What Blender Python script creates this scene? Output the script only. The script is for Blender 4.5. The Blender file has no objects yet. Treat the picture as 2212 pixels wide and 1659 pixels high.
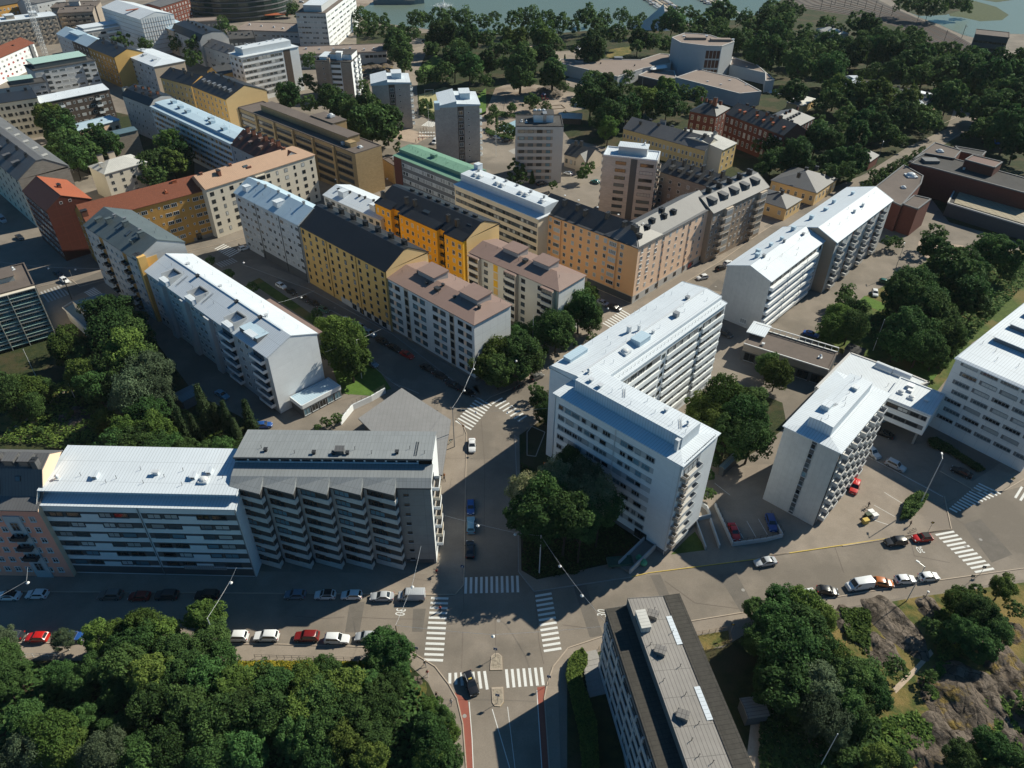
import bpy,math,random
import numpy as np
from mathutils import Vector,Matrix,noise
random.seed(7)
R = math.radians
S = bpy.context.scene
COL = S.collection

# ---------------------------------------------------------------- camera, world, sun, exposure
FP,PITCH,ROLL,CH = 1584.16,R(37.2566),R(0.62019),120.0     # focal length in units of a 2212 px wide frame, camera 120 m up
_f = Vector((0,math.cos(PITCH),-math.sin(PITCH))); _x = Vector((1,0,0)); _u = _x.cross(_f)
CX = math.cos(ROLL) * _x + math.sin(ROLL) * _u
CU = -math.sin(ROLL) * _x + math.cos(ROLL) * _u
cam = bpy.data.cameras.new('camera'); camo = bpy.data.objects.new('camera',cam); COL.objects.link(camo)
cam.sensor_width = 36; cam.lens = 36 * FP / 2212; cam.clip_start = 1; cam.clip_end = 6000
camo.matrix_world = Matrix(((CX.x,CU.x,-_f.x,0),(CX.y,CU.y,-_f.y,0),(CX.z,CU.z,-_f.z,CH),(0,0,0,1)))
S.camera = camo
SUN_AZ,SUN_EL = R(57),R(38.3)
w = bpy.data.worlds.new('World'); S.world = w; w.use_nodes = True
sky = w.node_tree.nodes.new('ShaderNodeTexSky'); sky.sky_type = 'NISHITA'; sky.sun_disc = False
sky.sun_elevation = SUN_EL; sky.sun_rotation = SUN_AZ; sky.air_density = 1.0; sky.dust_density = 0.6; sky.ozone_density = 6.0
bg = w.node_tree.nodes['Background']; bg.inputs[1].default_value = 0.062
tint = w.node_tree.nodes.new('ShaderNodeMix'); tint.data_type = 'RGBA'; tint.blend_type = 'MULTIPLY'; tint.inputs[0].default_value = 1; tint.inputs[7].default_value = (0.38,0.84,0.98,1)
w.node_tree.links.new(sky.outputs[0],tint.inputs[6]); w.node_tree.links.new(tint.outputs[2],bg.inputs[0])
sl = bpy.data.lights.new('sun','SUN'); sl.energy = 5.0; sl.angle = R(0.5); sl.color = (1.0,0.94,0.79)
so = bpy.data.objects.new('sun',sl); COL.objects.link(so)
so.rotation_euler = Vector((math.sin(SUN_AZ) * math.cos(SUN_EL),math.cos(SUN_AZ) * math.cos(SUN_EL),math.sin(SUN_EL))).to_track_quat('Z','Y').to_euler()
S.view_settings.view_transform = 'Standard'; S.view_settings.look = 'None'; S.view_settings.exposure = 0.33; S.view_settings.gamma = 1
S.cycles.max_bounces = 5; S.cycles.diffuse_bounces = 2; S.cycles.glossy_bounces = 2; S.cycles.transmission_bounces = 3
S.cycles.transparent_max_bounces = 4; S.cycles.use_adaptive_sampling = True; S.cycles.caustics_reflective = False; S.cycles.caustics_refractive = False
S.cycles.use_denoising = True

# ---------------------------------------------------------------- survey: where a sight line meets a height
def G(px,py,z=0.0):
 r = CX * ((px - 1106) / FP) - CU * ((py - 829.5) / FP) + _f
 t = (z - CH) / r.z
 return Vector((r.x * t,r.y * t,z))
def P(t,x,y): return (551.2 * t[0] + x / 4.013,413.4 * t[1] + y / 4.013)
def g(t,x,y,z=0.0): return G(*P(t,x,y),z)
def proj(v):
 d = v - Vector((0,0,CH)); q = d.dot(_f)
 if q < 1: return (-9999,-9999,1)
 return (1106 + FP * d.dot(CX) / q,829.5 - FP * d.dot(CU) / q,q)
def height(base,top):
 b = G(*base); best = (1e9,0)
 for i in range(1,400):
  z = i * 0.1; q = proj(Vector((b.x,b.y,z))); e = math.hypot(q[0] - top[0],q[1] - top[1])
  if e < best[0]: best = (e,z)
 return best[1]

# ---------------------------------------------------------------- materials
MATS = {}
def M(name,col,rough=0.8,metal=0.0,var=0.12,scale=0.6,seam=0,sw=0.07,sdark=0.55,vseam=0,brick=None,bump=0.0,emit=None,trans=0,objvar=0,stain=0.0,obj=False,spec=0.4,alpha=1.0,sheet=0.0):
 if name in MATS: return MATS[name]
 m = bpy.data.materials.new(name); m.use_nodes = True; MATS[name] = m
 nt = m.node_tree; N = nt.nodes; L = nt.links; b = N['Principled BSDF']
 b.inputs['Roughness'].default_value = rough; b.inputs['Metallic'].default_value = metal
 b.inputs['Specular IOR Level'].default_value = spec
 def math_(op,a,bb=None,c=None):
  n = N.new('ShaderNodeMath'); n.operation = op
  for i,v in enumerate((a,bb,c)):
   if v is None: continue
   if isinstance(v,(int,float)): n.inputs[i].default_value = v
   else: L.new(v,n.inputs[i])
  return n.outputs[0]
 tc = N.new('ShaderNodeTexCoord'); geo = N.new('ShaderNodeNewGeometry')
 pos = tc.outputs['Object'] if obj else geo.outputs['Position']
 n1 = N.new('ShaderNodeTexNoise'); n1.inputs['Scale'].default_value = scale; n1.inputs['Detail'].default_value = 6; n1.inputs['Roughness'].default_value = 0.65
 L.new(pos,n1.inputs['Vector'])
 fac = math_('MULTIPLY_ADD',n1.outputs[0],var * 2.6,1 - var * 1.3)
 if stain:
  n2 = N.new('ShaderNodeTexNoise'); n2.inputs['Scale'].default_value = 0.09; n2.inputs['Detail'].default_value = 4; L.new(pos,n2.inputs['Vector'])
  fac = math_('MULTIPLY',fac,math_('MULTIPLY_ADD',n2.outputs[0],stain * 2.4,1 - stain * 1.2))
 line = None
 if seam or vseam:
  sx = N.new('ShaderNodeSeparateXYZ'); L.new(tc.outputs['UV'],sx.inputs[0])
  if seam:
   q = math_('DIVIDE',sx.outputs[0],seam); fl = math_('FLOOR',q)
   l1 = math_('LESS_THAN',math_('FRACT',q),sw / seam); line = l1
   wn = N.new('ShaderNodeTexWhiteNoise'); wn.noise_dimensions = '2D'
   cb = N.new('ShaderNodeCombineXYZ'); L.new(fl,cb.inputs[0]); L.new(math_('FLOOR',math_('DIVIDE',sx.outputs[1],vseam or 3.1)),cb.inputs[1]); L.new(cb.outputs[0],wn.inputs['Vector'])
   fac = math_('MULTIPLY',fac,math_('MULTIPLY_ADD',wn.outputs[0],0.03 + sheet,0.985 - sheet / 2))
  if vseam:
   l2 = math_('LESS_THAN',math_('FRACT',math_('DIVIDE',sx.outputs[1],vseam)),sw / vseam)
   line = l2 if line is None else math_('MAXIMUM',line,l2)
  fac = math_('MULTIPLY',fac,math_('MULTIPLY_ADD',line,sdark - 1,1))
 if objvar:
  oi = N.new('ShaderNodeObjectInfo'); fac = math_('MULTIPLY',fac,math_('MULTIPLY_ADD',oi.outputs['Random'],objvar * 2,1 - objvar))
 if brick:
  bt = N.new('ShaderNodeTexBrick'); L.new(tc.outputs['UV'],bt.inputs['Vector']); bt.inputs['Scale'].default_value = 1
  bt.inputs['Brick Width'].default_value = brick[0]; bt.inputs['Row Height'].default_value = brick[1]; bt.inputs['Mortar Size'].default_value = brick[2]
  bt.inputs['Color1'].default_value = (1,1,1,1); bt.inputs['Color2'].default_value = (0.8,0.8,0.8,1); bt.inputs['Mortar'].default_value = (sdark,) * 3 + (1,)
  bw = N.new('ShaderNodeRGBToBW'); L.new(bt.outputs[0],bw.inputs[0]); fac = math_('MULTIPLY',fac,bw.outputs[0])
 vm = N.new('ShaderNodeVectorMath'); vm.operation = 'SCALE'; vm.inputs[0].default_value = col; L.new(fac,vm.inputs['Scale'])
 L.new(vm.outputs[0],b.inputs['Base Color'])
 if bump:
  bp = N.new('ShaderNodeBump'); bp.inputs['Strength'].default_value = bump; bp.inputs['Distance'].default_value = 0.3
  src = n1.outputs[0]
  if line is not None: src = math_('MULTIPLY_ADD',line,0.6,n1.outputs[0])
  L.new(src,bp.inputs['Height']); L.new(bp.outputs[0],b.inputs['Normal'])
 if emit: b.inputs['Emission Color'].default_value = emit[0] + (1,); b.inputs['Emission Strength'].default_value = emit[1]
 return m

# roofs
M('roof_white',(0.60,0.65,0.69),0.6,0.0,0.03,0.5,seam=0.62,sw=0.08,sdark=0.66,vseam=5.2,stain=0.09,spec=0.25)
M('roof_white_flat',(0.58,0.62,0.65),0.6,0,0.06,0.6,seam=0.75,sdark=0.75,stain=0.1,spec=0.25)
M('roof_ltblue',(0.42,0.54,0.62),0.55,0,0.06,0.5,seam=0.62,sdark=0.75,stain=0.08,spec=0.3)
M('roof_grey',(0.23,0.245,0.25),0.6,0,0.06,0.4,seam=0.7,sdark=0.72,vseam=2.4,stain=0.1,sheet=0.06)
M('roof_greygreen',(0.10,0.125,0.13),0.5,0,0.15,0.4,seam=0.6,sdark=0.75,stain=0.2)
M('roof_black',(0.022,0.024,0.027),0.45,0,0.25,0.4,seam=0.6,sdark=0.5,stain=0.25)
M('roof_dark',(0.045,0.047,0.05),0.5,0,0.2,0.4,seam=0.6,sdark=0.55,bump=0.1,stain=0.2)
M('roof_darkgrey',(0.12,0.12,0.122),0.6,0,0.14,0.5,seam=0.6,sdark=0.6,stain=0.2)
M('roof_brown',(0.25,0.17,0.14),0.6,0,0.08,0.5,seam=0.42,sdark=0.66,stain=0.08)
M('roof_tan',(0.42,0.27,0.18),0.65,0,0.08,0.5,seam=0.6,sdark=0.62,stain=0.08)
M('roof_terracotta',(0.22,0.066,0.032),0.8,0,0.2,1.5,brick=(0.4,0.35,0.05),sdark=0.6,stain=0.1)
M('roof_redmetal',(0.36,0.10,0.04),0.6,0,0.1,0.5,seam=0.6,sdark=0.6,stain=0.1)
M('roof_brownmetal',(0.10,0.035,0.02),0.6,0,0.1,0.5,seam=0.6,sdark=0.6)
M('roof_copper',(0.16,0.30,0.21),0.6,0,0.1,0.5,seam=0.6,sdark=0.66,stain=0.14)
M('roof_mint',(0.36,0.52,0.46),0.6,0,0.08,0.5,seam=0.6,sdark=0.75)
M('roof_teal',(0.10,0.16,0.19),0.5,0,0.1,0.5,seam=0.6,sdark=0.7)
M('roof_felt',(0.13,0.105,0.09),0.95,0,0.16,0.8,stain=0.25,bump=0.1)
M('roof_feltdark',(0.06,0.057,0.055),0.95,0,0.2,0.8,stain=0.3)
M('roof_gravel',(0.24,0.19,0.16),0.95,0,0.16,2.0,stain=0.15)
M('roof_old',(0.21,0.195,0.18),0.7,0,0.16,0.7,seam=4.4,sdark=0.5,vseam=0.62,sw=0.09,stain=0.2)
M('roof_oldwhite',(0.50,0.49,0.45),0.7,0,0.12,0.7,seam=0.6,sdark=0.6,stain=0.2)
M('roof_mossy',(0.055,0.05,0.042),0.9,0,0.45,1.6,seam=0.7,sdark=0.5,vseam=2.0,stain=0.3)
M('roof_slate',(0.235,0.235,0.235),0.75,0,0.1,0.5,seam=1.0,sdark=0.72,vseam=0.5,stain=0.1)
# walls
M('w_white',(0.76,0.785,0.79),0.85,0,0.07,0.7,seam=6.0,vseam=2.7,sw=0.05,sdark=0.88,stain=0.1)
M('w_whitepanel',(0.68,0.69,0.68),0.85,0,0.05,0.7,seam=2.9,vseam=2.8,sw=0.06,sdark=0.72)
M('w_offwhite',(0.50,0.485,0.46),0.9,0,0.06,0.7,stain=0.07)
M('w_greyplaster',(0.46,0.475,0.48),0.9,0,0.07,0.7,stain=0.08)
M('w_concrete',(0.30,0.28,0.26),0.95,0,0.14,0.6,seam=3.0,vseam=2.8,sw=0.06,sdark=0.75,stain=0.2)
M('w_concretegrain',(0.58,0.57,0.54),0.95,0,0.14,0.9,seam=1.2,sw=0.05,sdark=0.85,stain=0.14)
M('w_greybrick',(0.45,0.43,0.40),0.95,0,0.2,0.9,brick=(0.5,0.16,0.02),sdark=0.75,stain=0.25)
M('w_darkbrick',(0.10,0.075,0.06),0.95,0,0.2,1.0,brick=(0.5,0.2,0.02),sdark=1.3,stain=0.1)
M('w_redbrick',(0.15,0.05,0.035),0.95,0,0.18,1.0,brick=(0.5,0.2,0.02),sdark=1.15,stain=0.15)
M('w_reddark',(0.10,0.026,0.016),0.9,0,0.18,1.0,seam=3.2,vseam=3.0,sw=0.07,sdark=1.7,stain=0.1)
M('w_beige',(0.52,0.43,0.33),0.9,0,0.06,0.7,stain=0.08)
M('w_cream',(0.74,0.63,0.47),0.9,0,0.05,0.7,stain=0.06)
M('w_palecream',(0.64,0.58,0.47),0.9,0,0.05,0.7,stain=0.06)
M('w_paleyellow',(0.64,0.46,0.20),0.9,0,0.05,0.7,stain=0.06)
M('w_yellow',(0.70,0.43,0.14),0.9,0,0.06,0.7,stain=0.08)
M('w_vividyellow',(0.80,0.43,0.03),0.9,0,0.06,0.7,stain=0.08)
M('w_lightyellow',(0.74,0.52,0.25),0.9,0,0.05,0.7,stain=0.05)
M('w_ochre',(0.42,0.23,0.06),0.9,0,0.1,0.9,stain=0.12)
M('w_orange',(0.93,0.50,0.23),0.9,0,0.05,0.7,stain=0.06)
M('w_peach',(0.88,0.37,0.26),0.9,0,0.05,0.7,stain=0.06)
M('w_peachlight',(0.86,0.60,0.42),0.9,0,0.05,0.7,stain=0.05)
M('w_taupe',(0.36,0.28,0.21),0.9,0,0.07,0.7,stain=0.08)
M('w_tan',(0.36,0.305,0.25),0.9,0,0.08,0.7,brick=(1.2,0.3,0.02),sdark=0.85,stain=0.1)
M('w_beigegrey',(0.50,0.47,0.43),0.9,0,0.06,0.7,brick=(1.2,0.3,0.02),sdark=0.85,stain=0.08)
M('w_brownoffice',(0.38,0.27,0.14),0.9,0,0.1,0.9,brick=(0.9,0.3,0.02),sdark=0.85,stain=0.1)
M('w_darkgrey',(0.085,0.09,0.095),0.8,0,0.1,0.7)
M('w_midgrey',(0.16,0.165,0.17),0.8,0,0.1,0.7)
M('w_lath',(0.36,0.34,0.33),0.8,0,0.05,0.7,seam=0.45,sw=0.06,sdark=0.6)
M('w_base',(0.22,0.20,0.18),0.95,0,0.1,0.9,stain=0.1)
# details
M('glass_dark',(0.018,0.022,0.025),0.08,0,0.1,0.6,objvar=0.4,spec=0.7)
M('glass_mid',(0.07,0.09,0.10),0.12,0,0.1,0.6,objvar=0.4,spec=0.7)
M('glass_curtain',(0.40,0.41,0.40),0.35,0,0.1,1.3,objvar=0.35)
M('glass_blue',(0.12,0.22,0.27),0.15,0,0.1,0.6,objvar=0.3,spec=0.7)
M('frame_white',(0.72,0.72,0.70),0.6,0,0.03)
M('frame_dark',(0.05,0.05,0.05),0.6,0,0.05)
M('frame_brown',(0.09,0.045,0.025),0.7,0,0.1)
M('frame_grey',(0.33,0.34,0.34),0.6,0,0.05)
M('metal_grey',(0.28,0.29,0.30),0.45,0.3,0.08)
M('metal_light',(0.62,0.64,0.65),0.4,0.2,0.06)
M('metal_dark',(0.04,0.042,0.045),0.5,0.2,0.1)
M('dome',(0.62,0.63,0.62),0.15,0,0.04,spec=0.7)
M('chim_brick',(0.19,0.075,0.045),0.95,0,0.2,2.0)
M('rubber',(0.018,0.018,0.019),0.85,0,0.05)
M('lamp_red',(0.35,0.01,0.008),0.3,0,0.02)
M('lamp_clear',(0.75,0.76,0.76),0.2,0,0.02,spec=0.8)
M('paint_line',(0.66,0.66,0.63),0.85,0,0.22,5.0,stain=0.14)
M('paint_worn',(0.36,0.35,0.33),0.9,0,0.25,2.0)
M('paint_yellow',(0.55,0.40,0.10),0.85,0,0.2,3.0)
M('bike_red',(0.27,0.085,0.06),0.92,0,0.12,1.5,stain=0.1)
M('kerb',(0.40,0.33,0.26),0.9,0,0.2,3.0)
M('kerb_grey',(0.30,0.285,0.265),0.9,0,0.2,3.0)
M('trunk',(0.055,0.042,0.032),0.95,0,0.3,3.0)
M('trunk_birch',(0.42,0.40,0.36),0.9,0,0.4,3.0)
M('skin',(0.55,0.33,0.24),0.6,0,0.03)
M('hair',(0.04,0.025,0.015),0.8,0,0.1)
M('wood',(0.28,0.19,0.11),0.85,0,0.2,2.0)
M('deck',(0.40,0.34,0.27),0.9,0,0.15,2.0)
def flat(name,col,rough=0.7,var=0.05,**k): return M(name,col,rough,0,var,**k)

def ground_mat(name,c1,c2,sc,c3=None,sc3=0.05,rough=0.95,bump=0.0,tracks=False,thr=(0.4,0.6),fine=True,crack=0):
 m = bpy.data.materials.new(name); m.use_nodes = True; MATS[name] = m
 N = m.node_tree.nodes; L = m.node_tree.links; b = N['Principled BSDF']; b.inputs['Roughness'].default_value = rough; b.inputs['Specular IOR Level'].default_value = 0.25
 geo = N.new('ShaderNodeNewGeometry')
 def nz(s,d=8,r=0.65):
  n = N.new('ShaderNodeTexNoise'); n.inputs['Scale'].default_value = s; n.inputs['Detail'].default_value = d; n.inputs['Roughness'].default_value = r; L.new(geo.outputs['Position'],n.inputs['Vector']); return n.outputs[0]
 def mix(f,a,bb):
  x = N.new('ShaderNodeMix'); x.data_type = 'RGBA'; L.new(f,x.inputs[0])
  for i,v in ((6,a),(7,bb)):
   if isinstance(v,tuple): x.inputs[i].default_value = v + (1,)
   else: L.new(v,x.inputs[i])
  return x.outputs[2]
 def ramp(f,a,bb):
  n = N.new('ShaderNodeMapRange'); n.inputs[1].default_value = a; n.inputs[2].default_value = bb; L.new(f,n.inputs[0]); return n.outputs[0]
 o = mix(ramp(nz(sc),*thr),c1,c2)
 if c3: o = mix(ramp(nz(sc3,5,0.6),0.48,0.6),o,c3)
 if fine:
  vm = N.new('ShaderNodeVectorMath'); vm.operation = 'SCALE'; L.new(o,vm.inputs[0]); mr = N.new('ShaderNodeMapRange'); L.new(nz(3.5,10,0.75),mr.inputs[0]); mr.inputs[1].default_value = 0.2; mr.inputs[2].default_value = 0.8; mr.inputs[3].default_value = 0.8; mr.inputs[4].default_value = 1.2; L.new(mr.outputs[0],vm.inputs['Scale']); o = vm.outputs[0]
 if crack:
  vo = N.new('ShaderNodeTexVoronoi'); vo.feature = 'DISTANCE_TO_EDGE'; vo.inputs['Scale'].default_value = crack; wd = N.new('ShaderNodeVectorMath'); wd.operation = 'ADD'; L.new(geo.outputs['Position'],wd.inputs[0])
  nc = N.new('ShaderNodeTexNoise'); nc.inputs['Scale'].default_value = 0.5; L.new(geo.outputs['Position'],nc.inputs['Vector']); sc_ = N.new('ShaderNodeVectorMath'); sc_.operation = 'SCALE'; sc_.inputs['Scale'].default_value = 3.0; L.new(nc.outputs[1],sc_.inputs[0]); L.new(sc_.outputs[0],wd.inputs[1]); L.new(wd.outputs[0],vo.inputs['Vector'])
  cm = N.new('ShaderNodeMapRange'); cm.inputs[1].default_value = 0.0; cm.inputs[2].default_value = 0.045; cm.inputs[3].default_value = 0.25; L.new(vo.outputs[0],cm.inputs[0]); cs = N.new('ShaderNodeVectorMath'); cs.operation = 'SCALE'; L.new(o,cs.inputs[0]); L.new(cm.outputs[0],cs.inputs['Scale']); o = cs.outputs[0]
 L.new(o,b.inputs['Base Color'])
 if bump:
  bp = N.new('ShaderNodeBump'); bp.inputs['Strength'].default_value = bump; bp.inputs['Distance'].default_value = 0.5; L.new(nz(1.6,10,0.7),bp.inputs['Height']); L.new(bp.outputs[0],b.inputs['Normal'])
 return m
ground_mat('asphalt',(0.205,0.176,0.144),(0.24,0.206,0.17),0.12,(0.168,0.146,0.121),0.05)
ground_mat('asphalt_new',(0.135,0.121,0.104),(0.155,0.138,0.12),0.4)
ground_mat('pavement',(0.255,0.215,0.174),(0.29,0.245,0.20),0.25,(0.215,0.182,0.15),0.06)
ground_mat('pavement_warm',(0.34,0.265,0.205),(0.40,0.31,0.24),0.25)
ground_mat('sand',(0.27,0.22,0.175),(0.33,0.27,0.215),0.15,(0.20,0.155,0.12),0.05)
ground_mat('sportsfield',(0.32,0.29,0.14),(0.36,0.33,0.17),0.2)
ground_mat('grass',(0.055,0.085,0.02),(0.085,0.12,0.028),0.5,(0.15,0.125,0.045),0.08,bump=0.4)
ground_mat('lawn',(0.075,0.14,0.025),(0.095,0.17,0.03),0.5,bump=0.3)
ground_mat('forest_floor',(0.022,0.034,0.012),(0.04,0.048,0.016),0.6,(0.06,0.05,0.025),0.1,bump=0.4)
ground_mat('drygrass',(0.16,0.13,0.04),(0.055,0.08,0.02),0.35,(0.21,0.155,0.055),0.12,bump=0.5)
ground_mat('rock',(0.13,0.105,0.082),(0.19,0.155,0.125),0.7,(0.075,0.06,0.046),0.5,bump=1.0,crack=0.32)
ground_mat('rockmoss',(0.145,0.115,0.09),(0.22,0.155,0.045),0.3,(0.08,0.065,0.05),0.4,bump=1.0,thr=(0.5,0.58),crack=0.28)
ground_mat('path',(0.42,0.33,0.25),(0.48,0.38,0.29),0.5)
ground_mat('cobble',(0.36,0.31,0.24),(0.26,0.22,0.17),2.5,bump=0.6)
ground_mat('ballast',(0.10,0.088,0.076),(0.14,0.12,0.102),0.4)
ground_mat('reed',(0.05,0.068,0.03),(0.08,0.095,0.045),0.5)
wm = bpy.data.materials.new('water'); wm.use_nodes = True; MATS['water'] = wm
_b = wm.node_tree.nodes['Principled BSDF']; _b.inputs['Base Color'].default_value = (0.12,0.16,0.13,1); _b.inputs['Roughness'].default_value = 0.35; _b.inputs['Specular IOR Level'].default_value = 0.25
_n = wm.node_tree.nodes.new('ShaderNodeTexNoise'); _n.inputs['Scale'].default_value = 0.7; _n.inputs['Detail'].default_value = 6
_p = wm.node_tree.nodes.new('ShaderNodeBump'); _p.inputs['Strength'].default_value = 0.7; _p.inputs['Distance'].default_value = 0.4
_g = wm.node_tree.nodes.new('ShaderNodeNewGeometry'); wm.node_tree.links.new(_g.outputs['Position'],_n.inputs['Vector'])
wm.node_tree.links.new(_n.outputs[0],_p.inputs['Height']); wm.node_tree.links.new(_p.outputs[0],_b.inputs['Normal'])
def leaf_mat(name,c1,c2):
 m = bpy.data.materials.new(name); m.use_nodes = True; MATS[name] = m
 N = m.node_tree.nodes; L = m.node_tree.links; b = N['Principled BSDF']; out = N['Material Output']
 b.inputs['Roughness'].default_value = 0.85; b.inputs['Specular IOR Level'].default_value = 0.14
 at = N.new('ShaderNodeAttribute'); at.attribute_name = 'tint'; oi = N.new('ShaderNodeObjectInfo')
 x = N.new('ShaderNodeMix'); x.data_type = 'RGBA'; x.inputs[6].default_value = c1 + (1,); x.inputs[7].default_value = c2 + (1,); L.new(at.outputs['Fac'],x.inputs[0])
 hs = N.new('ShaderNodeHueSaturation'); L.new(x.outputs[2],hs.inputs['Color'])
 r1 = N.new('ShaderNodeMapRange'); r1.inputs[3].default_value = 0.6; r1.inputs[4].default_value = 1.35; L.new(oi.outputs['Random'],r1.inputs[0]); L.new(r1.outputs[0],hs.inputs['Value'])
 wn = N.new('ShaderNodeTexWhiteNoise'); wn.noise_dimensions = '1D'; L.new(oi.outputs['Random'],wn.inputs['W'])
 r2 = N.new('ShaderNodeMapRange'); r2.inputs[3].default_value = 0.478; r2.inputs[4].default_value = 0.515; L.new(wn.outputs[0],r2.inputs[0]); L.new(r2.outputs[0],hs.inputs['Hue'])
 L.new(hs.outputs[0],b.inputs['Base Color'])
 tr = N.new('ShaderNodeBsdfTranslucent'); L.new(hs.outputs[0],tr.inputs[0]); ms = N.new('ShaderNodeMixShader'); ms.inputs[0].default_value = 0.3
 L.new(b.outputs[0],ms.inputs[1]); L.new(tr.outputs[0],ms.inputs[2]); L.new(ms.outputs[0],out.inputs[0])
leaf_mat('leaf',(0.020,0.054,0.018),(0.088,0.165,0.045))
leaf_mat('leaf_yellow',(0.04,0.085,0.02),(0.14,0.21,0.045))
leaf_mat('leaf_grey',(0.06,0.095,0.05),(0.12,0.165,0.09))
leaf_mat('leaf_purple',(0.028,0.018,0.018),(0.05,0.032,0.03))
leaf_mat('leaf_conifer',(0.028,0.055,0.026),(0.065,0.10,0.04))
leaf_mat('leaf_flower',(0.07,0.12,0.04),(0.34,0.33,0.18))
leaf_mat('petal',(0.10,0.13,0.02),(0.36,0.26,0.03))

# ---------------------------------------------------------------- mesh building
class MB:
 def __init__(s): s.v = []; s.f = []; s.m = []; s.mats = []
 def mi(s,mat):
  if mat not in s.mats: s.mats.append(mat)
  return s.mats.index(mat)
 def face(s,pts,mat):
  n = len(s.v); s.v += [tuple(p) for p in pts]; s.f.append(tuple(range(n,n + len(pts)))); s.m.append(s.mi(mat)); return s
 def box(s,x0,x1,y0,y1,z0,z1,mat,top=None,skip=''):
  a = [(x0,y0),(x1,y0),(x1,y1),(x0,y1)]
  return s.prism(a,z0,z1,mat,top,skip)
 def prism(s,poly,z0,z1,mat,top=None,skip='',bottom=True):
  n = len(poly)
  for i in range(n):
   p,q = poly[i],poly[(i + 1) % n]
   s.face([(p[0],p[1],z0),(q[0],q[1],z0),(q[0],q[1],z1),(p[0],p[1],z1)],mat)
  if 't' not in skip: s.face([(p[0],p[1],z1) for p in poly],top or mat)
  if bottom and 'b' not in skip: s.face([(p[0],p[1],z0) for p in reversed(poly)],mat)
  return s
 def cone(s,c,r0,r1,z0,z1,n,mat,cap=True):
  a = [(c[0] + r0 * math.cos(2 * math.pi * i / n),c[1] + r0 * math.sin(2 * math.pi * i / n),z0) for i in range(n)]
  b = [(c[0] + r1 * math.cos(2 * math.pi * i / n),c[1] + r1 * math.sin(2 * math.pi * i / n),z1) for i in range(n)]
  for i in range(n):
   j = (i + 1) % n; s.face([a[i],a[j],b[j],b[i]],mat)
  if cap: s.face(b,mat); s.face(a[::-1],mat)
  return s
 def tube(s,pts,rs,n,mat,cap=True):
  pts = [Vector(p) for p in pts]; rings = []
  if not isinstance(rs,(list,tuple)): rs = [rs] * len(pts)
  for i,p in enumerate(pts):
   d = (pts[min(i + 1,len(pts) - 1)] - pts[max(i - 1,0)]).normalized()
   u = d.cross(Vector((0,0,1)));
   if u.length < 1e-3: u = Vector((1,0,0))
   u.normalize(); w_ = d.cross(u)
   rings.append([p + (u * math.cos(2 * math.pi * k / n) + w_ * math.sin(2 * math.pi * k / n)) * rs[i] for k in range(n)])
  for i in range(len(rings) - 1):
   for k in range(n):
    j = (k + 1) % n; s.face([rings[i][k],rings[i][j],rings[i + 1][j],rings[i + 1][k]],mat)
  if cap: s.face(rings[-1],mat); s.face(rings[0][::-1],mat)
  return s
 def sphere(s,c,r,mat,nu=8,nv=5,sz=1.0,half=False):
  v0 = 0.0 if half else -math.pi / 2
  def pt(i,j):
   a = 2 * math.pi * i / nu; b = v0 + (math.pi / 2 - v0) * j / nv
   return (c[0] + r * math.cos(a) * math.cos(b),c[1] + r * math.sin(a) * math.cos(b),c[2] + r * sz * math.sin(b))
  for j in range(nv):
   for i in range(nu):
    q = [pt(i,j),pt(i + 1,j),pt(i + 1,j + 1),pt(i,j + 1)]
    if j == nv - 1: q = q[:3]
    elif j == 0 and not half: q = [q[0],q[2],q[3]]
    s.face(q,mat)
  return s
 def mesh(s,name,smooth=False,uv=True):
  me = bpy.data.meshes.new(name); me.from_pydata(s.v,[],s.f)
  for mt in s.mats: me.materials.append(MATS[mt])
  me.polygons.foreach_set('material_index',s.m)
  if smooth:
   me.polygons.foreach_set('use_smooth',[True] * len(s.f))
  if uv:
   ul = me.uv_layers.new(name='UVMap'); out = []
   for f in s.f:
    p = [s.v[i] for i in f]
    ux,uy,uz = p[1][0] - p[0][0],p[1][1] - p[0][1],p[1][2] - p[0][2]
    vx,vy,vz = p[-1][0] - p[0][0],p[-1][1] - p[0][1],p[-1][2] - p[0][2]
    n = Vector((uy * vz - uz * vy,uz * vx - ux * vz,ux * vy - uy * vx))
    if n.length < 1e-9: out += [0.0,0.0] * len(p); continue
    n.normalize()
    if n.z < 0: n = -n
    u = Vector((-n.y,n.x,0))
    if u.length < 0.02: u = Vector((1,0,0)); vv = Vector((0,1,0))
    else: u.normalize(); vv = n.cross(u)
    for q in p: out += [u.x * q[0] + u.y * q[1],vv.x * q[0] + vv.y * q[1] + vv.z * q[2]]
   ul.data.foreach_set('uv',out)
  me.update(); return me

def link(name,data,parent=None,loc=(0,0,0),rz=0.0,**props):
 o = bpy.data.objects.new(name,data); COL.objects.link(o)
 o.location = loc
 if rz: o.rotation_euler = (0,0,rz)
 if parent is not None: o.parent = parent
 for k,v in props.items():
  if v is not None: o[k] = v
 return o
def part(name,mb,parent,smooth=False,loc=(0,0,0),rz=0.0,**k): return link(name,mb.mesh(name,smooth),parent,loc,rz,**k)
def thing(name,label,cat,loc,rz=0.0,group=None): return link(name,None,None,loc,rz,label=label,category=cat,group=group)
def solo(name,mb,label,cat,loc=(0,0,0),rz=0,group=None,smooth=False,kind=None): return link(name,mb.mesh(name,smooth),None,loc,rz,label=label,category=cat,group=group,kind=kind)
def struct(name,mb,kind='structure',**k): return link(name,mb.mesh(name),None,kind=kind,**k)
def copy_tree(o,parent=None):
 c = o.copy(); COL.objects.link(c); c.parent = parent
 for ch in o.children: copy_tree(ch,c)
 return c
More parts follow.
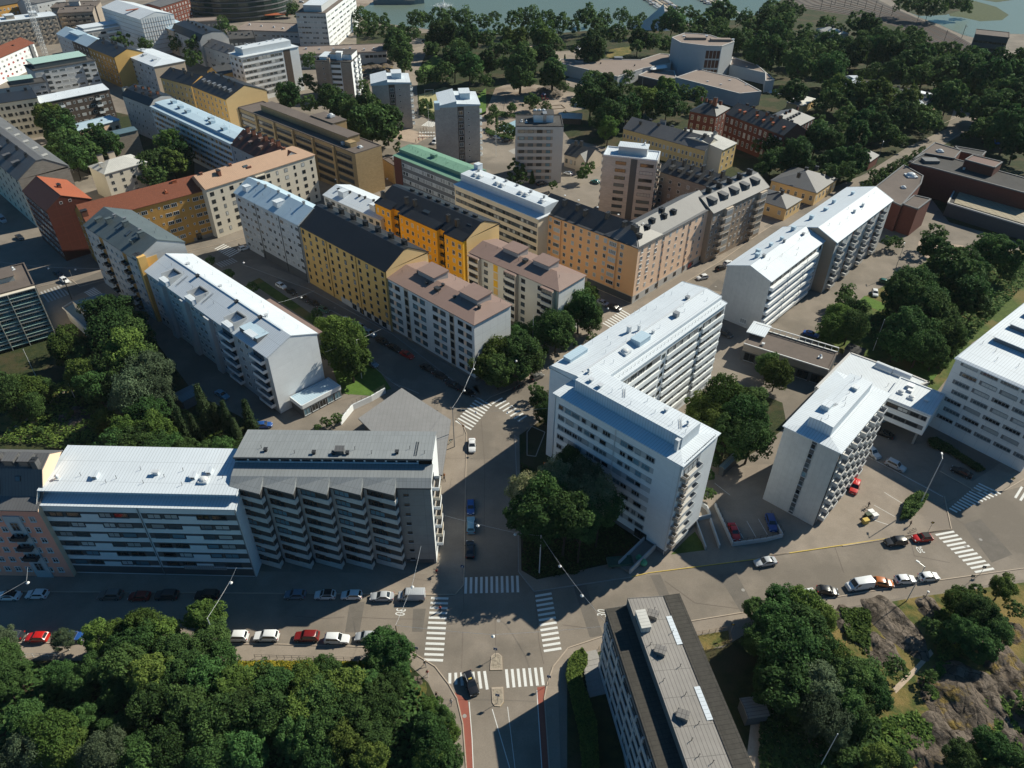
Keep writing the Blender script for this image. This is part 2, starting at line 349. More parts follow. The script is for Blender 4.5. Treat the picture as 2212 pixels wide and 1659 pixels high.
# ---------------------------------------------------------------- buildings
_wc = {}
def win_mesh(w,h,style,frame,glass,lod):
 k = (round(w,1),round(h,1),style,frame,glass,lod)
 if k in _wc: return _wc[k]
 m = MB(); n = {'1': 1,'2': 2,'3': 3,'4': 4,'x': 2,'b': 1}.get(style[0],1)
 fr = 0.1 if w < 2.2 else 0.12
 if lod: m.box(-w / 2,w / 2,-0.05,0,0,h,frame,skip='')
 else:
  for a in ((-w / 2,-w / 2 + fr,0,h),(w / 2 - fr,w / 2,0,h),(-w / 2 + fr,w / 2 - fr,0,fr),(-w / 2 + fr,w / 2 - fr,h - fr,h)):
   m.box(a[0],a[1],-0.09,0,a[2],a[3],frame)
  m.box(-w / 2 - 0.06,w / 2 + 0.06,-0.2,-0.092,-0.06,0.0,'metal_light' if 'd' not in style else frame)
 yg = -0.056 if lod else -0.02
 edges = [-w / 2 + fr + (w - 2 * fr) * i / n for i in range(n + 1)]
 if n == 2 and style[0] == '2' and 'n' in style: edges[1] = -w / 2 + fr + (w - 2 * fr) * 0.33
 for i in range(n):
  a = edges[i] + (0.035 if i else 0); b = edges[i + 1] - (0.035 if i < n - 1 else 0)
  gl = glass
  m.face([(a,yg,fr),(b,yg,fr),(b,yg,h - fr),(a,yg,h - fr)],gl)
  if not lod and i: m.box(edges[i] - 0.035,edges[i] + 0.035,-0.075,0,fr,h - fr,frame)
 if not lod: m.face([(-w / 2 + fr,-0.01,fr),(w / 2 - fr,-0.01,fr),(w / 2 - fr,-0.01,h - fr),(-w / 2 + fr,-0.01,h - fr)],frame)
 if style[0] == 'x': m.box(-w / 2 + fr,w / 2 - fr,-0.08,-0.03,h * 0.62,h * 0.62 + 0.06,frame)
 _wc[k] = m.mesh('window',uv=False); return _wc[k]

def prof_flat(D,par=0.6): return [(0,0,0),(0,par,0),(0.35,par,0.35),(0.35,0.1,0.35),(D - 0.35,0.1,0.35),(D - 0.35,par,0.35),(D,par,0),(D,0,0)]
def prof_gable(D,rh,r=0.5): return [(0,0,0),(D * r,rh,0),(D,0,0)]
def prof_hip(D,rh,r=0.5): return [(0,0,0),(D * r,rh,D * min(r,1 - r)),(D,0,0)]
def prof_pent(D,s=2.5,sl=0.5,ph=2.2,se=None,crown=0.25):
 se = s if se is None else se
 return [(0,0,0),(s,sl,se),(s,sl + ph,se),(D / 2,sl + ph + crown,se),(D - s,sl + ph,se),(D - s,sl,se),(D,0,0)]
def prof_mansard(D,d1=2.2,z1=3.6,z2=1.0): return [(0,0,0),(d1,z1,0),(D / 2,z1 + z2,0),(D - d1,z1,0),(D,0,0)]

class T_: pass
def wing(T,L,D,h,prof,wall,roof,z0=0.0,ov=0.35,caps=None,insL=True,insR=True,sides='FRLK',eave=None,org=None,base=None,fascia=None):
 """walls and roof of one wing in local axes (x along the front, y inwards); org = (x, y, rz) inside the thing"""
 ox,oy,orz = org or (0,0,0)
 wm_ = MB(); walls = {'F': wall,'R': wall,'L': wall,'K': wall}
 if isinstance(wall,dict): walls = {k: wall.get(k,wall['F']) for k in 'FRLK'}
 e = h - (0.22 if ov else 0)
 q = {'F': ((0,0),(L,0)),'R': ((L,0),(L,D)),'K': ((L,D),(0,D)),'L': ((0,D),(0,0))}
 _gab = all(abs(p[2]) < 1e-6 for p in prof) and len(prof) > 2
 for k,(a,b) in q.items():
  ee = h if (_gab and k in 'RL') else e
  wm_.face([(a[0],a[1],z0),(b[0],b[1],z0),(b[0],b[1],ee),(a[0],a[1],ee)],walls[k])
 wo = part('wall',wm_,T.o,loc=(ox,oy,0),rz=orz)
 if base:
  bm_ = MB(); t = 0.05
  for k,(a,b) in q.items():
   pass
  bm_.prism([(-t,-t),(L + t,-t),(L + t,D + t),(-t,D + t)],z0,z0 + base[1],base[0],skip='b'); part('plinth',bm_,T.o,loc=(ox,oy,0),rz=orz)
 r = MB(); pr = [list(p) for p in prof]; n = len(pr)
 gab = all(abs(p[2]) < 1e-6 for p in pr) and len(pr) > 2
 pr[0][0] -= ov; pr[-1][0] += ov
 hx = 0.12 if gab else ov
 X0 = [-hx + (p[2] if insL else 0) for p in pr]; X1 = [L + hx - (p[2] if insR else 0) for p in pr]
 for j in range(n - 1):
  a,b = pr[j],pr[j + 1]
  r.face([(X0[j],a[0],h + a[1]),(X1[j],a[0],h + a[1]),(X1[j + 1],b[0],h + b[1]),(X0[j + 1],b[0],h + b[1])],roof)
 j,k = 0,n - 1
 cm = (caps or (walls['R'] if gab else roof)); cmL = (caps or (walls['L'] if gab else roof))
 cap = MB(); cp2 = MB(); usecap = gab or caps
 while k - j >= 1:
  for X,mt,sgn in ((X1,cm,1),(X0,cmL,-1)):
   tgt = (cap if sgn > 0 else cp2) if usecap else r; off = -(hx - 0.02) * sgn if usecap else 0
   pts = [(X[j] + off,pr[j][0],h + pr[j][1]),(X[k] + off,pr[k][0],h + pr[k][1])]
   if k - 1 >= j + 1:
    pts.append((X[k - 1] + off,pr[k - 1][0],h + pr[k - 1][1]))
    if k - 1 > j + 1: pts.append((X[j + 1] + off,pr[j + 1][0],h + pr[j + 1][1]))
    tgt.face(pts if sgn > 0 else pts[::-1],mt)
  j += 1; k -= 1
 if ov:   # eave slab
  fm = fascia or roof
  if gab:
   r.box(-hx,L + hx,-ov,-0.003,h - 0.22,h - 0.003,fm); r.box(-hx,L + hx,D + 0.003,D + ov,h - 0.22,h - 0.003,fm)
  else: r.prism([(-hx,-ov),(L + hx,-ov),(L + hx,D + ov),(-hx,D + ov)],h - 0.22,h,fm,skip='t')
 if gab:   # edge trim of the gable
  for X in (-hx,L + hx - 0.12):
   for j in range(n - 1):
    a,b = pr[j],pr[j + 1]
    if abs(a[0] - b[0]) < 1e-6: continue
    vs = [(X,a[0],h + a[1] + 0.06),(X + 0.12,a[0],h + a[1] + 0.06),(X + 0.12,b[0],h + b[1] + 0.06),(X,b[0],h + b[1] + 0.06)]
    r.face(vs,fm); r.face([(X,a[0],h + a[1] - 0.2),(X,b[0],h + b[1] - 0.2),vs[3],vs[0]],fm); r.face([(X + 0.12,a[0],h + a[1] - 0.2),(X + 0.12,b[0],h + b[1] - 0.2),vs[2],vs[1]],fm)
 ro = part('roof',r,T.o,loc=(ox,oy,0),rz=orz)
 for c_ in (cap,cp2):
  if c_.f: part('gable',c_,T.o,loc=(ox,oy,0),rz=orz)
 if not org: T.roof = ro
 T.wall = wo
 T.pr = pr
 return ro

def bld(name,label,A,B,C,h,prof,wall,roof,group=None,cat='building',D=None,Lmul=1.0,**kw):
 a,b,c = G(*A,h),G(*B,h),G(*C,h)
 d = (b - a); L = d.length * Lmul; d.normalize(); nrm = Vector((-d.y,d.x,0))
 if D is None: D = (c - b).dot(nrm)
 D = abs(D)
 T = T_(); T.L,T.D,T.h = L,D,h; T.rz = math.atan2(d.y,d.x); T.org = Vector((a.x,a.y,0))
 T.o = thing(name,label,cat,(a.x,a.y,0),T.rz,group); T.wins = []; T.cnt = {}
 pr = prof(D) if callable(prof) else prof
 T.seed = random.Random(int(abs(a.x * 31 + a.y * 17)))
 wing(T,L,D,h,pr,wall,roof,**kw)
 return T
def zroof(T,y):
 p = T.pr; best = 0
 for i in range(len(p) - 1):
  if p[i][0] - 1e-6 <= y <= p[i + 1][0] + 1e-6 and p[i + 1][0] > p[i][0]:
   t = (y - p[i][0]) / (p[i + 1][0] - p[i][0]); best = p[i][1] + t * (p[i + 1][1] - p[i][1])
 return T.h + best
def face_xy(T,f,u,out=0.0,L=None,D=None):
 L = T.L if L is None else L; D = T.D if D is None else D
 if f == 'F': return (u,-out,0.0)
 if f == 'R': return (L + out,u,math.pi / 2)
 if f == 'L': return (-out,D - u,-math.pi / 2)
 return (L - u,D + out,math.pi)
def flen(T,f): return T.L if f in 'FK' else T.D
def sub_org(T,x,y,rz,org):
 if not org: return x,y,rz
 c,s = math.cos(org[2]),math.sin(org[2])
 return org[0] + c * x - s * y,org[1] + s * x + c * y,rz + org[2]
GL = ('glass_dark','glass_dark','glass_dark','glass_mid','glass_mid','glass_curtain','glass_curtain')
def win(T,f,u,z,w,h,style='2',frame='frame_white',gl=GL,out=0.0,name='window',org=None,L=None,D=None):
 x,y,rz = face_xy(T,f,u,out,L,D); x,y,rz = sub_org(T,x,y,rz,org)
 T.wins.append((x,y,z,rz,w,h,style,frame,T.seed.choice(gl),name))
def grid(T,f,n,nfl,z0,fh,w,h,style='2',frame='frame_white',gl=GL,u0=None,u1=None,skip=None,out=0.0,org=None,L=None,D=None):
 FL = (L or T.L) if f in 'FK' else (D or T.D)
 u0 = 0 if u0 is None else (u0 if u0 >= 0 else FL + u0); u1 = FL if u1 is None else (u1 if u1 > 0 else FL + u1)
 for j in range(nfl):
  for i in range(n):
   if skip and skip(i,j): continue
   ww = w[i % len(w)] if isinstance(w,(list,tuple)) else w
   hh = h[i % len(h)] if isinstance(h,(list,tuple)) else h
   st = style[i % len(style)] if isinstance(style,(list,tuple)) else style
   win(T,f,u0 + (u1 - u0) * (i + 0.5) / n,z0 + j * fh + ((h[0] - hh) if isinstance(h,(list,tuple)) else 0),ww,hh,st,frame,gl,out,org=org,L=L,D=D)
def band(T,f,u0,u1,z0,z1,mat,t=0.12,name='spandrel',out=0.0,org=None,L=None,D=None):
 FL = (L or T.L) if f in 'FK' else (D or T.D)
 if u0 < 0: u0 += FL
 if u1 <= 0: u1 += FL
 x,y,rz = face_xy(T,f,u0,out,L,D); x,y,rz = sub_org(T,x,y,rz,org)
 m = MB().box(0,u1 - u0,-t,0.0,z0,z1,mat)
 return part(name,m,T.o,loc=(x,y,0),rz=rz)
def ribbon(T,f,nfl,z0,fh,wh,u0=0.5,u1=-0.5,panel='w_midgrey',frame='frame_dark',span=None,seg=(1.3,2.6),gap=0.35,org=None,L=None,D=None,gl=GL,out=0.0,brk=()):
 """continuous window strips: a recessed coloured strip with windows of uneven width, and spandrels proud of the wall"""
 FL = (L or T.L) if f in 'FK' else (D or T.D)
 a = u0 if u0 >= 0 else FL + u0; b = u1 if u1 > 0 else FL + u1
 for j in range(nfl):
  z = z0 + j * fh
  if panel: band(T,f,a,b,z - 0.02,z + wh + 0.02,panel,0.04,'window_strip',out,org,L,D)
  u = a + 0.15
  while u < b - 1.0:
   ww = min(T.seed.uniform(*seg),b - u - 0.1)
   if ww > 0.7 and not any(p < u + ww and q > u for p,q in brk):
    win(T,f,u + ww / 2,z + 0.05,ww,wh - 0.1,T.seed.choice(('1','2n','2','3') if ww > 1.6 else ('1','2')),frame,gl,0.045 + out,org=org,L=L,D=D)
   u += ww + T.seed.choice((0.06,gap,gap * 2.5))
  if span: band(T,f,a - 0.3,b + 0.3,z - (fh - wh) + 0.06,z - 0.06,span,0.16,'spandrel',out,org,L,D)
_bc = {}
def balc_mesh(w,d,panel,slab,hgt=1.0,solid=True):
 k = (round(w,1),round(d,1),panel,slab,hgt,solid)
 if k in _bc: return _bc[k]
 m = MB(); m.box(-w / 2,w / 2,-d,0,0,0.16,slab)
 m.box(-w / 2,w / 2,-d,-d + 0.06,0.16,hgt,panel)
 m.box(-w / 2,-w / 2 + 0.06,-d + 0.06,0,0.16,hgt,panel); m.box(w / 2 - 0.06,w / 2,-d + 0.06,0,0.16,hgt,panel)
 if not solid: m.box(-w / 2,w / 2,-d - 0.03,-d,hgt - 0.08,hgt,'metal_dark')
 _bc[k] = m.mesh('balcony'); return _bc[k]
def balc(T,f,u,z,w,d,panel='w_white',slab='w_offwhite',out=0.0,door=True,org=None,L=None,D=None,gl=None):
 x,y,rz = face_xy(T,f,u,out,L,D); x,y,rz = sub_org(T,x,y,rz,org)
 link('balcony',balc_mesh(w,d,panel,slab),T.o,(x,y,z),rz)
 if door: win(T,f,u,z + 0.3,w * 0.8,1.9,'3','frame_dark',gl or ('glass_dark','glass_mid'),out,'balcony_door',org=org,L=L,D=D)
def finish(T,maxn=100):
 res = []
 mw = T.o.matrix_world if False else Matrix.Translation(T.o.location) @ Matrix.Rotation(T.rz,4,'Z')
 for wv in T.wins:
  x,y,z,rz = wv[:4]; p = mw @ Vector((x,y,z + wv[5] / 2))
  nv = Vector((math.sin(T.rz + rz),-math.cos(T.rz + rz),0))
  q = proj(p); view = (Vector((0,0,CH)) - p).normalized()
  if nv.dot(view) < -0.1 or not (-90 < q[0] < 2300 and -60 < q[1] < 1740): continue
  res.append((q[2],wv))
 res.sort(key=lambda t: t[0]); far = 230
 for dist,wv in res[:maxn]:
  x,y,z,rz,w_,h_,st,fr,gl,nm = wv
  link(nm,win_mesh(w_,h_,st,fr,gl,dist > far),T.o,(x,y,z),rz)
 rest = res[maxn:]
 if rest:
  m = MB()
  for dist,wv in rest:
   x,y,z,rz,w_,h_,st,fr,gl,nm = wv; src = win_mesh(w_,h_,st,fr,gl,True); c,s_ = math.cos(rz),math.sin(rz)
   vs = [(x + c * v.co.x - s_ * v.co.y,y + s_ * v.co.x + c * v.co.y,z + v.co.z) for v in src.vertices]
   names = [mt.name for mt in src.materials]
   for p in src.polygons: m.face([vs[i] for i in p.vertices],names[p.material_index])
  part('window',m,T.o,kind='stuff')

_rc = {}
def rmesh(kind,mat,a=1.0,b=1.0,c=1.0):
 k = (kind,mat,round(a,1),round(b,1),round(c,1))
 if k in _rc: return _rc[k]
 m = MB()
 if kind == 'vent':
  m.box(-0.3 * a,0.3 * a,-0.3 * b,0.3 * b,-0.3,0.55 * c,mat); m.box(-0.42 * a,0.42 * a,-0.42 * b,0.42 * b,0.62 * c,0.7 * c,mat)
  for s in (-0.25,0.25): m.box(s * a - 0.03,s * a + 0.03,-0.25,0.25,0.55 * c,0.62 * c,'metal_dark')
 elif kind == 'chimney':
  m.box(-a / 2,a / 2,-b / 2,b / 2,-0.8,c,mat); m.box(-a / 2 - 0.1,a / 2 + 0.1,-b / 2 - 0.1,b / 2 + 0.1,c,c + 0.14,'metal_dark')
  n = max(1,int(a / 0.5))
  for i in range(n): m.cone((-a / 2 + (i + 0.5) * a / n,0),0.12,0.1,c + 0.14,c + 0.4,6,'metal_dark')
 elif kind == 'box':
  m.box(-a / 2,a / 2,-b / 2,b / 2,-0.4,c,mat); m.box(-a / 2 - 0.08,a / 2 + 0.08,-b / 2 - 0.08,b / 2 + 0.08,c,c + 0.08,mat)
 elif kind == 'dome':
  m.box(-a / 2,a / 2,-a / 2,a / 2,-0.4,0.45,mat); m.sphere((0,0,0.45),a * 0.46,'dome',10,4,0.6,True)
 elif kind == 'hook':
  m.tube([(0,0,-0.1),(0,0,0.75),(0.14,0,0.85)],0.05,5,mat)
 elif kind == 'hood':
  m.cone((0,0),0.28 * a,0.28 * a,-0.3,0.7,8,mat); m.cone((0,0),0.42 * a,0.1,0.75,1.05,8,mat); m.box(-0.55 * a,0.55 * a,-0.55 * a,0.55 * a,-0.3,0.12,mat)
 elif kind == 'dormer':   # front at -y
  w_,d_,h_ = a,b,c
  m.face([(-w_ / 2,0,0),(w_ / 2,0,0),(w_ / 2,0,h_),(-w_ / 2,0,h_)],mat)
  m.face([(w_ / 2,0,-0.3),(w_ / 2,d_,-0.3),(w_ / 2,d_,h_),(w_ / 2,0,h_)],mat); m.face([(-w_ / 2,d_,-0.3),(-w_ / 2,0,-0.3),(-w_ / 2,0,h_),(-w_ / 2,d_,h_)],mat)
  m.face([(-w_ / 2 - 0.1,-0.15,h_ + 0.02),(w_ / 2 + 0.1,-0.15,h_ + 0.02),(w_ / 2 + 0.1,d_,h_ + 0.3),(-w_ / 2 - 0.1,d_,h_ + 0.3)],mat)
  m.box(-w_ / 2 + 0.15,w_ / 2 - 0.15,-0.06,-0.004,0.25,h_ - 0.15,'frame_dark'); m.face([(-w_ / 2 + 0.25,-0.064,0.33),(w_ / 2 - 0.25,-0.064,0.33),(w_ / 2 - 0.25,-0.064,h_ - 0.23),(-w_ / 2 + 0.25,-0.064,h_ - 0.23)],'glass_mid')
 elif kind == 'ladder':
  for s in (-0.22,0.22): m.box(s - 0.03,s + 0.03,0,a,0.12,0.17,mat)
  for i in range(int(a / 0.45)): m.box(-0.19,0.19,i * 0.45 + 0.1,i * 0.45 + 0.15,0.12,0.16,mat)
 elif kind == 'skywin':
  m.box(-a / 2,a / 2,-b / 2,b / 2,-0.05,0.14,'metal_dark'); m.face([(-a / 2 + 0.08,-b / 2 + 0.08,0.145),(a / 2 - 0.08,-b / 2 + 0.08,0.145),(a / 2 - 0.08,b / 2 - 0.08,0.145),(-a / 2 + 0.08,b / 2 - 0.08,0.145)],'glass_mid')
 elif kind == 'disc':
  m.cone((0,0),0.03,0.03,0,0.9,5,'metal_grey'); m.sphere((0,-0.1,1.0),0.4,'frame_white',8,3,0.35)
 elif kind == 'aerial':
  m.tube([(0,0,0),(0,0,3.2)],0.04,5,'metal_light')
  for z in (2.1,2.5,2.9): m.tube([(-0.6,0,z),(0.6,0,z)],0.025,4,'metal_light')
 _rc[k] = m.mesh(kind); return _rc[k]
RN = {'vent': 'roof_vent','chimney': 'chimney','box': 'plant_box','dome': 'skylight','hook': 'roof_hook','hood': 'ventilator','dormer': 'dormer','ladder': 'roof_ladder','skywin': 'skylight','disc': 'satellite_dish','aerial': 'aerial'}
def ri(T,kind,fx,y,mat='metal_grey',a=1.0,b=1.0,c=1.0,rz=0.0,z=None,dz=0.0,tilt=True):
 x = fx * T.L if abs(fx) <= 1 else fx
 if y < 0: y += T.D
 elif y <= 1: y *= T.D
 o = link(RN[kind],rmesh(kind,mat,a,b,c),getattr(T,'roof',T.o),(x,y,(zroof(T,y) if z is None else z) + dz),rz)
 if kind in ('ladder','skywin') and tilt:
  e = 0.3; sl_ = (zroof(T,min(y + e,T.D)) - zroof(T,y)) / e if kind == 'ladder' else (zroof(T,y + e) - zroof(T,y - e)) / (2 * e)
  o.rotation_euler = (math.atan(sl_),0,rz)
 return o
def scat(T,seed,**kn):
 rr = random.Random(seed)
 for k,(n,mat,lo,hi) in kn.items():
  for i in range(n):
   ri(T,k,(i + rr.uniform(0.2,0.8)) / n * 0.9 + 0.05,T.D * rr.uniform(lo,hi),mat,rr.uniform(0.8,1.3),rr.uniform(0.8,1.3),rr.uniform(0.8,1.3),rz=rr.choice((0,0.6,-0.5)) if k == 'hook' else 0)
def penthouse(T,x0,x1,y0,y1,hgt_,wallm,roofm,z=None,slope=0.3,name='penthouse'):
 zb = min(zroof(T,y0),zroof(T,y1)) - 0.2 if z is None else z
 zt = zb + hgt_; m = MB(); m.box(x0,x1,y0,y1,zb,zt,wallm,skip='tb')
 o_ = 0.25
 m.face([(x0 - o_,y0 - o_,zt),(x1 + o_,y0 - o_,zt),(x1 + o_,y1 + o_,zt + slope),(x0 - o_,y1 + o_,zt + slope)],roofm)
 m.prism([(x0 - o_,y0 - o_),(x1 + o_,y0 - o_),(x1 + o_,y1 + o_),(x0 - o_,y1 + o_)],zt - 0.15,zt - 0.004,roofm,skip='t')
 m.face([(x1 + o_,y0 - o_,zt),(x1 + o_,y1 + o_,zt),(x1 + o_,y1 + o_,zt + slope)],roofm); m.face([(x0 - o_,y1 + o_,zt),(x0 - o_,y0 - o_,zt),(x0 - o_,y1 + o_,zt + slope)],roofm)
 m.face([(x1 + o_,y1 + o_,zt),(x0 - o_,y1 + o_,zt),(x0 - o_,y1 + o_,zt + slope),(x1 + o_,y1 + o_,zt + slope)],roofm)
 return part(name,m,getattr(T,'roof',T.o))
def pipes(T,f,us,z1,mat='metal_grey',z0=0.1,org=None,L=None,D=None):
 for u in us:
  x,y,rz = face_xy(T,f,u,0.12,L,D); x,y,rz = sub_org(T,x,y,rz,org)
  part('downpipe',MB().tube([(0,0,z0),(0,0,z1)],0.09,6,mat),T.o,loc=(x,y,0))
# ================================================================ the nearer buildings
# striped white and grey terrace, bottom left
t = (0,2)
T = bld('apartment_block','seven storey terrace with stepped white and grey bands and a bright white roof',P(t,322,1052),P(t,2040,1090),P(t,845,640),19.7,
  lambda D: [(0,0,0),(2.6,0.25,0),(2.6,1.6,0),(1.5,1.75,0),(1.5,1.95,0),(D,2.6,0)],{'F': 'w_white','L': 'w_white','R': 'w_white'},'roof_white',caps='w_white')
fh = 2.72
for j in range(6):
 z = 1.9 + j * fh + 0.95
 band(T,'F',0.5,T.L / 2 - 0.3,z,z + 1.45,'w_darkgrey',0.03,'window_strip'); band(T,'F',T.L / 2 + 0.3,-0.4,z,z + 1.45,'w_darkgrey',0.03,'window_strip')
 for half in (0,1):
  o = 0.6 + half * T.L / 2
  for k,(u,w_) in enumerate(((2.0,2.6),(5.2,2.6),(11.2,2.3),(14.2,2.8))):
   if o + u + w_ < T.L - 0.4 + half: win(T,'F',o + u,z + 0.08,w_,1.28,T.seed.choice(('2','1','2n')),'frame_dark',('glass_dark','glass_mid','glass_blue','glass_curtain','glass_dark'),0.035)
  band(T,'F',o + 6.6,o + 9.9,z - 0.1,z + 0.9,'w_white',0.09,'bay_panel')
band(T,'F',0.3,T.L - 0.3,0.3,2.3,'w_darkgrey',0.05,'shopfront')
band(T,'F',T.L * 0.62,T.L * 0.85,2.0,3.2,'w_lath',0.12,'louvre_panel')
pipes(T,'F',(0.3,T.L / 2,T.L - 0.25),T.h - 0.3)
for k in range(24):
 part('gutter_bracket',MB().box(0,0.06,-0.28,0.02,T.h + 0.95,T.h + 1.45,'metal_light'),T.o,loc=(0.8 + k * (T.L - 1.6) / 23,2.58,0))
ri(T,'hood',0.06,4.6,'metal_light'); ri(T,'vent',0.55,6.2,'metal_light',1.6,1,1.2); ri(T,'dome',0.81,4.8,'metal_light',1.7)
for fx,y in ((0.25,4.6),(0.75,5.0),(0.82,6.3)): ri(T,'dormer',fx,y,'roof_white',0.9,1.4,0.7)
for fx,y in ((0.17,5.4),(0.32,3.8),(0.36,4.9),(0.46,7.2),(0.51,3.9),(0.6,5.5),(0.68,7.2),(0.71,3.6),(0.9,5.6)): ri(T,'hook',fx,y,'metal_dark')
finish(T)

# building with folded balcony front
t2 = (1,2); H = 21.7
va = [P(t,1992,890),P(t2,85,890),P(t2,370,890),P(t2,655,893),P(t2,940,897),P(t2,1222,903),P(t2,1520,908)]
tips = [P(t2,35,985),P(t2,325,992),P(t2,612,998),P(t2,900,1004),P(t2,1185,1010)]
a,b = G(*va[0],H),G(*va[-1],H); d = (b - a).normalized(); nn = Vector((-d.y,d.x,0))
c = G(*P(t2,1598,425),H + 2.6)
T = T_(); T.L = (b - a).length; T.D = (c - a).dot(nn); T.h = H; T.rz = math.atan2(d.y,d.x); T.seed = random.Random(3); T.wins = []
T.o = thing('apartment_block','grey apartment building with saw tooth balcony front and long clerestory roof','building',(a.x,a.y,0),T.rz)
def loc2(T,v): q = v - T.o.location; c_,s_ = math.cos(-T.rz),math.sin(-T.rz); return (c_ * q.x - s_ * q.y,s_ * q.x + c_ * q.y)
V = [loc2(T,G(*p,H)) for p in va]; V = [(v[0],0.0) for v in V]
TP = [loc2(T,G(*p,H)) for p in tips]; tm = 0.66 * sum(p[1] for p in TP) / 5
pitch = (V[5][0] - V[0][0]) / 5
V = [(i * pitch,0) for i in range(6)] + [(T.L,0)]; off = sum(p[0] for p in TP) / 5 - (2 * pitch); TP = [(off + i * pitch,tm) for i in range(5)]
poly = []
for i in range(5): poly += [V[i],TP[i]]
poly += [V[5],V[6],(T.L,T.D),(0,T.D)]
m = MB(); n = len(poly)
for i in range(n):
 p,q = poly[i],poly[(i + 1) % n]
 mt = 'w_concretegrain' if i < 11 and i != 10 else ('w_white' if i == 11 else 'w_concrete')
 m.face([(p[0],p[1],0),(q[0],q[1],0),(q[0],q[1],H),(p[0],p[1],H)],mt)
part('wall',m,T.o)
# roof: lower folded apron, clerestory, upper plane
s1 = 4.6; m = MB(); zl = H + 0.1
for i in range(5):
 m.face([(V[i][0],-0.3,zl),(TP[i][0] + 0.1,TP[i][1] - 0.3,zl),(TP[i][0],s1 - 3.2,zl + 1.0),(V[i][0] + 0.05,s1 - 3.2,zl + 1.0)],'roof_grey')
 m.face([(TP[i][0] + 0.1,TP[i][1] - 0.3,zl),(V[i + 1][0],-0.3,zl),(V[i + 1][0] + 0.05,s1 - 3.2,zl + 1.0),(TP[i][0],s1 - 3.2,zl + 1.0)],'roof_grey')
 for p,q in ((V[i],TP[i]),(TP[i],V[i + 1])):
  m.face([(p[0],p[1] - 0.3,zl - 0.35),(q[0],q[1] - 0.3,zl - 0.35),(q[0],q[1] - 0.3,zl),(p[0],p[1] - 0.3,zl)],'roof_darkgrey')
  m.face([(p[0],p[1] - 0.3,zl - 0.35),(p[0],p[1] + 0.3,zl - 0.35),(q[0],q[1] + 0.3,zl - 0.35),(q[0],q[1] - 0.3,zl - 0.35)],'roof_darkgrey')
m.face([(V[5][0],-0.3,zl),(T.L + 0.15,-0.3,zl),(T.L + 0.15,s1 - 3.2,zl + 1.0),(V[5][0] + 0.05,s1 - 3.2,zl + 1.0)],'roof_grey')
m.box(V[5][0],T.L + 0.15,-0.32,0.0,zl - 0.4,zl - 0.004,'roof_darkgrey')
m.face([(0,s1 - 3.2,zl + 1.0),(T.L + 0.15,s1 - 3.2,zl + 1.0),(T.L + 0.15,s1,zl + 1.5),(0,s1,zl + 1.5)],'roof_grey')
m.face([(0,s1 - 0.3,zl + 3.06),(T.L + 0.1,s1 - 0.3,zl + 3.06),(T.L + 0.1,T.D + 0.3,zl + 2.3),(0,T.D + 0.3,zl + 2.3)],'roof_grey')
m.box(-0.1,T.L + 0.1,s1 - 0.35,s1 + 0.28,zl + 2.68,zl + 2.98,'roof_darkgrey')
m.box(0,T.L - 2.6,s1,s1 + 0.2,zl + 1.2,zl + 1.75,'roof_ltblue'); m.box(0,T.L - 2.6,s1 + 0.25,s1 + 0.5,zl + 1.75,zl + 2.66,'w_darkgrey')
m.box(T.L - 2.55,T.L,s1 + 1.4,s1 + 1.6,zl + 1.4,zl + 2.8,'w_darkgrey')
m.face([(T.L,-0.0,H),(T.L,T.D,H),(T.L,T.D,zl + 2.3),(T.L,s1,zl + 3.0),(T.L,s1,zl + 1.5),(T.L,s1 - 3.2,zl + 1.0)],'w_white')
m.face([(0,T.D,H),(0,0,H),(0,s1 - 3.2,zl + 1.0),(0,s1,zl + 1.5),(0,s1,zl + 3.0),(0,T.D,zl + 2.3)],'w_concrete')
part('roof',m,T.o)
for k in range(17): part('clerestory_window',MB().box(0,1.9,-0.05,0.0,zl + 1.85,zl + 2.55,'glass_dark').box(1.98,2.3,-0.12,0.0,zl + 1.8,zl + 2.3,'frame_white'),T.o,loc=(0.3 + k * (T.L - 3.2) / 17,s1 + 0.24,0))
T.pr = [(0,0.1),(s1,3.1),(T.D,2.4)]
seglen = math.hypot(TP[0][0] - V[0][0],TP[0][1]); ang = math.atan2(TP[0][1],TP[0][0] - V[0][0])
ang2 = math.atan2(-TP[0][1],V[1][0] - TP[0][0]); sl2 = math.hypot(V[1][0] - TP[0][0],TP[0][1])
fh = 2.62
for i in range(5):
 for j in range(8):
  z = H - 2.75 - j * fh
  if z < 0.3: continue
  def pt(u): return (V[i][0] + math.cos(ang) * u,V[i][1] + math.sin(ang) * u)
  x,y = pt(2.4); x += math.sin(ang) * 0.05; y -= math.cos(ang) * 0.05; T.wins.append((x,y,z + 1.0,ang,3.2,1.4,'3','frame_brown',T.seed.choice(('glass_dark','glass_dark','glass_dark','glass_blue')),'window'))
  # flat dark strip painting the shaded balcony opening, then front panel and side
  bm_ = MB()
  bm_.box(0.9,seglen - 0.02,-0.03,0.01,1.05,2.45,'frame_dark')
  bm_.box(seglen - 3.15,seglen + 0.1,-0.16,-0.02,-0.12,1.05,'w_concretegrain')
  bm_.box(seglen - 0.02,seglen + 0.1,-0.02,1.0,-0.12,1.05,'w_concretegrain')
  x,y = V[i]; part('balcony',bm_,T.o,loc=(x,y,z),rz=ang)
  b2 = MB(); b2.box(0.02,sl2 - 0.05,-0.05,-0.01,-0.1,2.5,'frame_dark'); b2.box(0.0,sl2 * 0.8,-0.1,-0.052,-0.12,0.95,'w_midgrey'); part('balcony',b2,T.o,loc=(TP[i][0],TP[i][1],z),rz=ang2)  # dark board stands for shade in the recessed return
for j in range(8):
 z = H - 2.4 - j * fh
 if z > 0.4: T.wins.append((V[5][0] + 1.7,0,z,0,0.95,0.62,'1','frame_dark','glass_dark','window'))
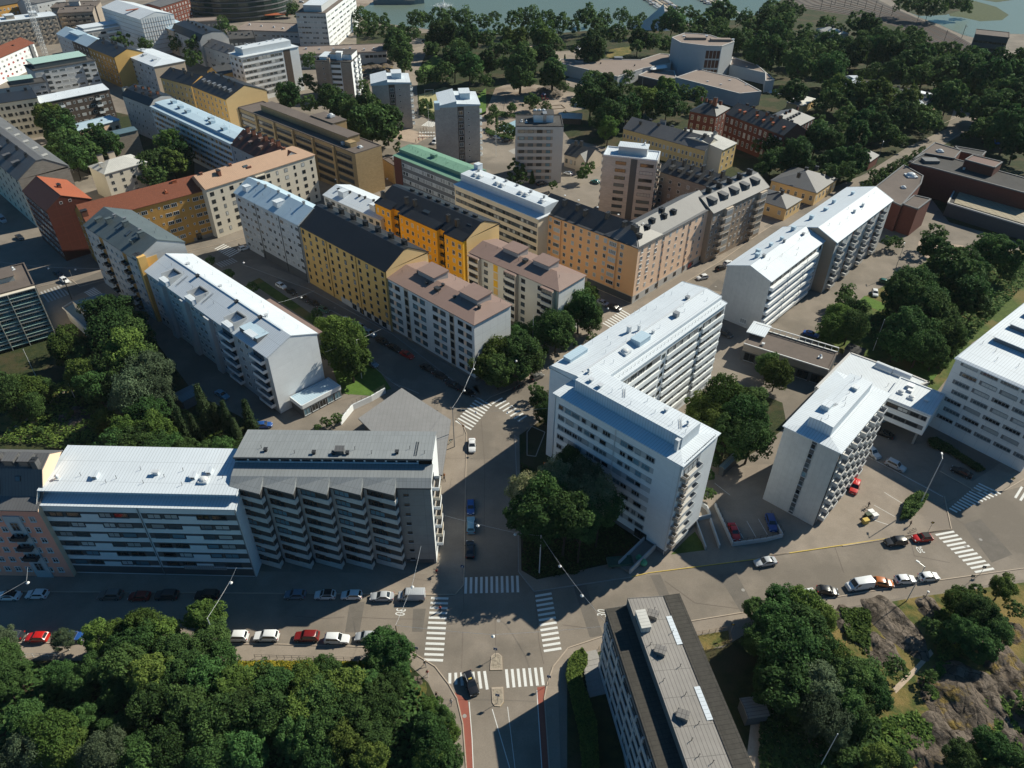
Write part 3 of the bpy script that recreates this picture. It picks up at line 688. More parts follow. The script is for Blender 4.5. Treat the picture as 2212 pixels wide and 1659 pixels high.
for j in range(7):
 z = H - 2.6 - j * fh
 balc(T,'R',3.6,z - 0.4,3.2,1.3,'w_palecream' if j % 2 else 'w_white','w_tan')
pipes(T,'F',(V[5][0] + 0.25,),H - 0.5)
band(T,'F',0.5,-0.5,0.0,1.1,'w_darkgrey',0.1,'plinth')
for fx,k,y in ((0.12,'hook',7.2),(0.15,'vent',6.3),(0.30,'hook',5.7),(0.4,'vent',5.6),(0.5,'vent',5.5),(0.53,'dormer',5.4),(0.57,'vent',5.6),(0.6,'hook',7.0),(0.69,'hook',5.8),(0.82,'vent',6.0),(0.88,'hook',7.4),(0.96,'hook',6.0)):
 ri(T,k,fx,y,'metal_dark' if k != 'dormer' else 'roof_darkgrey',*((1.6,1.2,1.0) if k == 'dormer' else (0.9,0.9,1)))
ri(T,'ladder',0.915,5.2,'metal_dark',4.5)
finish(T)

# peach building at the left edge
T = bld('apartment_block','peach apartment house with dark mansard roof and dormers at the left edge',P(t,-420,1085),P(t,322,1100),P(t,790,470),19.4,
  lambda D: [(0,0,0),(2.4,0.9,0),(5.2,5.2,0),(8.6,6.2,0),(D,3.9,0)],{'F': 'w_peach','R': 'w_peachlight','L': 'w_peach'},'roof_darkgrey',D=11.5)
grid(T,'F',7,6,1.6,2.9,1.15,1.35,'x','frame_white',('glass_dark','glass_mid'),u0=0.2,u1=-0.8,skip=lambda i,j: i == 4)
u = T.L * 4.5 / 7
band(T,'F',u - 1.6,u + 1.6,0.0,17.6,'w_greyplaster',0.25,'stair_bay')
for j in range(5): win(T,'F',u,2.2 + j * 2.9,1.5,2.2,'x','frame_grey',('glass_dark',),0.26)
for j in (1,2,3): link('balcony',balc_mesh(2.6,1.1,'metal_dark','w_darkgrey',0.95),T.o,(u,-0.3,1.8 + j * 2.9 + 1.4),0)
for k,fx in enumerate((0.42,0.62,0.8)): ri(T,'dormer',fx,5.6,'roof_darkgrey',2.0,2.2,1.5)
ri(T,'chimney',0.93,5.8,'roof_darkgrey',1.0,1.2,1.6); ri(T,'ladder',0.86,5.3,'metal_dark',3); ri(T,'ladder',0.5,2.6,'metal_dark',3); ri(T,'skywin',0.72,4.2,'metal_dark',1.0,1.0)
finish(T)

# slate roofed single storey pavilion behind the folded building
pz = 4.6; pol = [G(*P(t2,x,y),pz) for x,y in ((893,308),(1350,760),(1622,800),(1698,322),(1270,45))]
cx = sum(p.x for p in pol) / 5; cy = sum(p.y for p in pol) / 5
o = thing('pavilion','low pavilion with a big five sided slate grey roof at the street corner','building',(cx,cy,0))
q = [(p.x - cx,p.y - cy) for p in pol]
m = MB().prism([(x * 0.9,y * 0.9) for x,y in q],0,pz - 0.3,'w_darkgrey',skip='tb'); part('wall',m,o)
m = MB()
m.prism(q,pz - 0.35,pz,'roof_darkgrey',skip='t'); apex = (q[2][0] * 0.15 + q[4][0] * 0.2,q[2][1] * 0.15 + q[4][1] * 0.2,pz + 0.12)
for i in range(5): a_,b_ = q[i],q[(i + 1) % 5]; m.face([(a_[0],a_[1],pz),(b_[0],b_[1],pz),apex],'roof_slate')
part('roof',m,o)

# long white church-side block with loggias cut in the roof
def mk(name,label,A,B,C,h,*a,**k): return bld(name,label,A,B,C,h,*a,**k)
T = bld('apartment_block','long white roofed apartment block with loggias cut into its roof',P((0,1),1262,690),P((1,1),108,1438),P((1,1),540,1238),17.6,
  lambda D: [(0,0,0),(D / 2,2.9,0),(D,0,0)],{'F': 'w_greyplaster','R': 'w_white','L': 'w_greyplaster'},'roof_white',insL=False)
Tg = T
grid(T,'F',16,6,1.6,2.7,1.5,1.35,'2','frame_white',('glass_dark','glass_mid','glass_blue'),u0=1,u1=T.L * 0.62,skip=lambda i,j: i % 5 == 4)
for k in range(3): band(T,'F',T.L * (0.14 + 0.2 * k),T.L * (0.14 + 0.2 * k) + 2.6,0,T.h - 0.3,'w_greyplaster',1.1,'stair_bay')
for j in range(6):
 z = 1.4 + j * 2.7
 for u in (0.70,0.93): balc(T,'F',T.L * u,z,5.6,1.3,'w_white','w_offwhite')
 for u in (0.79,0.845): win(T,'F',T.L * u,z + 0.6,1.6,1.4,'2','frame_white',('glass_dark','glass_mid'))
for fx in (0.15,0.38,0.68):
 x = fx * T.L; z = T.h
 m = MB(); m.box(x,x + 4.2,1.2,4.2,z + 0.3,z + 0.9,'w_darkgrey','w_midgrey'); m.box(x,x + 4.2,4.2,4.5,z + 0.3,z + 2.7,'w_midgrey'); m.box(x + 0.2,x + 4.0,4.12,4.2,z + 0.9,z + 2.2,'glass_dark')
 m.box(x - 0.12,x,0.6,4.6,z + 0.3,z + 2.5,'w_greyplaster'); m.box(x + 4.2,x + 4.32,0.6,4.6,z + 0.3,z + 2.5,'w_greyplaster'); m.box(x,x + 4.2,-0.5,1.2,z + 0.3,z + 1.5,'roof_white')
 part('roof_terrace',m,T.o)
m = MB(); x = T.L - 14; m.box(x,T.L - 6,1.2,5.4,T.h + 0.4,T.h + 2.0,'w_midgrey','roof_ltblue'); m.box(x + 3,x + 7,0.6,2.4,T.h + 1.6,T.h + 2.2,'roof_white'); part('roof_terrace',m,T.o)
part('back_strip',MB().box(T.L * 0.62,T.L,T.D + 0.4,T.D + 1.7,T.h - 0.4,T.h - 0.15,'roof_brown'),T.o)
m = MB(); m.box(T.L * 0.0,T.L * 0.94,T.D / 2 - 0.22,T.D / 2 + 0.22,T.h + 2.82,T.h + 3.0,'roof_white'); part('ridge_cap',m,T.o)
scat(T,11,hook=(14,'metal_light',0.55,0.9)); scat(T,12,hook=(8,'metal_grey',0.2,0.45)); scat(T,13,vent=(3,'metal_light',0.55,0.62))
for fx in (0.3,0.62,0.8): ri(T,'vent',fx,T.D * 0.46,'metal_dark',1.3,1.3,0.9)
ri(T,'ladder',0.25,1.5,'metal_grey',4); ri(T,'ladder',0.47,1.5,'metal_grey',4)
finish(T)
# entrance pavilion at its end
pz = 3.6; a_,b_,c_ = G(*P(t2,320,128),pz),G(*P(t2,402,205),pz),G(*P(t2,735,38),pz)
T = bld('entrance_pavilion','flat white canopy with glazed entrance at the end of the long white block',P(t2,405,205),P(t2,738,30),P(t2,660,-30),pz,lambda D: prof_flat(D,0.25),'w_darkgrey','roof_ltblue',ov=0.0,D=5.2)
band(T,'F',0,0,pz - 0.9,pz + 0.35,'w_white',0.2,'fascia'); band(T,'L',0,0,pz - 0.9,pz + 0.35,'w_white',0.2,'fascia')
grid(T,'F',5,1,0.4,3,1.9,2.0,'2','frame_grey',('glass_dark','glass_blue')); finish(T)

# grey gabled block with dark metal roof, yellow end wall patch
T = bld('apartment_block','grey gabled apartment block with dark green metal roof and tall chimney stacks',P((0,1),727,292),P((0,1),1178,592),P((0,1),1632,462),20.5,
  lambda D: [(0,0,0),(D * 0.5,3.6,0),(D,0,0)],{'F': 'w_greyplaster','R': 'w_greyplaster','L': 'w_ochre'},'roof_greygreen')
grid(T,'F',11,6,1.8,3.0,1.3,1.35,'2','frame_white',('glass_dark','glass_mid'),skip=lambda i,j: i in (3,8))
for u in (3.5,8.5):
 u = T.L * u / 11
 band(T,'F',u - 1.2,u + 1.2,1,T.h - 0.4,'w_ochre',0.05,'balcony_recess')
 for j in range(6): balc(T,'F',u,1.4 + 3 * j,2.4,1.3,'metal_dark','w_greyplaster')
band(T,'R',0.1,T.D * 0.4,0,T.h - 0.6,'w_yellow',0.06,'yellow_bay'); band(T,'R',0.1,2.4,0.0,T.h + 0.9,'w_yellow',1.4,'stair_bay')
for fx,y,kd in ((0.27,0.3,'box'),(0.5,0.42,'box'),(0.8,0.4,'box'),(0.12,0.16,'dormer'),(0.62,0.32,'skywin'),(0.78,0.18,'dormer'),(0.45,0.32,'skywin')):
 ri(T,kd,fx,y,'roof_greygreen',*((1.2,1.6,1.4) if kd == 'box' else (1.4,2.0,1.2)))
ri(T,'chimney',0.985,0.06,'w_greyplaster',1.8,1.8,1.0,z=T.h + 0.2)
scat(T,5,hook=(9,'metal_grey',0.55,0.9),vent=(3,'metal_grey',0.4,0.5)); finish(T)

# angular low chapel in front of it
pz = 6.5
pol = [G(*P((0,1),x,y),pz) for x,y in ((625,950),(990,1040),(1050,925),(905,880))]
pol2 = [G(*P((0,1),x,y),4.5) for x,y in ((540,1010),(760,1200),(800,1050),(625,965))]
o = thing('chapel','low angular chapel with a grey ribbed roof and a wall cross','building',(pol[0].x,pol[0].y,0)); ox,oy = pol[0].x,pol[0].y
def _pp(pl): return [(p.x - ox,p.y - oy) for p in pl]
def ccw(pl):
 s_ = sum(pl[i][0] * pl[(i + 1) % len(pl)][1] - pl[(i + 1) % len(pl)][0] * pl[i][1] for i in range(len(pl)))
 return pl if s_ > 0 else pl[::-1]
part('hall',MB().prism(ccw(_pp([G(*P((0,1),x,y),pz) for x,y in ((628,952),(790,1080),(1100,1150),(1060,925),(905,882))])),0,pz,'w_offwhite','roof_teal',skip='b'),o)
part('side_wing',MB().prism(ccw(_pp([G(*P((0,1),x,y),4.2) for x,y in ((560,1015),(745,1180),(800,1100),(640,965))])),0,4.2,'w_offwhite','roof_teal',skip='b'),o)
part('parapet',MB().tube([(p.x - ox,p.y - oy,4.4) for p in [G(*P((0,1),x,y),4.2) for x,y in ((625,965),(545,1012),(755,1205))]],0.25,4,'w_offwhite'),o)
k_ = G(*P((0,1),650,935),0); part('cross',MB().box(-0.1,0.1,-0.1,0.1,0,7.5,'metal_dark').box(-1.2,1.2,-0.08,0.08,5.6,5.8,'metal_dark'),o,loc=(k_.x - ox - 1,k_.y - oy,0))

# red tiled gable block
T = bld('apartment_block','dark red gabled apartment block whose roof is half brown and half bright orange',P((0,0),200,1655),P((0,1),405,172),P((0,1),782,62),18.2,
  lambda D: prof_gable(D,3.8,0.4),{'F': 'w_reddark','R': 'w_reddark','L': 'w_reddark'},'roof_brownmetal')
m = MB(); m.face([(-0.1,T.D * 0.4,T.h + 3.86),(T.L + 0.12,T.D * 0.4,T.h + 3.86),(T.L + 0.12,T.D + 0.35,T.h + 0.05),(-0.1,T.D + 0.35,T.h + 0.05)],'roof_redmetal'); part('roof',m,T.o)  # sunlit slope coloured orange, the shaded one left brown
grid(T,'F',9,6,1.6,2.8,1.7,1.2,'3','frame_white',('glass_mid','glass_curtain','glass_dark'))
for j in range(6): win(T,'R',T.D * 0.8,1.5 + j * 2.8,0.8,0.8,'1','frame_white',('glass_dark',))
win(T,'R',T.D * 0.35,T.h + 1.0,0.9,0.9,'1','frame_white',('glass_dark',)); win(T,'R',T.D * 0.55,T.h + 1.0,0.9,0.9,'1','frame_white',('glass_dark',))
ri(T,'chimney',0.55,0.6,'chim_brick',1.6,1,1.2); finish(T)
# beige block behind, leftmost
T = bld('apartment_block','beige apartment house with grey slate roof full of dormers at the left edge',P((0,0),-520,1000),P((0,0),158,1562),P((0,0),600,1455),18.2,
  lambda D: [(0,0,0),(D * 0.45,5.2,0),(D * 0.6,5.2,0),(D,0.6,0)],{'F': 'w_palecream','R': 'w_tan','L': 'w_tan'},'roof_darkgrey')
grid(T,'F',16,6,1.5,2.9,1.1,1.4,'2','frame_dark',('glass_dark',))
for k in range(5):
 ri(T,'dormer',0.5 + 0.1 * k,T.D * 0.12,'roof_darkgrey',2.2,2.6,1.6); ri(T,'chimney',0.52 + 0.1 * k,T.D * 0.4,'metal_dark',1.2,0.8,1.3)
 ri(T,'dormer',0.54 + 0.1 * k,T.D * 0.66,'roof_oldwhite',2.0,2.0,1.2,z=T.h + 3.2)
finish(T)
# ochre building with terracotta roof
T = bld('apartment_block','ochre apartment house with orange tile roof beside the grey gabled block',P((0,1),745,262),P((0,1),1772,-12),P((0,1),612,135),17.2,
  lambda D: prof_gable(D,4.0),{'F': 'w_ochre','R': 'w_ochre','L': 'w_ochre'},'roof_terracotta',D=11.0)
grid(T,'F',14,5,2.4,2.95,[2.1,2.1,0.7,0.7],[1.35,1.35,0.8,0.8],['3','3','1','1'],'frame_white',('glass_dark','glass_dark','glass_mid'),u0=4)
grid(T,'L',3,5,2.4,2.95,1.2,1.3,'2','frame_white')
ri(T,'chimney',0.02,0.18,'chim_brick',1.8,1.6,3.0,z=T.h); ri(T,'hood',0.69,0.2,'roof_redmetal'); ri(T,'box',0.8,0.42,'roof_redmetal',1.6,0.5,0.8); ri(T,'vent',0.22,0.12,'roof_redmetal')
band(T,'F',T.L - 8,-0.2,0,1.3,'w_base',0.06,'plinth'); win(T,'F',T.L - 6.0,0.0,1.9,2.6,'2','frame_dark',('glass_dark',),0.08,'door'); finish(T)
# white corner house with pink-tan roof
T = bld('apartment_block','white apartment house with pinkish tan metal roof and corner bay windows',P((0,0),1782,1640),P((1,0),512,1340),P((1,0),240,1240),18.6,
  lambda D: prof_hip(D,3.4),'w_palecream','roof_tan',insL=False,D=11.5)
grid(T,'F',12,6,1.5,2.8,[1.5,0.9],1.45,['2','1'],'frame_dark',('glass_dark','glass_dark','glass_curtain'),skip=lambda i,j: i in (5,))
for j in range(1,6):
 band(T,'F',T.L * 5.05 / 12,T.L * 6.05 / 12,1.2 + j * 2.8,3.7 + j * 2.8,'w_palecream',0.9,'bay'); win(T,'F',T.L * 5.55 / 12,2.0 + j * 2.8,T.L / 13,1.35,'3','frame_dark',('glass_dark',),0.91)
ri(T,'chimney',0.17,0.3,'chim_brick',1.0,1.6,1.6); ri(T,'box',0.42,0.22,'chim_brick',1.6,0.6,0.4); ri(T,'skywin',0.4,0.3,'metal_dark',2,1)
for fx in (0.05,0.3,0.8): ri(T,'vent',fx,0.47,'chim_brick',1.5,1,1)
finish(T)
# light grey-blue house and yellow house along the shaded street
T = bld('apartment_block','pale grey apartment house with light blue metal roof next to the black roofed yellow one',P((0,1),2032,8),P((1,1),374,290),P((1,1),535,118),20.6,
  lambda D: prof_gable(D,3.6),{'F': 'w_greyplaster','R': 'w_greyplaster','L': 'w_white'},'roof_ltblue',D=12.4)
Ta = T
grid(T,'F',13,7,1.6,2.72,[1.9,1.5,1.0],1.35,['3','2','2'],'frame_white',GL,u0=1.0)
pipes(T,'F',(T.L * 0.33,T.L * 0.7,T.L - 0.2),T.h - 0.3,'metal_dark'); band(T,'F',T.L * 0.3,T.L - 0.4,0,3.2,'w_darkgrey',0.06,'shopfront')
ri(T,'box',0.62,0.22,'roof_white',2.6,3.0,1.3); ri(T,'box',0.12,0.2,'roof_white',2.2,2.0,1.3); scat(T,21,hook=(8,'metal_grey',0.1,0.4),vent=(5,'metal_grey',0.44,0.54)); finish(T)
T = bld('apartment_block','ochre yellow apartment house with a plain black roof and even rows of windows',P((1,1),380,292),P((1,1),1133,695),P((1,1),1482,528),20.2,
  lambda D: [(0,0,0),(D * 0.45,4.4,0),(D * 0.55,4.4,0),(D,0.4,0)],{'F': 'w_yellow','R': 'w_lightyellow','L': 'w_yellow'},'roof_black')
grid(T,'F',12,7,1.9,2.65,1.0,1.35,'2','frame_dark',('glass_dark','glass_dark','glass_mid','glass_curtain'))
pipes(T,'F',(0.3,T.L * 0.33,T.L * 0.67,T.L - 0.2),T.h - 0.3,'w_ochre'); band(T,'F',T.L * 0.42,-0.2,0,2.1,'w_offwhite',0.06,'plinth')
for k in range(5): win(T,'F',T.L * (0.58 + 0.085 * k),0.1,2.0,1.9,'2','frame_dark',('glass_dark',),0.07,'shop_window')
for k in range(7): ri(T,'chimney',0.1 + 0.14 * k,0.6,'roof_black',1.6,1.0,1.6)
finish(T)
def small_pents(T,specs,wallm='w_lath',roofm='roof_brown'):
 for fx0,fx1,y0,y1 in specs: penthouse(T,fx0 * T.L,fx1 * T.L,y0 * T.D,y1 * T.D,2.3,wallm,roofm,z=T.h + 0.6)
T = bld('apartment_block','white panel apartment house with brown metal roof and two raised roof cabins',P((1,1),1138,742),P((1,1),1897,1153),P((1,1),2207,976),18.1,
  lambda D: prof_hip(D,1.6),'w_whitepanel','roof_brown',insL=False,base=('w_base',0.9))
for j in range(6):
 z = 1.9 + j * 2.72
 for k,fx in enumerate((0.035,0.13,0.34,0.43,0.575,0.665,0.855,0.945)):
  win(T,'F',fx * T.L,z,2.0,1.4,'1' if k % 2 else '2n','frame_dark',('glass_blue','glass_mid','glass_dark'))
  if k % 2 == 0: band(T,'F',(fx + 0.033) * T.L,(fx + 0.062) * T.L,z,z + 1.4,'w_peachlight',0.05,'panel')
for fx in (0.235,0.76):
 band(T,'F',fx * T.L - 0.9,fx * T.L + 0.9,0.4,T.h - 0.5,'w_beige',0.05,'stair_strip')
 for j in range(6): win(T,'F',fx * T.L,1.4 + 2.72 * j,1.4,1.9,'1','frame_dark',('glass_dark',),0.06)
small_pents(T,((0.2,0.39,0.42,0.8),(0.68,0.87,0.42,0.8)))
ri(T,'box',0.48,0.3,'metal_dark',1.6,1.2,0.7); scat(T,31,hook=(10,'metal_dark',0.2,0.9),vent=(5,'metal_dark',0.2,0.5)); finish(T)
T = bld('apartment_block','cream apartment house with brown roof and stacked glazed bays behind the yellow one',P((1,1),1862,528),P((2,1),422,862),P((2,1),650,727),17.2,
  lambda D: prof_hip(D,1.6),{'F': 'w_palecream','R': 'w_whitepanel','L': 'w_whitepanel'},'roof_brown',insL=False)
for j in range(6):
 z = 1.4 + j * 2.6
 for k,fx in enumerate((0.19,0.42,0.62,0.8)): win(T,'F',fx * T.L,z + 0.3,1.5,1.35,'2','frame_dark',('glass_dark','glass_mid'))
 for fx in (0.07,0.5,0.9):
  link('balcony',balc_mesh(4.0,1.4,'w_palecream','w_offwhite'),T.o,(fx * T.L,0,z - 0.3),0); win(T,'F',fx * T.L,z + 0.75,3.8,1.4,'4','frame_dark',('glass_dark',),1.1)
 band(T,'F',0.28 * T.L,0.33 * T.L,z,z + 2.2,'w_vividyellow' if j % 2 else 'w_yellow',0.05,'panel')
for fx in (0.07,0.5,0.9): part('bay_roof',MB().box(fx * T.L - 2.1,fx * T.L + 2.1,-1.6,0.3,T.h - 0.5,T.h - 0.2,'roof_brown'),T.o); band(T,'F',fx * T.L + 2.0,fx * T.L + 2.3,0.5,T.h - 0.4,'w_beige',1.4,'fin')
small_pents(T,((0.26,0.43,0.42,0.8),(0.6,0.77,0.42,0.8)))
ri(T,'box',0.52,0.4,'metal_dark',1.3,1.3,0.8); scat(T,32,hook=(8,'metal_dark',0.2,0.9)); finish(T)
T = bld('apartment_block','vivid orange yellow apartment house with black roof and stepped bays',P((1,1),1068,82),P((1,1),1832,418),P((1,1),2122,292),19.2,
  lambda D: [(0,0,0),(D * 0.45,3.6,0),(D * 0.55,3.6,0),(D,0.5,0)],{'F': 'w_vividyellow','R': 'w_lightyellow','L': 'w_vividyellow','K': 'w_palecream'},'roof_black')  # unseen back wall coloured pale to keep orange bounce off its neighbour
for a0,a1 in ((0.0,0.19),(0.29,0.72),(0.8,0.995)):
 band(T,'F',a0 * T.L,a1 * T.L,0,T.h - 0.2,'w_vividyellow',1.5,'bay')
 m = MB(); m.face([(a0 * T.L - 0.2,-1.8,T.h - 0.1),(a1 * T.L + 0.2,-1.8,T.h - 0.1),(a1 * T.L + 0.2,1.5,T.h + 1.1),(a0 * T.L - 0.2,1.5,T.h + 1.1)],'roof_black'); m.box(a0 * T.L - 0.2,a1 * T.L + 0.2,-1.8,0,T.h - 0.3,T.h - 0.11,'roof_black'); part('bay_roof',m,T.o)
 n = max(2,int((a1 - a0) * 17))
 for j in range(6):
  for i in range(n): win(T,'F',(a0 + (a1 - a0) * (i + 0.5) / n) * T.L,1.8 + j * 2.85,1.2 if i % 3 else 0.6,1.5,'2' if i % 3 else '1','frame_white',('glass_dark','glass_mid','glass_curtain'),1.5)
for fx in (0.24,0.76):
 for j in range(6): link('balcony',balc_mesh(2.4,1.0,'metal_dark','metal_dark',0.95),T.o,(fx * T.L,0,1.5 + j * 2.85),0); win(T,'F',fx * T.L,1.8 + j * 2.85,0.9,1.9,'1','frame_dark',('glass_dark',),0,'balcony_door')
for fx,y in ((0.02,0.1),(0.27,0.2),(0.36,0.22),(0.74,0.2),(0.84,0.18)): ri(T,'chimney',fx,y,'metal_dark',1.0,1.0,2.0)
ri(T,'skywin',0.5,0.2,'m',3.0,1.2); ri(T,'skywin',0.93,0.3,'m',2.0,0.5)
for k in range(8): ri(T,'box',0.2 + 0.1 * k,0.56,'metal_dark',1.8,0.6,0.6)
finish(T)
T = bld('apartment_block','low white apartment house with white metal roof half hidden behind the orange yellow one',P((1,1),592,28),P((1,1),1088,248),P((1,1),1075,60),14.5,
  lambda D: prof_gable(D,2.0),'w_offwhite','roof_white',D=12)
grid(T,'F',9,5,1.2,2.7,1.9,1.3,'2','frame_dark',('glass_dark','glass_mid'));
for fx in (0.25,0.8): ri(T,'box',fx,0.25,'roof_white',3.0,2.4,1.8)
scat(T,41,vent=(6,'metal_dark',0.3,0.5)); finish(T)
# cream ribbon block with blue skirt and white raised roof; green roofed office beside it
T = bld('apartment_block','cream ribbon windowed block with white raised roof and pairs of skylight domes',P((1,0),1728,1598),P((2,1),243,238),P((2,1),350,10),19.3,
  lambda D: prof_pent(D,3.0,0.4,2.7,0.4),'w_cream','roof_white',D=13.5)
ribbon(T,'F',6,2.2,2.75,1.35,panel='w_darkgrey',frame='frame_dark',seg=(0.9,1.8),gap=0.5)
for fx in (0.13,0.19,0.4,0.46,0.68,0.74,0.92): ri(T,'dome',fx,5.2,'metal_light',1.9)
scat(T,43,vent=(6,'metal_grey',0.5,0.7)); ri(T,'box',0.03,10.5,'roof_white',2.2,2.2,4.0,z=T.h + 1); finish(T)
T = bld('office_block','grey banded office with green copper roof and a dark red end bay',P((1,0),1200,1345),P((1,0),1768,1570),P((1,0),1330,1245),17.6,
  lambda D: [(0,0,0),(3.0,0.4,0),(3.0,1.7,0),(D * 0.6,2.2,0),(D,0.4,0)],'w_midgrey','roof_copper',D=13.5)
band(T,'F',0,4.5,0,T.h - 0.3,'w_redbrick',0.15,'brick_bay'); band(T,'L',0,0,0,T.h - 0.3,'w_redbrick',0.05,'brick_bay')
ribbon(T,'F',5,1.9,3.1,1.6,u0=4.8,panel='w_greyplaster',frame='frame_white',seg=(1.2,1.9),gap=0.15,gl=('glass_curtain','glass_curtain','glass_mid','glass_curtain'))
ri(T,'box',0.45,6.2,'roof_copper',2.4,1.5,1.1); scat(T,44,hook=(16,'roof_copper',0.28,0.55),ladder=(2,'roof_copper',0.35,0.4)); finish(T)

# orange corner building, two wings
T = bld('apartment_block','orange corner apartment house with black metal roof and rows of windows on two streets',P((2,1),246,163),P((2,1),1112,492),P((2,1),1330,360),19.4,
  lambda D: [(0,0,0),(0.6,0.1,0.6),(D / 2,4.0,D / 2),(D,0.2,0)],{'F': 'w_orange','R': 'w_peachlight','L': 'w_orange'},'roof_dark',D=12.5,insL=False,base=('w_beige',2.6))
b2 = G(*P((2,1),1757,135),19.4); a2 = G(*P((2,1),1112,492),19.4); L2 = (b2 - a2).length; c2 = loc2(T,a2); r2 = math.atan2((b2 - a2).y,(b2 - a2).x) - T.rz
org2 = (c2[0],c2[1],r2)
p_,w_ = T.pr,T.wall
wing(T,L2,12.5,19.4,[(0,0,0),(0.6,0.1,0.6),(6.25,4.0,6.25),(12.5,0.2,0)],'w_peachlight','roof_darkgrey',org=org2,insL=True,insR=False,base=('w_offwhite',2.6))
T.pr = p_
grid(T,'F',12,6,3.9,2.65,[1.15,1.15,2.6,1.15,1.15,1.15,1.15,1.15,1.15,2.8,1.15,1.15],1.4,['2','2','4','2','2','2','2','2','2','4','2','2'],'frame_white',GL,u0=0.4,u1=-1,skip=lambda i,j: i == 11)
for i_ in (2,9):
 u = 0.4 + (T.L - 1.4) * (i_ + 0.5) / 12
 band(T,'F',u - 1.55,u + 1.55,3.0,T.h - 0.25,'w_orange',0.5,'bay')
for wv in list(T.wins):
 if wv[4] > 2: T.wins.remove(wv); T.wins.append((wv[0],-0.51) + wv[2:])
band(T,'F',T.L * 0.55,-0.3,0.2,2.4,'w_darkgrey',0.08,'shopfront')
grid(T,'F',11,6,3.9,2.65,1.1,1.4,'2','frame_white',('glass_dark','glass_dark','glass_mid','glass_curtain'),org=org2,L=L2,D=12.5,u0=0.3)
grid(T,'F',8,1,0.7,2.6,1.6,1.5,'2','frame_dark',('glass_dark',),org=org2,L=L2,D=12.5,out=0.06)
win(T,'F',L2 * 0.78,0.3,2.2,1.9,'2','frame_dark',('lamp_red',),0.1,'shop_window',org=org2,L=L2,D=12.5)
pipes(T,'F',(L2 * 0.33,L2 * 0.68),19,'w_peachlight',org=org2,L=L2,D=12.5)
for fx,y in ((0.18,0.36),(0.32,0.36),(0.41,0.3),(0.6,0.42),(0.78,0.36),(0.9,0.34)): ri(T,'chimney',fx,y,'metal_dark',0.9,1.5,1.5)
def ri2(kind,u,y,z,mat,a,b,c): x,y_,r_ = sub_org(T,u,y,0,org2); link(RN[kind],rmesh(kind,mat,a,b,c),T.o,(x,y_,z),r_)
for u,y in ((3.5,2.6),(4.5,5.4),(9,3.6),(13,4.6),(19,4.2),(24,4.0),(20,6.0)): ri2('chimney',u,y,19.4 + 0.62 * y - 0.5,'metal_dark',1.3,1.6,1.4)
scat(T,45,disc=(5,'metal_grey',0.55,0.7)); finish(T)
T = bld('apartment_block','taupe apartment house with projecting bays and grey dormered roof up the sunlit street',P((2,1),1757,190),P((3,1),30,-40),P((2,0),1500,1560),18.6,
  lambda D: [(0,0,0),(D * 0.42,3.6,0),(D * 0.62,3.8,0),(D,0.5,0)],'w_taupe','roof_darkgrey',D=13)
grid(T,'F',13,6,1.8,2.75,1.1,1.4,'2','frame_white',GL,skip=lambda i,j: i in (2,3,10,11))
for u0 in (2,10):
 ua,ub = T.L * u0 / 13,T.L * (u0 + 2) / 13
 for j in range(6): balc(T,'F',ua + 0.7,1.2 + j * 2.75,2.0,1.2,'w_beige','w_offwhite',door=False)
 band(T,'F',ua + 1.6,ub + 0.3,3,T.h - 0.3,'w_beige',1.1,'bay')
 for j in range(6): win(T,'F',(ua + 1.6 + ub + 0.3) / 2,2.3 + j * 2.75,ub - ua - 1.7,1.6,'4','frame_white',('glass_curtain','glass_mid','glass_dark'),1.11)
for k in range(5): ri(T,'dormer',0.1 + 0.19 * k,0.14,'roof_darkgrey',2.2,3.2,1.8); ri(T,'chimney',0.16 + 0.18 * k,0.5,'metal_dark',1.0,1.8,1.8)
finish(T)
# inner courtyard roofs behind
T = bld('apartment_block','dark roofed courtyard wing crowded with chimneys behind the orange corner house',P((2,0),1285,1480),P((2,0),1830,1650),P((2,0),1950,1560),16.5,
  lambda D: prof_gable(D,3.0),{'F': 'w_tan','R': 'w_tan','L': 'w_peach'},'roof_dark',D=13)
grid(T,'F',7,5,1.8,2.8,1.2,1.4,'2','frame_white',GL)
for k in range(6): ri(T,'chimney',0.12 + 0.15 * k,0.35 + 0.1 * (k % 2),'metal_dark',0.8,2.0,1.8); ri(T,'dormer',0.15 + 0.14 * k,0.14,'roof_dark',2.0,1.8,1.2)
finish(T)
# tan point block with white roof
T = bld('tower_block','tan brick tower block with folded white roof and dark ribbon windows',P((2,0),805,1350),P((2,0),1275,1400),P((2,0),1432,1335),23.5,
  lambda D: prof_flat(D,0.5),'w_beigegrey','roof_white',ov=0)
band(T,'F',T.L * 0.52,T.L * 0.64,0,T.h - 0.1,'w_darkgrey',0.04,'recess')
for j in range(8):
 z = 1.2 + j * 2.8
 win(T,'F',T.L * 0.34,z,4.0,1.3,'4','frame_dark',('glass_dark','glass_mid')); win(T,'F',T.L * 0.82,z,5.0,1.3,'4','frame_dark',('glass_dark','glass_mid','glass_curtain'))
 balc(T,'L',1.6,z - 0.4,2.2,1.4,'metal_grey','w_offwhite',door=False); balc(T,'R',2.5,z - 0.4,3,1.2,'w_beige','w_offwhite')
penthouse(T,T.L * 0.25,T.L * 0.78,T.D * 0.35,T.D * 0.8,3.0,'w_greyplaster','roof_white',z=T.h); ri(T,'hood',0.7,0.7,'metal_light',1,z=T.h + 3.2); finish(T)

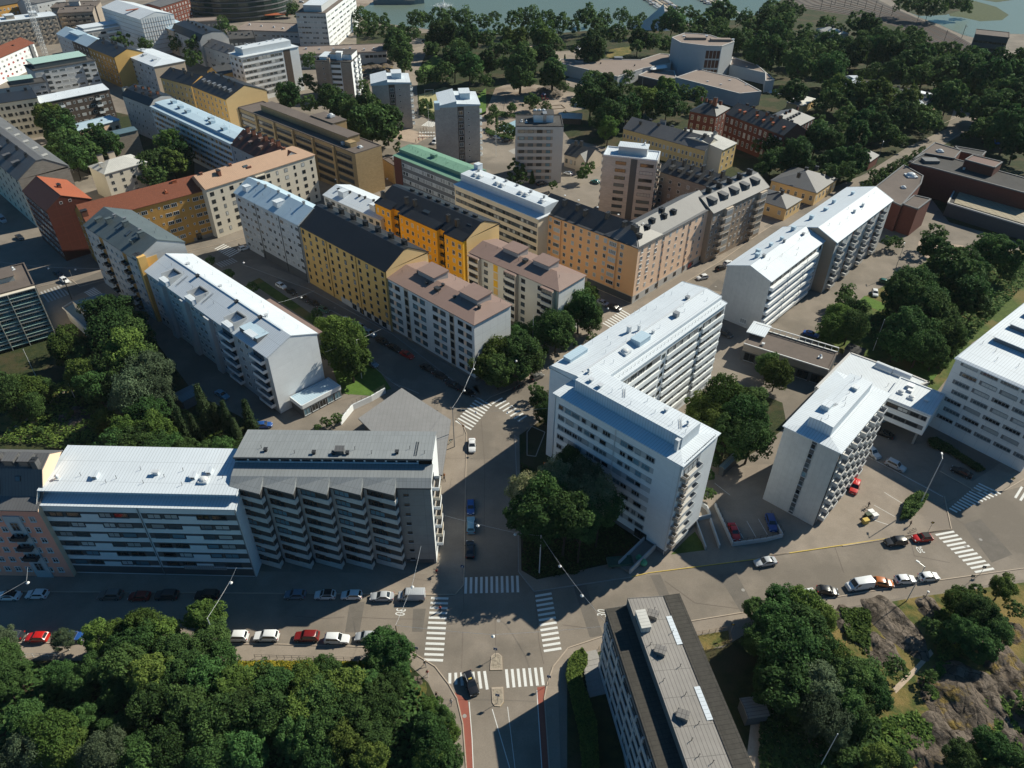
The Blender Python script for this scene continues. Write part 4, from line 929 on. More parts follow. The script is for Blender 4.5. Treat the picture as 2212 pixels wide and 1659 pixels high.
# right pair of white blocks along the sunlit street
R1 = P((2,1),1888,637)
T = bld('apartment_block','white block with plain grey gable end wall and rows of white balconies facing the yard',P((3,1),45,782),P((3,1),515,425),P((2,1),1890,637),17.5,
  lambda D: prof_gable(D,2.6),{'F': 'w_white','R': 'w_greyplaster','L': 'w_concretegrain'},'roof_white')
for j in range(6):
 z = 1.2 + 2.72 * j; band(T,'F',0.2,T.L * 0.85,z - 0.3,z + 0.75,'w_white',1.1,'balcony_front'); band(T,'F',0.2,T.L * 0.85,z + 0.75,z + 2.3,'w_darkgrey',0.04,'recess')
 for i in range(6): win(T,'F',T.L * (0.08 + 0.14 * i),z + 0.4,1.9,1.8,'2','frame_dark',('glass_dark','glass_mid'),0.05)
 win(T,'F',T.L * 0.93,z + 0.4,1.4,1.5,'2','frame_dark',('glass_dark',))
for u in (0.28,0.6): part('downpipe',MB().tube([(T.L * u,-1.25,0),(T.L * u,-1.25,T.h)],0.07,5,'metal_light'),T.o)
win(T,'L',T.D * 0.62,1.2,2.2,1.6,'3','frame_white',('glass_curtain',))
scat(T,51,hook=(7,'metal_grey',0.1,0.4),vent=(3,'metal_grey',0.2,0.5)); scat(T,52,box=(5,'roof_ltblue',0.6,0.75)); finish(T)
T = bld('apartment_block','farther white roofed block with dark red recessed balconies stepping out beyond its neighbour',P((3,1),615,445),P((3,1),1102,75),P((3,1),372,275),18.0,
  lambda D: prof_gable(D,3.0,0.42),{'F': 'w_greyplaster','R': 'w_greyplaster','L': 'w_taupe'},'roof_white',D=16)
for j in range(6):
 z = 1.4 + 2.75 * j
 for k in range(4):
  u = T.L * (0.09 + 0.245 * k); balc(T,'F',u,z - 0.2,3.4,1.5,'w_offwhite','w_greyplaster')
 for k in (1,3): band(T,'F',T.L * (0.1 + 0.245 * k) - 2.6,T.L * (0.1 + 0.245 * k) - 1.4,z + 0.2,z + 2.3,'w_reddark',0.05,'recess')
 for k in range(4): win(T,'F',T.L * (0.2 + 0.245 * k),z + 0.5,1.3,1.4,'2','frame_white',('glass_dark','glass_blue'))
for fx,y in ((0.47,0.25),(0.62,0.25)): ri(T,'box',fx,y,'metal_light',0.7,0.7,1.0)
scat(T,53,box=(4,'roof_ltblue',0.6,0.8),hook=(8,'metal_grey',0.2,0.4)); finish(T)
# ================================================================ big white L block
t = (2,2); H = 25.6
T = bld('apartment_block','tall white L shaped apartment block with blue grey ribbon windows and raised white roof',P(t,386,88),P(t,1497,716),P(t,1808,437),H,
  lambda D: prof_pent(D,3.2,0.3,2.8,3.0,0.1),'w_white','roof_white',insL=True,base=('w_midgrey',1.2))
# second wing
A2 = G(*P((2,1),392,1502),H); B2o = G(*P((2,1),1580,736),H); B2 = G(*P((2,1),1872,966),H)
d2 = (B2o - A2).normalized(); n2 = Vector((-d2.y,d2.x,0)); D2 = (B2o - B2).dot(n2); s0 = B2 - d2 * (B2o - A2).length
c2 = loc2(T,s0 + d2 * 4.0); r2 = math.atan2(d2.y,d2.x) - T.rz; L2 = (B2o - A2).length - 4.0; org2 = (c2[0],c2[1],r2)
pp = T.pr
wing(T,L2,D2,H,[(0,0,0),(1.5,0.3,0),(1.5,1.2,0),(D2 * 0.45,1.75,0),(D2 - 0.3,0.9,0),(D2,0.2,0)],'w_white','roof_white',org=org2,ov=0.3)
T.pr = pp
fh = 2.72
ribbon(T,'F',8,3.1,fh,1.3,u0=1.2,u1=T.L * 0.815,panel='w_greyplaster',frame='frame_grey',seg=(1.1,2.2),gap=0.5,gl=('glass_mid','glass_dark','glass_dark','glass_blue','glass_curtain'),brk=((T.L * 0.51 - 0.3,T.L * 0.51 + 0.3),))
pipes(T,'F',(0.3,T.L * 0.51,T.L - 0.25),H - 0.4,'metal_light')
for j in range(8):
 z = 1.9 + fh * j + 0.6
 balc(T,'R',T.D * 0.27,z,T.D * 0.46,1.1,'metal_light','w_offwhite',gl=('glass_mid','glass_dark'))
 link('balcony',balc_mesh(1.5,1.2,'w_tan','w_offwhite'),T.o,(T.L - 0.6 * 0,0.75,z),math.pi / 2)
band(T,'R',T.D * 0.05,T.D * 0.52,2,H - 0.6,'w_greyplaster',0.03,'recess')
for j in range(8):
 z = 3.0 + fh * j
 for u0,u1 in ((L2 * 0.16,L2 * 0.45),(L2 * 0.5,L2 * 0.76),(L2 * 0.8,L2 * 0.99)):
  band(T,'F',u0,u1,z - 0.65,z + 0.6,'w_white',0.4,'balcony_front',org=org2,L=L2,D=D2)
  band(T,'F',u0,u1,z + 0.6,z + 2.1,'w_midgrey',0.03,'recess',org=org2,L=L2,D=D2)
  for k in range(int((u1 - u0) / 3)): win(T,'F',u0 + 1.5 + 3.0 * k,z + 0.2,2.0,1.8,'2','frame_dark',('glass_dark','glass_mid','glass_curtain'),0.05,org=org2,L=L2,D=D2)
 for u in (L2 * 0.475,L2 * 0.78): win(T,'F',u,z + 0.4,1.4,1.3,'2','frame_grey',('glass_dark','glass_mid'),0.02,org=org2,L=L2,D=D2)
 for u in (L2 * 0.13,): balc(T,'F',u,z - 0.4,3.0,1.2,'w_white','w_offwhite',org=org2,L=L2,D=D2)
def zr2(y):
 q = [(0,0),(1.5,1.2),(D2 * 0.45,1.75),(D2,0.9)]
 for i in range(3):
  if q[i][0] <= y <= q[i + 1][0]: return H + q[i][1] + (q[i + 1][1] - q[i][1]) * (y - q[i][0]) / (q[i + 1][0] - q[i][0])
 return H + 1
def rj(kind,fu,y,mat='metal_light',a=1,b=1,c=1,rr=0): x,y_,r_ = sub_org(T,fu * L2,y * D2,rr,org2); link(RN[kind],rmesh(kind,mat,a,b,c),T.o,(x,y_,zr2(y * D2)),r_)
rj('box',0.40,0.32,'roof_ltblue',4.2,2.6,1.1); rj('dome',0.28,0.3,'metal_light',2.0); rj('box',0.42,0.62,'metal_light',0.8,0.8,1.6); rj('box',0.46,0.52,'metal_light',0.5,0.5,1.3); rj('vent',0.49,0.3,'metal_light',0.9,.9,1.2)
rj('box',0.68,0.32,'metal_grey',1.2,1.2,1.1); rj('box',0.12,0.85,'roof_ltblue',6.0,2.0,0.9); rj('box',0.85,0.5,'metal_grey',1.0,0.8,0.7)
for k in range(26): rr_ = random.Random(k + 90); rj('hook',0.15 + 0.033 * k,rr_.uniform(0.2,0.95),'metal_light',rr=rr_.choice((0,0.7)))
x_,y_,r_ = sub_org(T,2,D2 * 0.45,0,org2); part('ridge_cap',MB().box(0,L2 - 3,-0.2,0.2,H + 1.72,H + 1.86,'metal_light'),T.o,loc=(x_,y_,0),rz=r_)
for k in range(30):
 x_,y_,r_ = sub_org(T,L2 * (0.15 + 0.028 * k),0.5,0,org2); link('snow_guard',rmesh('hook','metal_grey'),T.o,(x_,y_,H - 0.25),r_)
zt = H + 2.2
for fx,y,k,a in ((0.1,0.55,'hood',1),(0.17,0.4,'vent',1.2),(0.25,0.38,'vent',1.3),(0.34,0.4,'hook',1),(0.36,0.6,'hook',1),(0.5,0.36,'hook',1),(0.56,0.6,'hook',1),(0.66,0.45,'hook',1),(0.7,0.6,'vent',1),(0.8,0.4,'hook',1),(0.87,0.55,'hood',0.8),(0.9,0.38,'hook',1)): ri(T,k,fx,y * T.D,'metal_light',a,a,1)
ri(T,'box',0.9,2.4,'metal_light',0.7,0.7,2.6,z=H + 0.3); ri(T,'ladder',0.43,0.42 * T.D,'metal_grey',3,rz=0.6); ri(T,'ladder',0.86,0.4 * T.D,'metal_grey',3,rz=0.6)
for k in range(18): ri(T,'hook',1.0,0.6 + k * (T.D - 1.4) / 18,'metal_dark',z=H - 0.3)
part('ridge_cap',MB().box(4,T.L - 4,T.D * 0.5 - 0.12,T.D * 0.5 + 0.12,H + 2.35,H + 2.6,'metal_light'),T.o)
for u in (0.83,0.92): part('stair_wall',MB().box(u * T.L,u * T.L + 0.3,-9.0,-0.1,0.1,1.6,'w_greyplaster'),T.o)
part('entrance_steps',MB().box(0.83 * T.L + 0.3,0.92 * T.L,-9,-0.1,0.1,0.7,'w_base'),T.o)
win(T,'F',0.8 * T.L,0.3,3,2.2,'2','frame_dark',('glass_dark',),0.06,'door')
finish(T)

# slab with ribbed concrete end wall
t = (3,2); H = 21.6
T = bld('apartment_block','slab block with ribbed concrete end wall, dark centre window strip and glinting balconies',P(t,650,602),P(t,1072,96),P(t,176,365),H,
  lambda D: prof_pent(D,3.4,0.4,2.4,3.0,0.2),{'F': 'w_offwhite','L': 'w_concretegrain','R': 'w_concretegrain','K': 'w_offwhite'},'roof_white')
band(T,'L',T.D * 0.52,T.D * 0.6,0.3,H - 0.5,'w_darkgrey',0.04,'window_strip')
for j in range(8):
 z = 0.8 + 2.6 * j
 win(T,'L',T.D * 0.56,z + 0.3,1.0,1.3,'1','frame_grey',('glass_mid','glass_blue','glass_dark'),0.05)
 for i in range(6): win(T,'F',T.L * (0.1 + 0.16 * i),z + 0.7,1.6,1.3,'2','frame_white',('glass_dark','glass_mid'))
 for i in range(5): balc(T,'F',T.L * (0.12 + 0.18 * i),z,2.6,1.3,'metal_light','w_offwhite',door=False)
pipes(T,'F',(0.3,),H - 0.4,'metal_dark')
ri(T,'box',0.3,0.6,'roof_white',2.6,1.6,1.1); scat(T,61,hook=(9,'metal_grey',0.35,0.65)); ri(T,'box',0.7,0.45,'metal_light',1.5,1.2,0.6); ri(T,'ladder',0.4,0.5,'metal_grey',3,rz=1.2)
part('ridge_cap',MB().box(3.5,T.L - 3.5,T.D * 0.5 - 0.12,T.D * 0.5 + 0.12,H + 2.4,H + 2.6,'metal_light'),T.o); finish(T)
# bridge wing
T = bld('link_building','two storey link building spanning the side street between two slab blocks',P(t,1040,132),P(t,1432,290),P((3,1),1400,1655),10.0,
  lambda D: prof_flat(D,0.3),'w_white','roof_white_flat',z0=4.0,ov=0.15,D=11)
ribbon(T,'F',2,5.3,2.8,1.2,panel='w_midgrey',frame='frame_dark',seg=(2,3),gap=0.2)
for x in (1.0,T.L - 1.2):
 for y in (1,T.D - 1): part('pier',MB().box(x - 0.25,x + 0.25,y - 0.25,y + 0.25,0,4.0,'w_concrete'),T.o)
part('soffit',MB().box(0,T.L,0,T.D,3.85,3.99,'w_offwhite'),T.o)
for fx,y,k in ((0.2,0.4,'dome'),(0.45,0.35,'dome'),(0.35,0.6,'vent'),(0.75,0.5,'vent'),(0.3,0.75,'box')): ri(T,k,fx,y,'metal_light',1.5,1.5,0.8)
finish(T)
# low roof with two silver tanks
SERVICE = [('box',-4,-3,2.2,1.4,0.8,'metal_light'),('hook',2,-2,1,1,1,'metal_grey'),('hook',-6,2,1,1,1,'metal_grey'),('vent',4,-5,1.2,1,1,'metal_light'),('box',8,-2,1.5,1.5,0.9,'metal_light')]
def polyb(name,label,tt,pts,h,wall,roof,z0=0,par=0.5,cat='building',items=()):
 W = [G(*P(tt,*p),h) for p in pts]; cx = sum(p.x for p in W) / len(W); cy = sum(p.y for p in W) / len(W); q = ccw([(p.x - cx,p.y - cy) for p in W])
 o = thing(name,label,cat,(cx,cy,0)); part('wall',MB().prism(q,z0,h - 0.02,wall,skip='t'),o)
 m = MB(); m.face([(x * 0.99,y * 0.99,h - par * 0.6) for x,y in q],roof)
 for i in range(len(q)):
  a_,b_ = Vector(q[i]),Vector(q[(i + 1) % len(q)]); dd = (b_ - a_).normalized(); nn_ = Vector((-dd.y,dd.x)) * 0.4
  m.prism([tuple(a_ - nn_ * 0.3),tuple(b_ - nn_ * 0.3),tuple(b_ + nn_),tuple(a_ + nn_)],h - par,h,'w_offwhite' if wall != 'w_redbrick' else 'roof_darkgrey')
 part('roof',m,o)
 for k,x,y,a_,b_,c_,mt in items: link(RN[k],rmesh(k,mt,a_,b_,c_),o,(x,y,h - par * 0.6 + 0.1))
 return o,q
# far right slab
T = bld('apartment_block','pale grey slab with staggered windows and roof plant at the right edge',P((3,1),1655,1447),P((3,2),2560,190),P((3,1),2120,890),20.5,
  lambda D: [(0,0,0),(0.4,0.3,0.4),(D * 0.35,1.2,0.5),(D - 1,0.8,0.5),(D,0,0)],{'F': 'w_whitepanel','R': 'w_whitepanel','L': 'w_offwhite'},'roof_white')
for j in range(7):
 z = 3.4 + 2.65 * j
 for i in range(5):
  u = T.L * (0.06 + 0.2 * i + 0.03 * (j % 2))
  if u + 3 < T.L: band(T,'F',u,u + T.L * 0.16,z,z + 1.15,'w_midgrey',0.03,'window_strip'); win(T,'F',u + 2.2,z + 0.05,3.4,1.05,'4','frame_grey',('glass_dark','glass_mid','glass_curtain'),0.035)
for y in (0.3,0.52,0.74): penthouse(T,0.12 * T.L,0.85 * T.L,y * T.D,y * T.D + 2.2,1.5,'w_midgrey','roof_white',z=T.h + 0.8,slope=0.05)
scat(T,66,hook=(12,'metal_grey',0.1,0.4),box=(6,'metal_light',0.4,0.9)); finish(T)
# low glazed pavilion and roof bridge, centre right
T = bld('garage_building','low garage wing with tar roof and white parapet girders behind the L block',P((3,1),-190,1330),P((3,1),545,1560),P((3,1),700,1400),5.0,lambda D: prof_flat(D,0.35),'w_darkgrey','roof_felt',ov=0,D=10.5)
band(T,'F',0,0,3.3,5.4,'w_tan',0.2,'fascia')
for i in range(6): win(T,'F',T.L * (0.1 + 0.16 * i),0.3,3.0,2.6,'2','frame_dark',('glass_dark',))
m = MB()
for k in range(14):
 x = T.L * k / 13; m.box(x - 0.06,x + 0.06,T.D - 0.1,T.D + 0.1,5.3,6.4,'metal_light')
m.box(0,T.L,T.D - 0.12,T.D + 0.12,6.4,6.6,'frame_white'); m.box(0,T.L,T.D - 0.6,T.D - 0.3,5.3,5.5,'frame_white'); m.box(0,T.L,0,0.25,5.36,5.55,'frame_white')
part('girder',m,T.o); part('canopy',MB().box(-1,4.2,T.D * 0.45,T.D + 1,6.2,6.5,'roof_white'),T.o); ri(T,'vent',0.2,0.25,'metal_light'); ri(T,'hood',0.85,0.5,'metal_light'); finish(T)

# block at the bottom edge, seen from above
t = (2,3); H = 16.8
T = bld('apartment_block','block with weathered grey sheet roof and long dark gutters at the bottom edge',P(t,835,312),P(t,1420,2120),P(t,1462,205),H,
  lambda D: [(0,0,0),(D * 0.28,0.5,0),(D * 0.28,2.3,0),(D * 0.8,1.5,0),(D,1.2,0)],'w_midgrey','roof_old',D=abs((G(*P(t,1462,205),H + 1.2) - G(*P(t,835,312),H)).dot(Vector((0.955,0.29,0)))))
m = MB(); m.box(0.05,T.L,-0.3,T.D * 0.28 - 0.02,T.h + 0.2,T.h + 0.5,'roof_mossy',skip='b'); m.box(-0.1,T.L,T.D * 0.8,T.D + 0.4,T.h + 1.35,T.h + 1.62,'roof_mossy'); part('gutter_roof',m,T.o)
for a0 in (0.12,0.5):
 m = MB(); x0 = a0 * T.L
 m.box(x0,x0 + T.L * 0.16,T.D * 0.72,T.D * 0.795,T.h + 1.4,T.h + 1.7,'metal_dark','roof_white'); part('roof_trough',m,T.o)
ribbon(T,'F',5,1.8,2.9,1.3,u0=0.4,panel='w_darkgrey',frame='frame_dark',span='w_greyplaster',seg=(2.2,3.4),gap=0.3)
for k in range(10):
 for j in range(5): band(T,'F',1 + T.L * k / 10,1.3 + T.L * k / 10,1.6 + 2.9 * j,3.4 + 2.9 * j,'metal_light',0.3,'fin')
ri(T,'box',0.15,0.36,'roof_oldwhite',3.2,1.5,1.3,dz=0)
for fx,y in ((0.1,0.48),(0.3,0.4),(0.62,0.38)): ri(T,'dormer',fx,T.D * y,'roof_old',1.2,1.6,0.7,rz=-0.6)
scat(T,71,hook=(14,'metal_dark',0.35,0.75)); finish(T)
# left glass balcony block
T = bld('apartment_block','brown roofed block with a full glass and green balcony front at the left edge',P((0,1),-720,1090),P((0,1),306,818),P((0,1),125,650),16.6,lambda D: prof_flat(D,0.5),{'F': 'w_darkgrey','R': 'w_palecream','L': 'w_tan'},'roof_felt',ov=0.0)
for j in range(7):
 z = 0.4 + 2.33 * j
 band(T,'F',0.1,-0.2,z + 2.1,z + 2.3,'w_palecream',1.3,'slab')
 band(T,'F',0.1,-0.2,z + 0.75,z + 0.85,'roof_mint',1.35,'rail')
 for k in range(6):
  if j < 7: win(T,'F',T.L * (0.5 + 0.085 * k),z + 0.15,1.9,1.9,'3','frame_grey',('glass_dark','glass_mid','glass_dark','glass_blue'),0.02)
for fx in (0.58,0.74,0.985): part('fin',MB().box(fx * T.L,fx * T.L + 0.2,-1.4,0,0,T.h,'w_palecream'),T.o)
penthouse(T,T.L * 0.62,T.L * 0.86,T.D * 0.4,T.D * 0.75,1.8,'w_palecream','roof_felt'); ri(T,'hood',0.84,0.85,'metal_light'); ri(T,'hood',0.88,0.85,'metal_light'); finish(T)

# ================================================================ top left quarter of the town
t = (0,0)
def simple(label,A,B,C,h,prof,wall,roof,n,nfl,w_=1.3,wh=1.4,style='2',frame='frame_white',gl=GL,nR=0,nL=0,z0=1.7,fh=None,cat='building',name='apartment_block',items=None,tt=(0,0),seed=1,D=None,**kw):
 T = bld(name,label,P(tt,*A),P(tt,*B),P(tt,*C),h,prof,wall,roof,cat=cat,D=D,**kw)
 fh = fh or (h - z0 - 0.3) / nfl
 if n: grid(T,'F',n,nfl,z0,fh,w_,wh,style,frame,gl)
 if nR: grid(T,'R',nR,nfl,z0,fh,w_,wh,style,frame,gl)
 if nL: grid(T,'L',nL,nfl,z0,fh,w_,wh,style,frame,gl)
 if items: scat(T,seed,**items)
 return T
fl = lambda D: prof_flat(D,0.4)
g3 = lambda D: prof_gable(D,3.2)
g2 = lambda D: prof_gable(D,1.6)
finish(simple('pale plaster apartment house with flat black roof left of the brown brick one',(-80,905),(322,845),(235,738),17.5,lambda D: prof_gable(D,1.0),{'F': 'w_palecream','R': 'w_palecream'},'roof_black',8,5,[1.9,0.9],1.5,frame='frame_dark',gl=('glass_dark',),items=dict(chimney=(3,'metal_dark',0.3,0.7))))
T = simple('brown brick apartment house with long white sheet roof',(347,893),(942,772),(905,690),14.5,g2,'w_darkbrick','roof_white',12,4,[2.0,0.9],1.3,items=dict(hook=(6,'metal_grey',0.1,0.5)),D=12)
for u in (0.27,0.8):
 for j in range(4): balc(T,'F',T.L * u,1.2 + 3.2 * j,2.6,1.1,'w_white','w_white')
finish(T)
T = bld('apartment_block','grey apartment house with glass penthouse under a mint green roof',P(t,290,612),P(t,822,522),P(t,740,480),15.5,fl,'w_greyplaster','roof_feltdark',D=14)
grid(T,'F',8,5,1.6,2.8,[3.0,3.0],1.4,'4','frame_white',GL,skip=lambda i,j: i in (1,6))
for u in (1.5,6.5):
 for j in range(5): balc(T,'F',T.L * u / 8,1.2 + 2.8 * j,2.8,1.2,'w_greyplaster','w_offwhite')
penthouse(T,T.L * 0.05,T.L * 0.9,2.5,T.D - 1,2.6,'glass_mid','roof_mint',slope=0.6); finish(T)
T = simple('small grey house with green terrace roof at the left edge',(90,750),(392,708),(300,640),13.0,fl,'w_offwhite','roof_feltdark',5,4,2.4,1.4,'3',D=9); penthouse(T,T.L * 0.02,T.L * 0.7,1.5,T.D - 1,2.4,'glass_mid','roof_mint'); finish(T)
T = simple('white apartment house with bright red tile roof, upper left edge',(-140,560),(292,372),(190,325),12.5,g3,'w_white','roof_terracotta',11,4,1.9,1.2,'3',gl=('glass_mid','lamp_red','glass_dark','glass_curtain'),items=dict(dormer=(2,'roof_terracotta',0.15,0.25)),D=14)
band(T,'F',T.L - 6,T.L - 3,1,T.h,'w_midgrey',0.8,'bay'); finish(T)
T = bld('apartment_block','large beige block with a grid of deep set balconies and white roof, top left',P(t,-120,203),P(t,487,132),P(t,440,85),17.0,lambda D: prof_gable(D,0.6),'w_beige','roof_white',D=16)
for i in range(10):
 for j in range(5): band(T,'F',T.L * (i + 0.3) / 10,T.L * (i + 0.85) / 10,2.5 + 2.9 * j,4.1 + 2.9 * j,'w_darkgrey',0.03,'loggia'); band(T,'F',T.L * (i + 0.3) / 10,T.L * (i + 0.62) / 10,2.3 + 2.9 * j,3.2 + 2.9 * j,'w_beige',0.5,'balcony_front')
penthouse(T,T.L * 0.3,T.L * 0.42,3,8,2.5,'w_beige','roof_white'); penthouse(T,T.L * 0.65,T.L * 0.75,3,8,2.5,'w_offwhite','roof_white'); finish(T)
T = simple('olive beige block with banded balconies and brown flat roof at the top left',(500,118),(800,100),(790,60),16,fl,'w_tan','roof_felt',8,5,2.2,1.3,'3','frame_dark',items=dict(box=(3,'w_tan',0.3,0.7)),D=22)
for j in range(5):
 for k in range(4): balc(T,'F',T.L * (0.15 + 0.22 * k),1.5 + 2.8 * j,2.6,1.2,'w_beige','w_beige',door=False)
finish(T)
T = simple('brown flat roofed block with white chimney block at the top edge',(440,70),(830,55),(800,0),14,fl,'w_tan','roof_felt',8,4,2.0,1.2,D=20,items=dict(vent=(6,'roof_felt',0.2,0.8))); penthouse(T,T.L * 0.4,T.L * 0.62,4,8,3,'w_offwhite','roof_darkgrey'); finish(T)
for lab,A_,B_,C_,wl,rf in (('ochre house with dark roof at the very top left',(-60,60),(240,5),(240,-60),'w_ochre','roof_dark'),('pale grey house with white gable at the top edge',(250,40),(560,-20),(560,-60),'w_greyplaster','roof_darkgrey')):
 finish(simple(lab,A_,B_,C_,15,g3,wl,rf,9,4,1.3,1.4,D=12))
T = simple('white balcony block with pale roof between the brown roofs and the wrapped building',(735,272),(1092,216),(1030,165),13.5,fl,'w_offwhite','roof_white',6,4,3.2,1.4,'4','frame_dark',D=14)
for j in range(4): band(T,'F',T.L * 0.5,0,1.0 + 3.1 * j,2.0 + 3.1 * j,'w_white',1.0,'balcony_front')
penthouse(T,T.L * 0.02,T.L * 0.95,2.5,T.D - 2,1.5,'w_greyplaster','roof_white'); finish(T)
T = bld('apartment_block','long grey and brick street front with pale blue roof running toward the black one',P(t,490,292),P(t,760,405),P(t,800,320),16.0,g3,{'F': 'w_greyplaster','R': 'w_darkbrick','L': 'w_greyplaster'},'roof_ltblue',D=13)
band(T,'F',T.L * 0.5,0,0,T.h - 0.3,'w_darkbrick',0.1,'brick_bay'); grid(T,'F',10,5,1.5,2.8,1.2,1.4,out=0.1)
penthouse(T,T.L * 0.3,T.L * 0.6,3,8,1.6,'roof_ltblue','roof_ltblue'); finish(T)
T = bld('apartment_block','old yellow apartment house with black roof and plain yellow firewall',P(t,762,405),P(t,990,497),P(t,1108,402),16.5,g3,{'F': 'w_ochre','R': 'w_yellow','L': 'w_ochre'},'roof_black')
grid(T,'F',8,5,1.8,2.8,1.1,1.5); scat(T,3,chimney=(6,'metal_dark',0.35,0.65)); finish(T)
T = simple('beige apartment house with wide white roof and square roof hatches',(1060,468),(1332,576),(1605,527),15.0,lambda D: prof_hip(D,1.2),{'F': 'w_greyplaster','R': 'w_beige'},'roof_white',8,5,[1.8,1.2],1.4,insL=False)
for fx,y in ((0.4,0.35),(0.75,0.3),(0.1,0.6)): ri(T,'box',fx,y,'metal_light',2.4,2.0,0.7)
win(T,'R',T.D * 0.6,12,1.4,0.8,'1','frame_white',('glass_curtain',)); finish(T)
# scaffold-wrapped building
T = bld('wrapped_building','building under repair wrapped in translucent white sheeting on scaffolding',P(t,880,62),P(t,1255,180),P(t,1385,100),22,lambda D: prof_gable(D,3),'w_white','roof_white_flat',D=22,Lmul=0.9)
for f in 'FRL':
 for k in range(int(flen(T,f) / 1.6)):
  x,y,rz = face_xy(T,f,0.5 + k * 1.6,0.15); part('scaffold_pole',MB().tube([(0,0,0),(0,0,T.h + 0.2)],0.09,4,'frame_white'),T.o,loc=(x,y,0))
 for j in range(8): band(T,f,0,0,2.6 * j + 1,2.6 * j + 1.2,'w_tan',0.1,'scaffold_deck')
part('orange_strip',MB().box(T.L * 0.62,T.L * 0.66,1,T.D * 0.5,T.h + 2.2,T.h + 2.5,'roof_redmetal'),T.o)
finish(T)
T = simple('pale blue sheeted roof and beige front right of the wrapped building',(1310,185),(1500,265),(1620,210),15,g2,'w_beige','roof_ltblue',6,5,1.2,1.4,D=14); finish(T)
T = simple('grey green apartment house with tall black mansard roof in front of the round tower',(1490,262),(1735,360),(1830,265),14.5,lambda D: prof_mansard(D,2.5,3.5,1),{'F': 'w_greyplaster','R': 'w_offwhite'},'roof_black',8,4,1.2,1.5,'x',items=dict(chimney=(6,'metal_dark',0.4,0.6))); finish(T)
T = simple('low roofs with dormers below the black mansard',(1750,390),(1985,470),(2010,400),12,g3,'w_offwhite','roof_darkgrey',6,3,1.2,1.4,items=dict(dormer=(4,'roof_darkgrey',0.15,0.25)),D=12); finish(T)
T = simple('small grey blue office with gravel roof by the round tower',(1640,190),(1930,175),(1900,155),8,fl,'w_midgrey','roof_gravel',8,2,1.3,1.2,D=12,name='office_block'); finish(T)
T = simple('dark flat roofed house with long skylights beside the white office',(1985,345),(2212,330),(2212,280),12,fl,'w_darkgrey','roof_feltdark',6,3,1.4,1.4,D=22,items=dict(box=(5,'roof_darkgrey',0.2,0.8))); finish(T)
# red brick house at the top
T = simple('red brick corner house with rows of windows at the top edge',(1385,60),(1640,-20),(1640,-60),18,g2,'w_redbrick','roof_darkgrey',10,6,1.2,1.3,nL=4,D=16); finish(T)
# yellow terrace with black dormered roof
T = bld('apartment_block','yellow old apartment house with black roof and a row of white dormers',P(t,1660,742),P(t,1957,862),P(t,2130,715),16.2,lambda D: prof_gable(D,4.5),{'F': 'w_yellow','R': 'w_lightyellow','L': 'w_yellow'},'roof_black')
grid(T,'F',8,5,1.5,2.9,1.1,1.7,'x','frame_white');
for k in range(6): ri(T,'dormer',0.15 + 0.15 * k,0.18,'metal_grey',1.4,1.6,1.3)
scat(T,8,chimney=(4,'metal_dark',0.42,0.5)); finish(T)
T = bld('apartment_block','pale yellow house with black roof left of the dormered one',P(t,1390,668),P(t,1655,740),P(t,1760,610),14.5,lambda D: prof_gable(D,3.5),{'F': 'w_paleyellow','R': 'w_yellow','L': 'w_paleyellow'},'roof_black',D=14)
grid(T,'F',7,4,1.8,3.1,1.1,1.6,'2'); scat(T,9,chimney=(4,'metal_dark',0.3,0.6)); finish(T)
T = simple('dark roofed yellow courtyard wing with twin chimneys behind the dormers',(1900,650),(2150,590),(2130,520),13,g3,{'F': 'w_paleyellow','R': 'w_paleyellow'},'roof_dark',6,3,1.2,1.5,nR=2,items=dict(chimney=(4,'metal_dark',0.3,0.6)),D=11); finish(T)
T = bld('apartment_block','weathered dark mansard house with rusty chimneys next to the light blue roof',P(t,1060,825),P(t,1302,918),P(t,1420,800),17.0,lambda D: prof_mansard(D,2.5,2.6,0.8),{'F': 'w_offwhite','L': 'w_palecream','R': 'w_offwhite'},'roof_black',D=13)
grid(T,'F',7,5,1.5,3,1.0,1.5,'2'); scat(T,10,chimney=(5,'chim_brick',0.3,0.6),dormer=(3,'roof_black',0.15,0.3)); ri(T,'chimney',-0.02,0.2,'w_palecream',1.6,2.5,4,z=T.h - 1); finish(T)
T = bld('apartment_block','long blue grey panelled block with light blue stepped roof in the courtyard row',P(t,1303,920),P(t,1995,1243),P(t,2130,1105),17.5,lambda D: prof_pent(D,2.2,0.3,1.0,0.6),'w_white','roof_ltblue',D=13)
ribbon(T,'F',6,1.8,2.6,1.3,panel='w_ochre',frame='frame_white',seg=(1.0,1.8),gap=0.7)
for fx,y in ((0.12,0.5),(0.25,0.4),(0.36,0.35),(0.6,0.5),(0.66,0.35),(0.82,0.3)): ri(T,'dormer',fx,y,'roof_ltblue',2.2,2.0,1.2)
scat(T,14,hook=(10,'metal_grey',0.3,0.7)); finish(T)
T = bld('apartment_block','old house with brown rusted roof full of skylights and brick chimneys',P(t,2003,1250),P((1,0),200,1450),P((1,0),240,1240),17.0,lambda D: prof_gable(D,4.5),'w_offwhite','roof_brownmetal',D=13)
grid(T,'F',8,5,1.5,3,1.0,1.4);
for k in range(6): ri(T,'dormer',0.08 + 0.11 * k,0.2 + 0.2 * (k % 2),'roof_brown',1.6,1.4,0.9); ri(T,'chimney',0.1 + 0.13 * k,0.5,'chim_brick',1.0,1.4,1.8)
finish(T)
T = simple('low yard house with light blue tin roof among the courtyard trees',(655,1135),(1030,1040),(975,975),8.5,fl,'w_peachlight','roof_ltblue',6,2,1.6,1.4,'x','frame_brown',('glass_dark',),D=9,items=dict(vent=(2,'metal_dark',0.3,0.6))); finish(T)
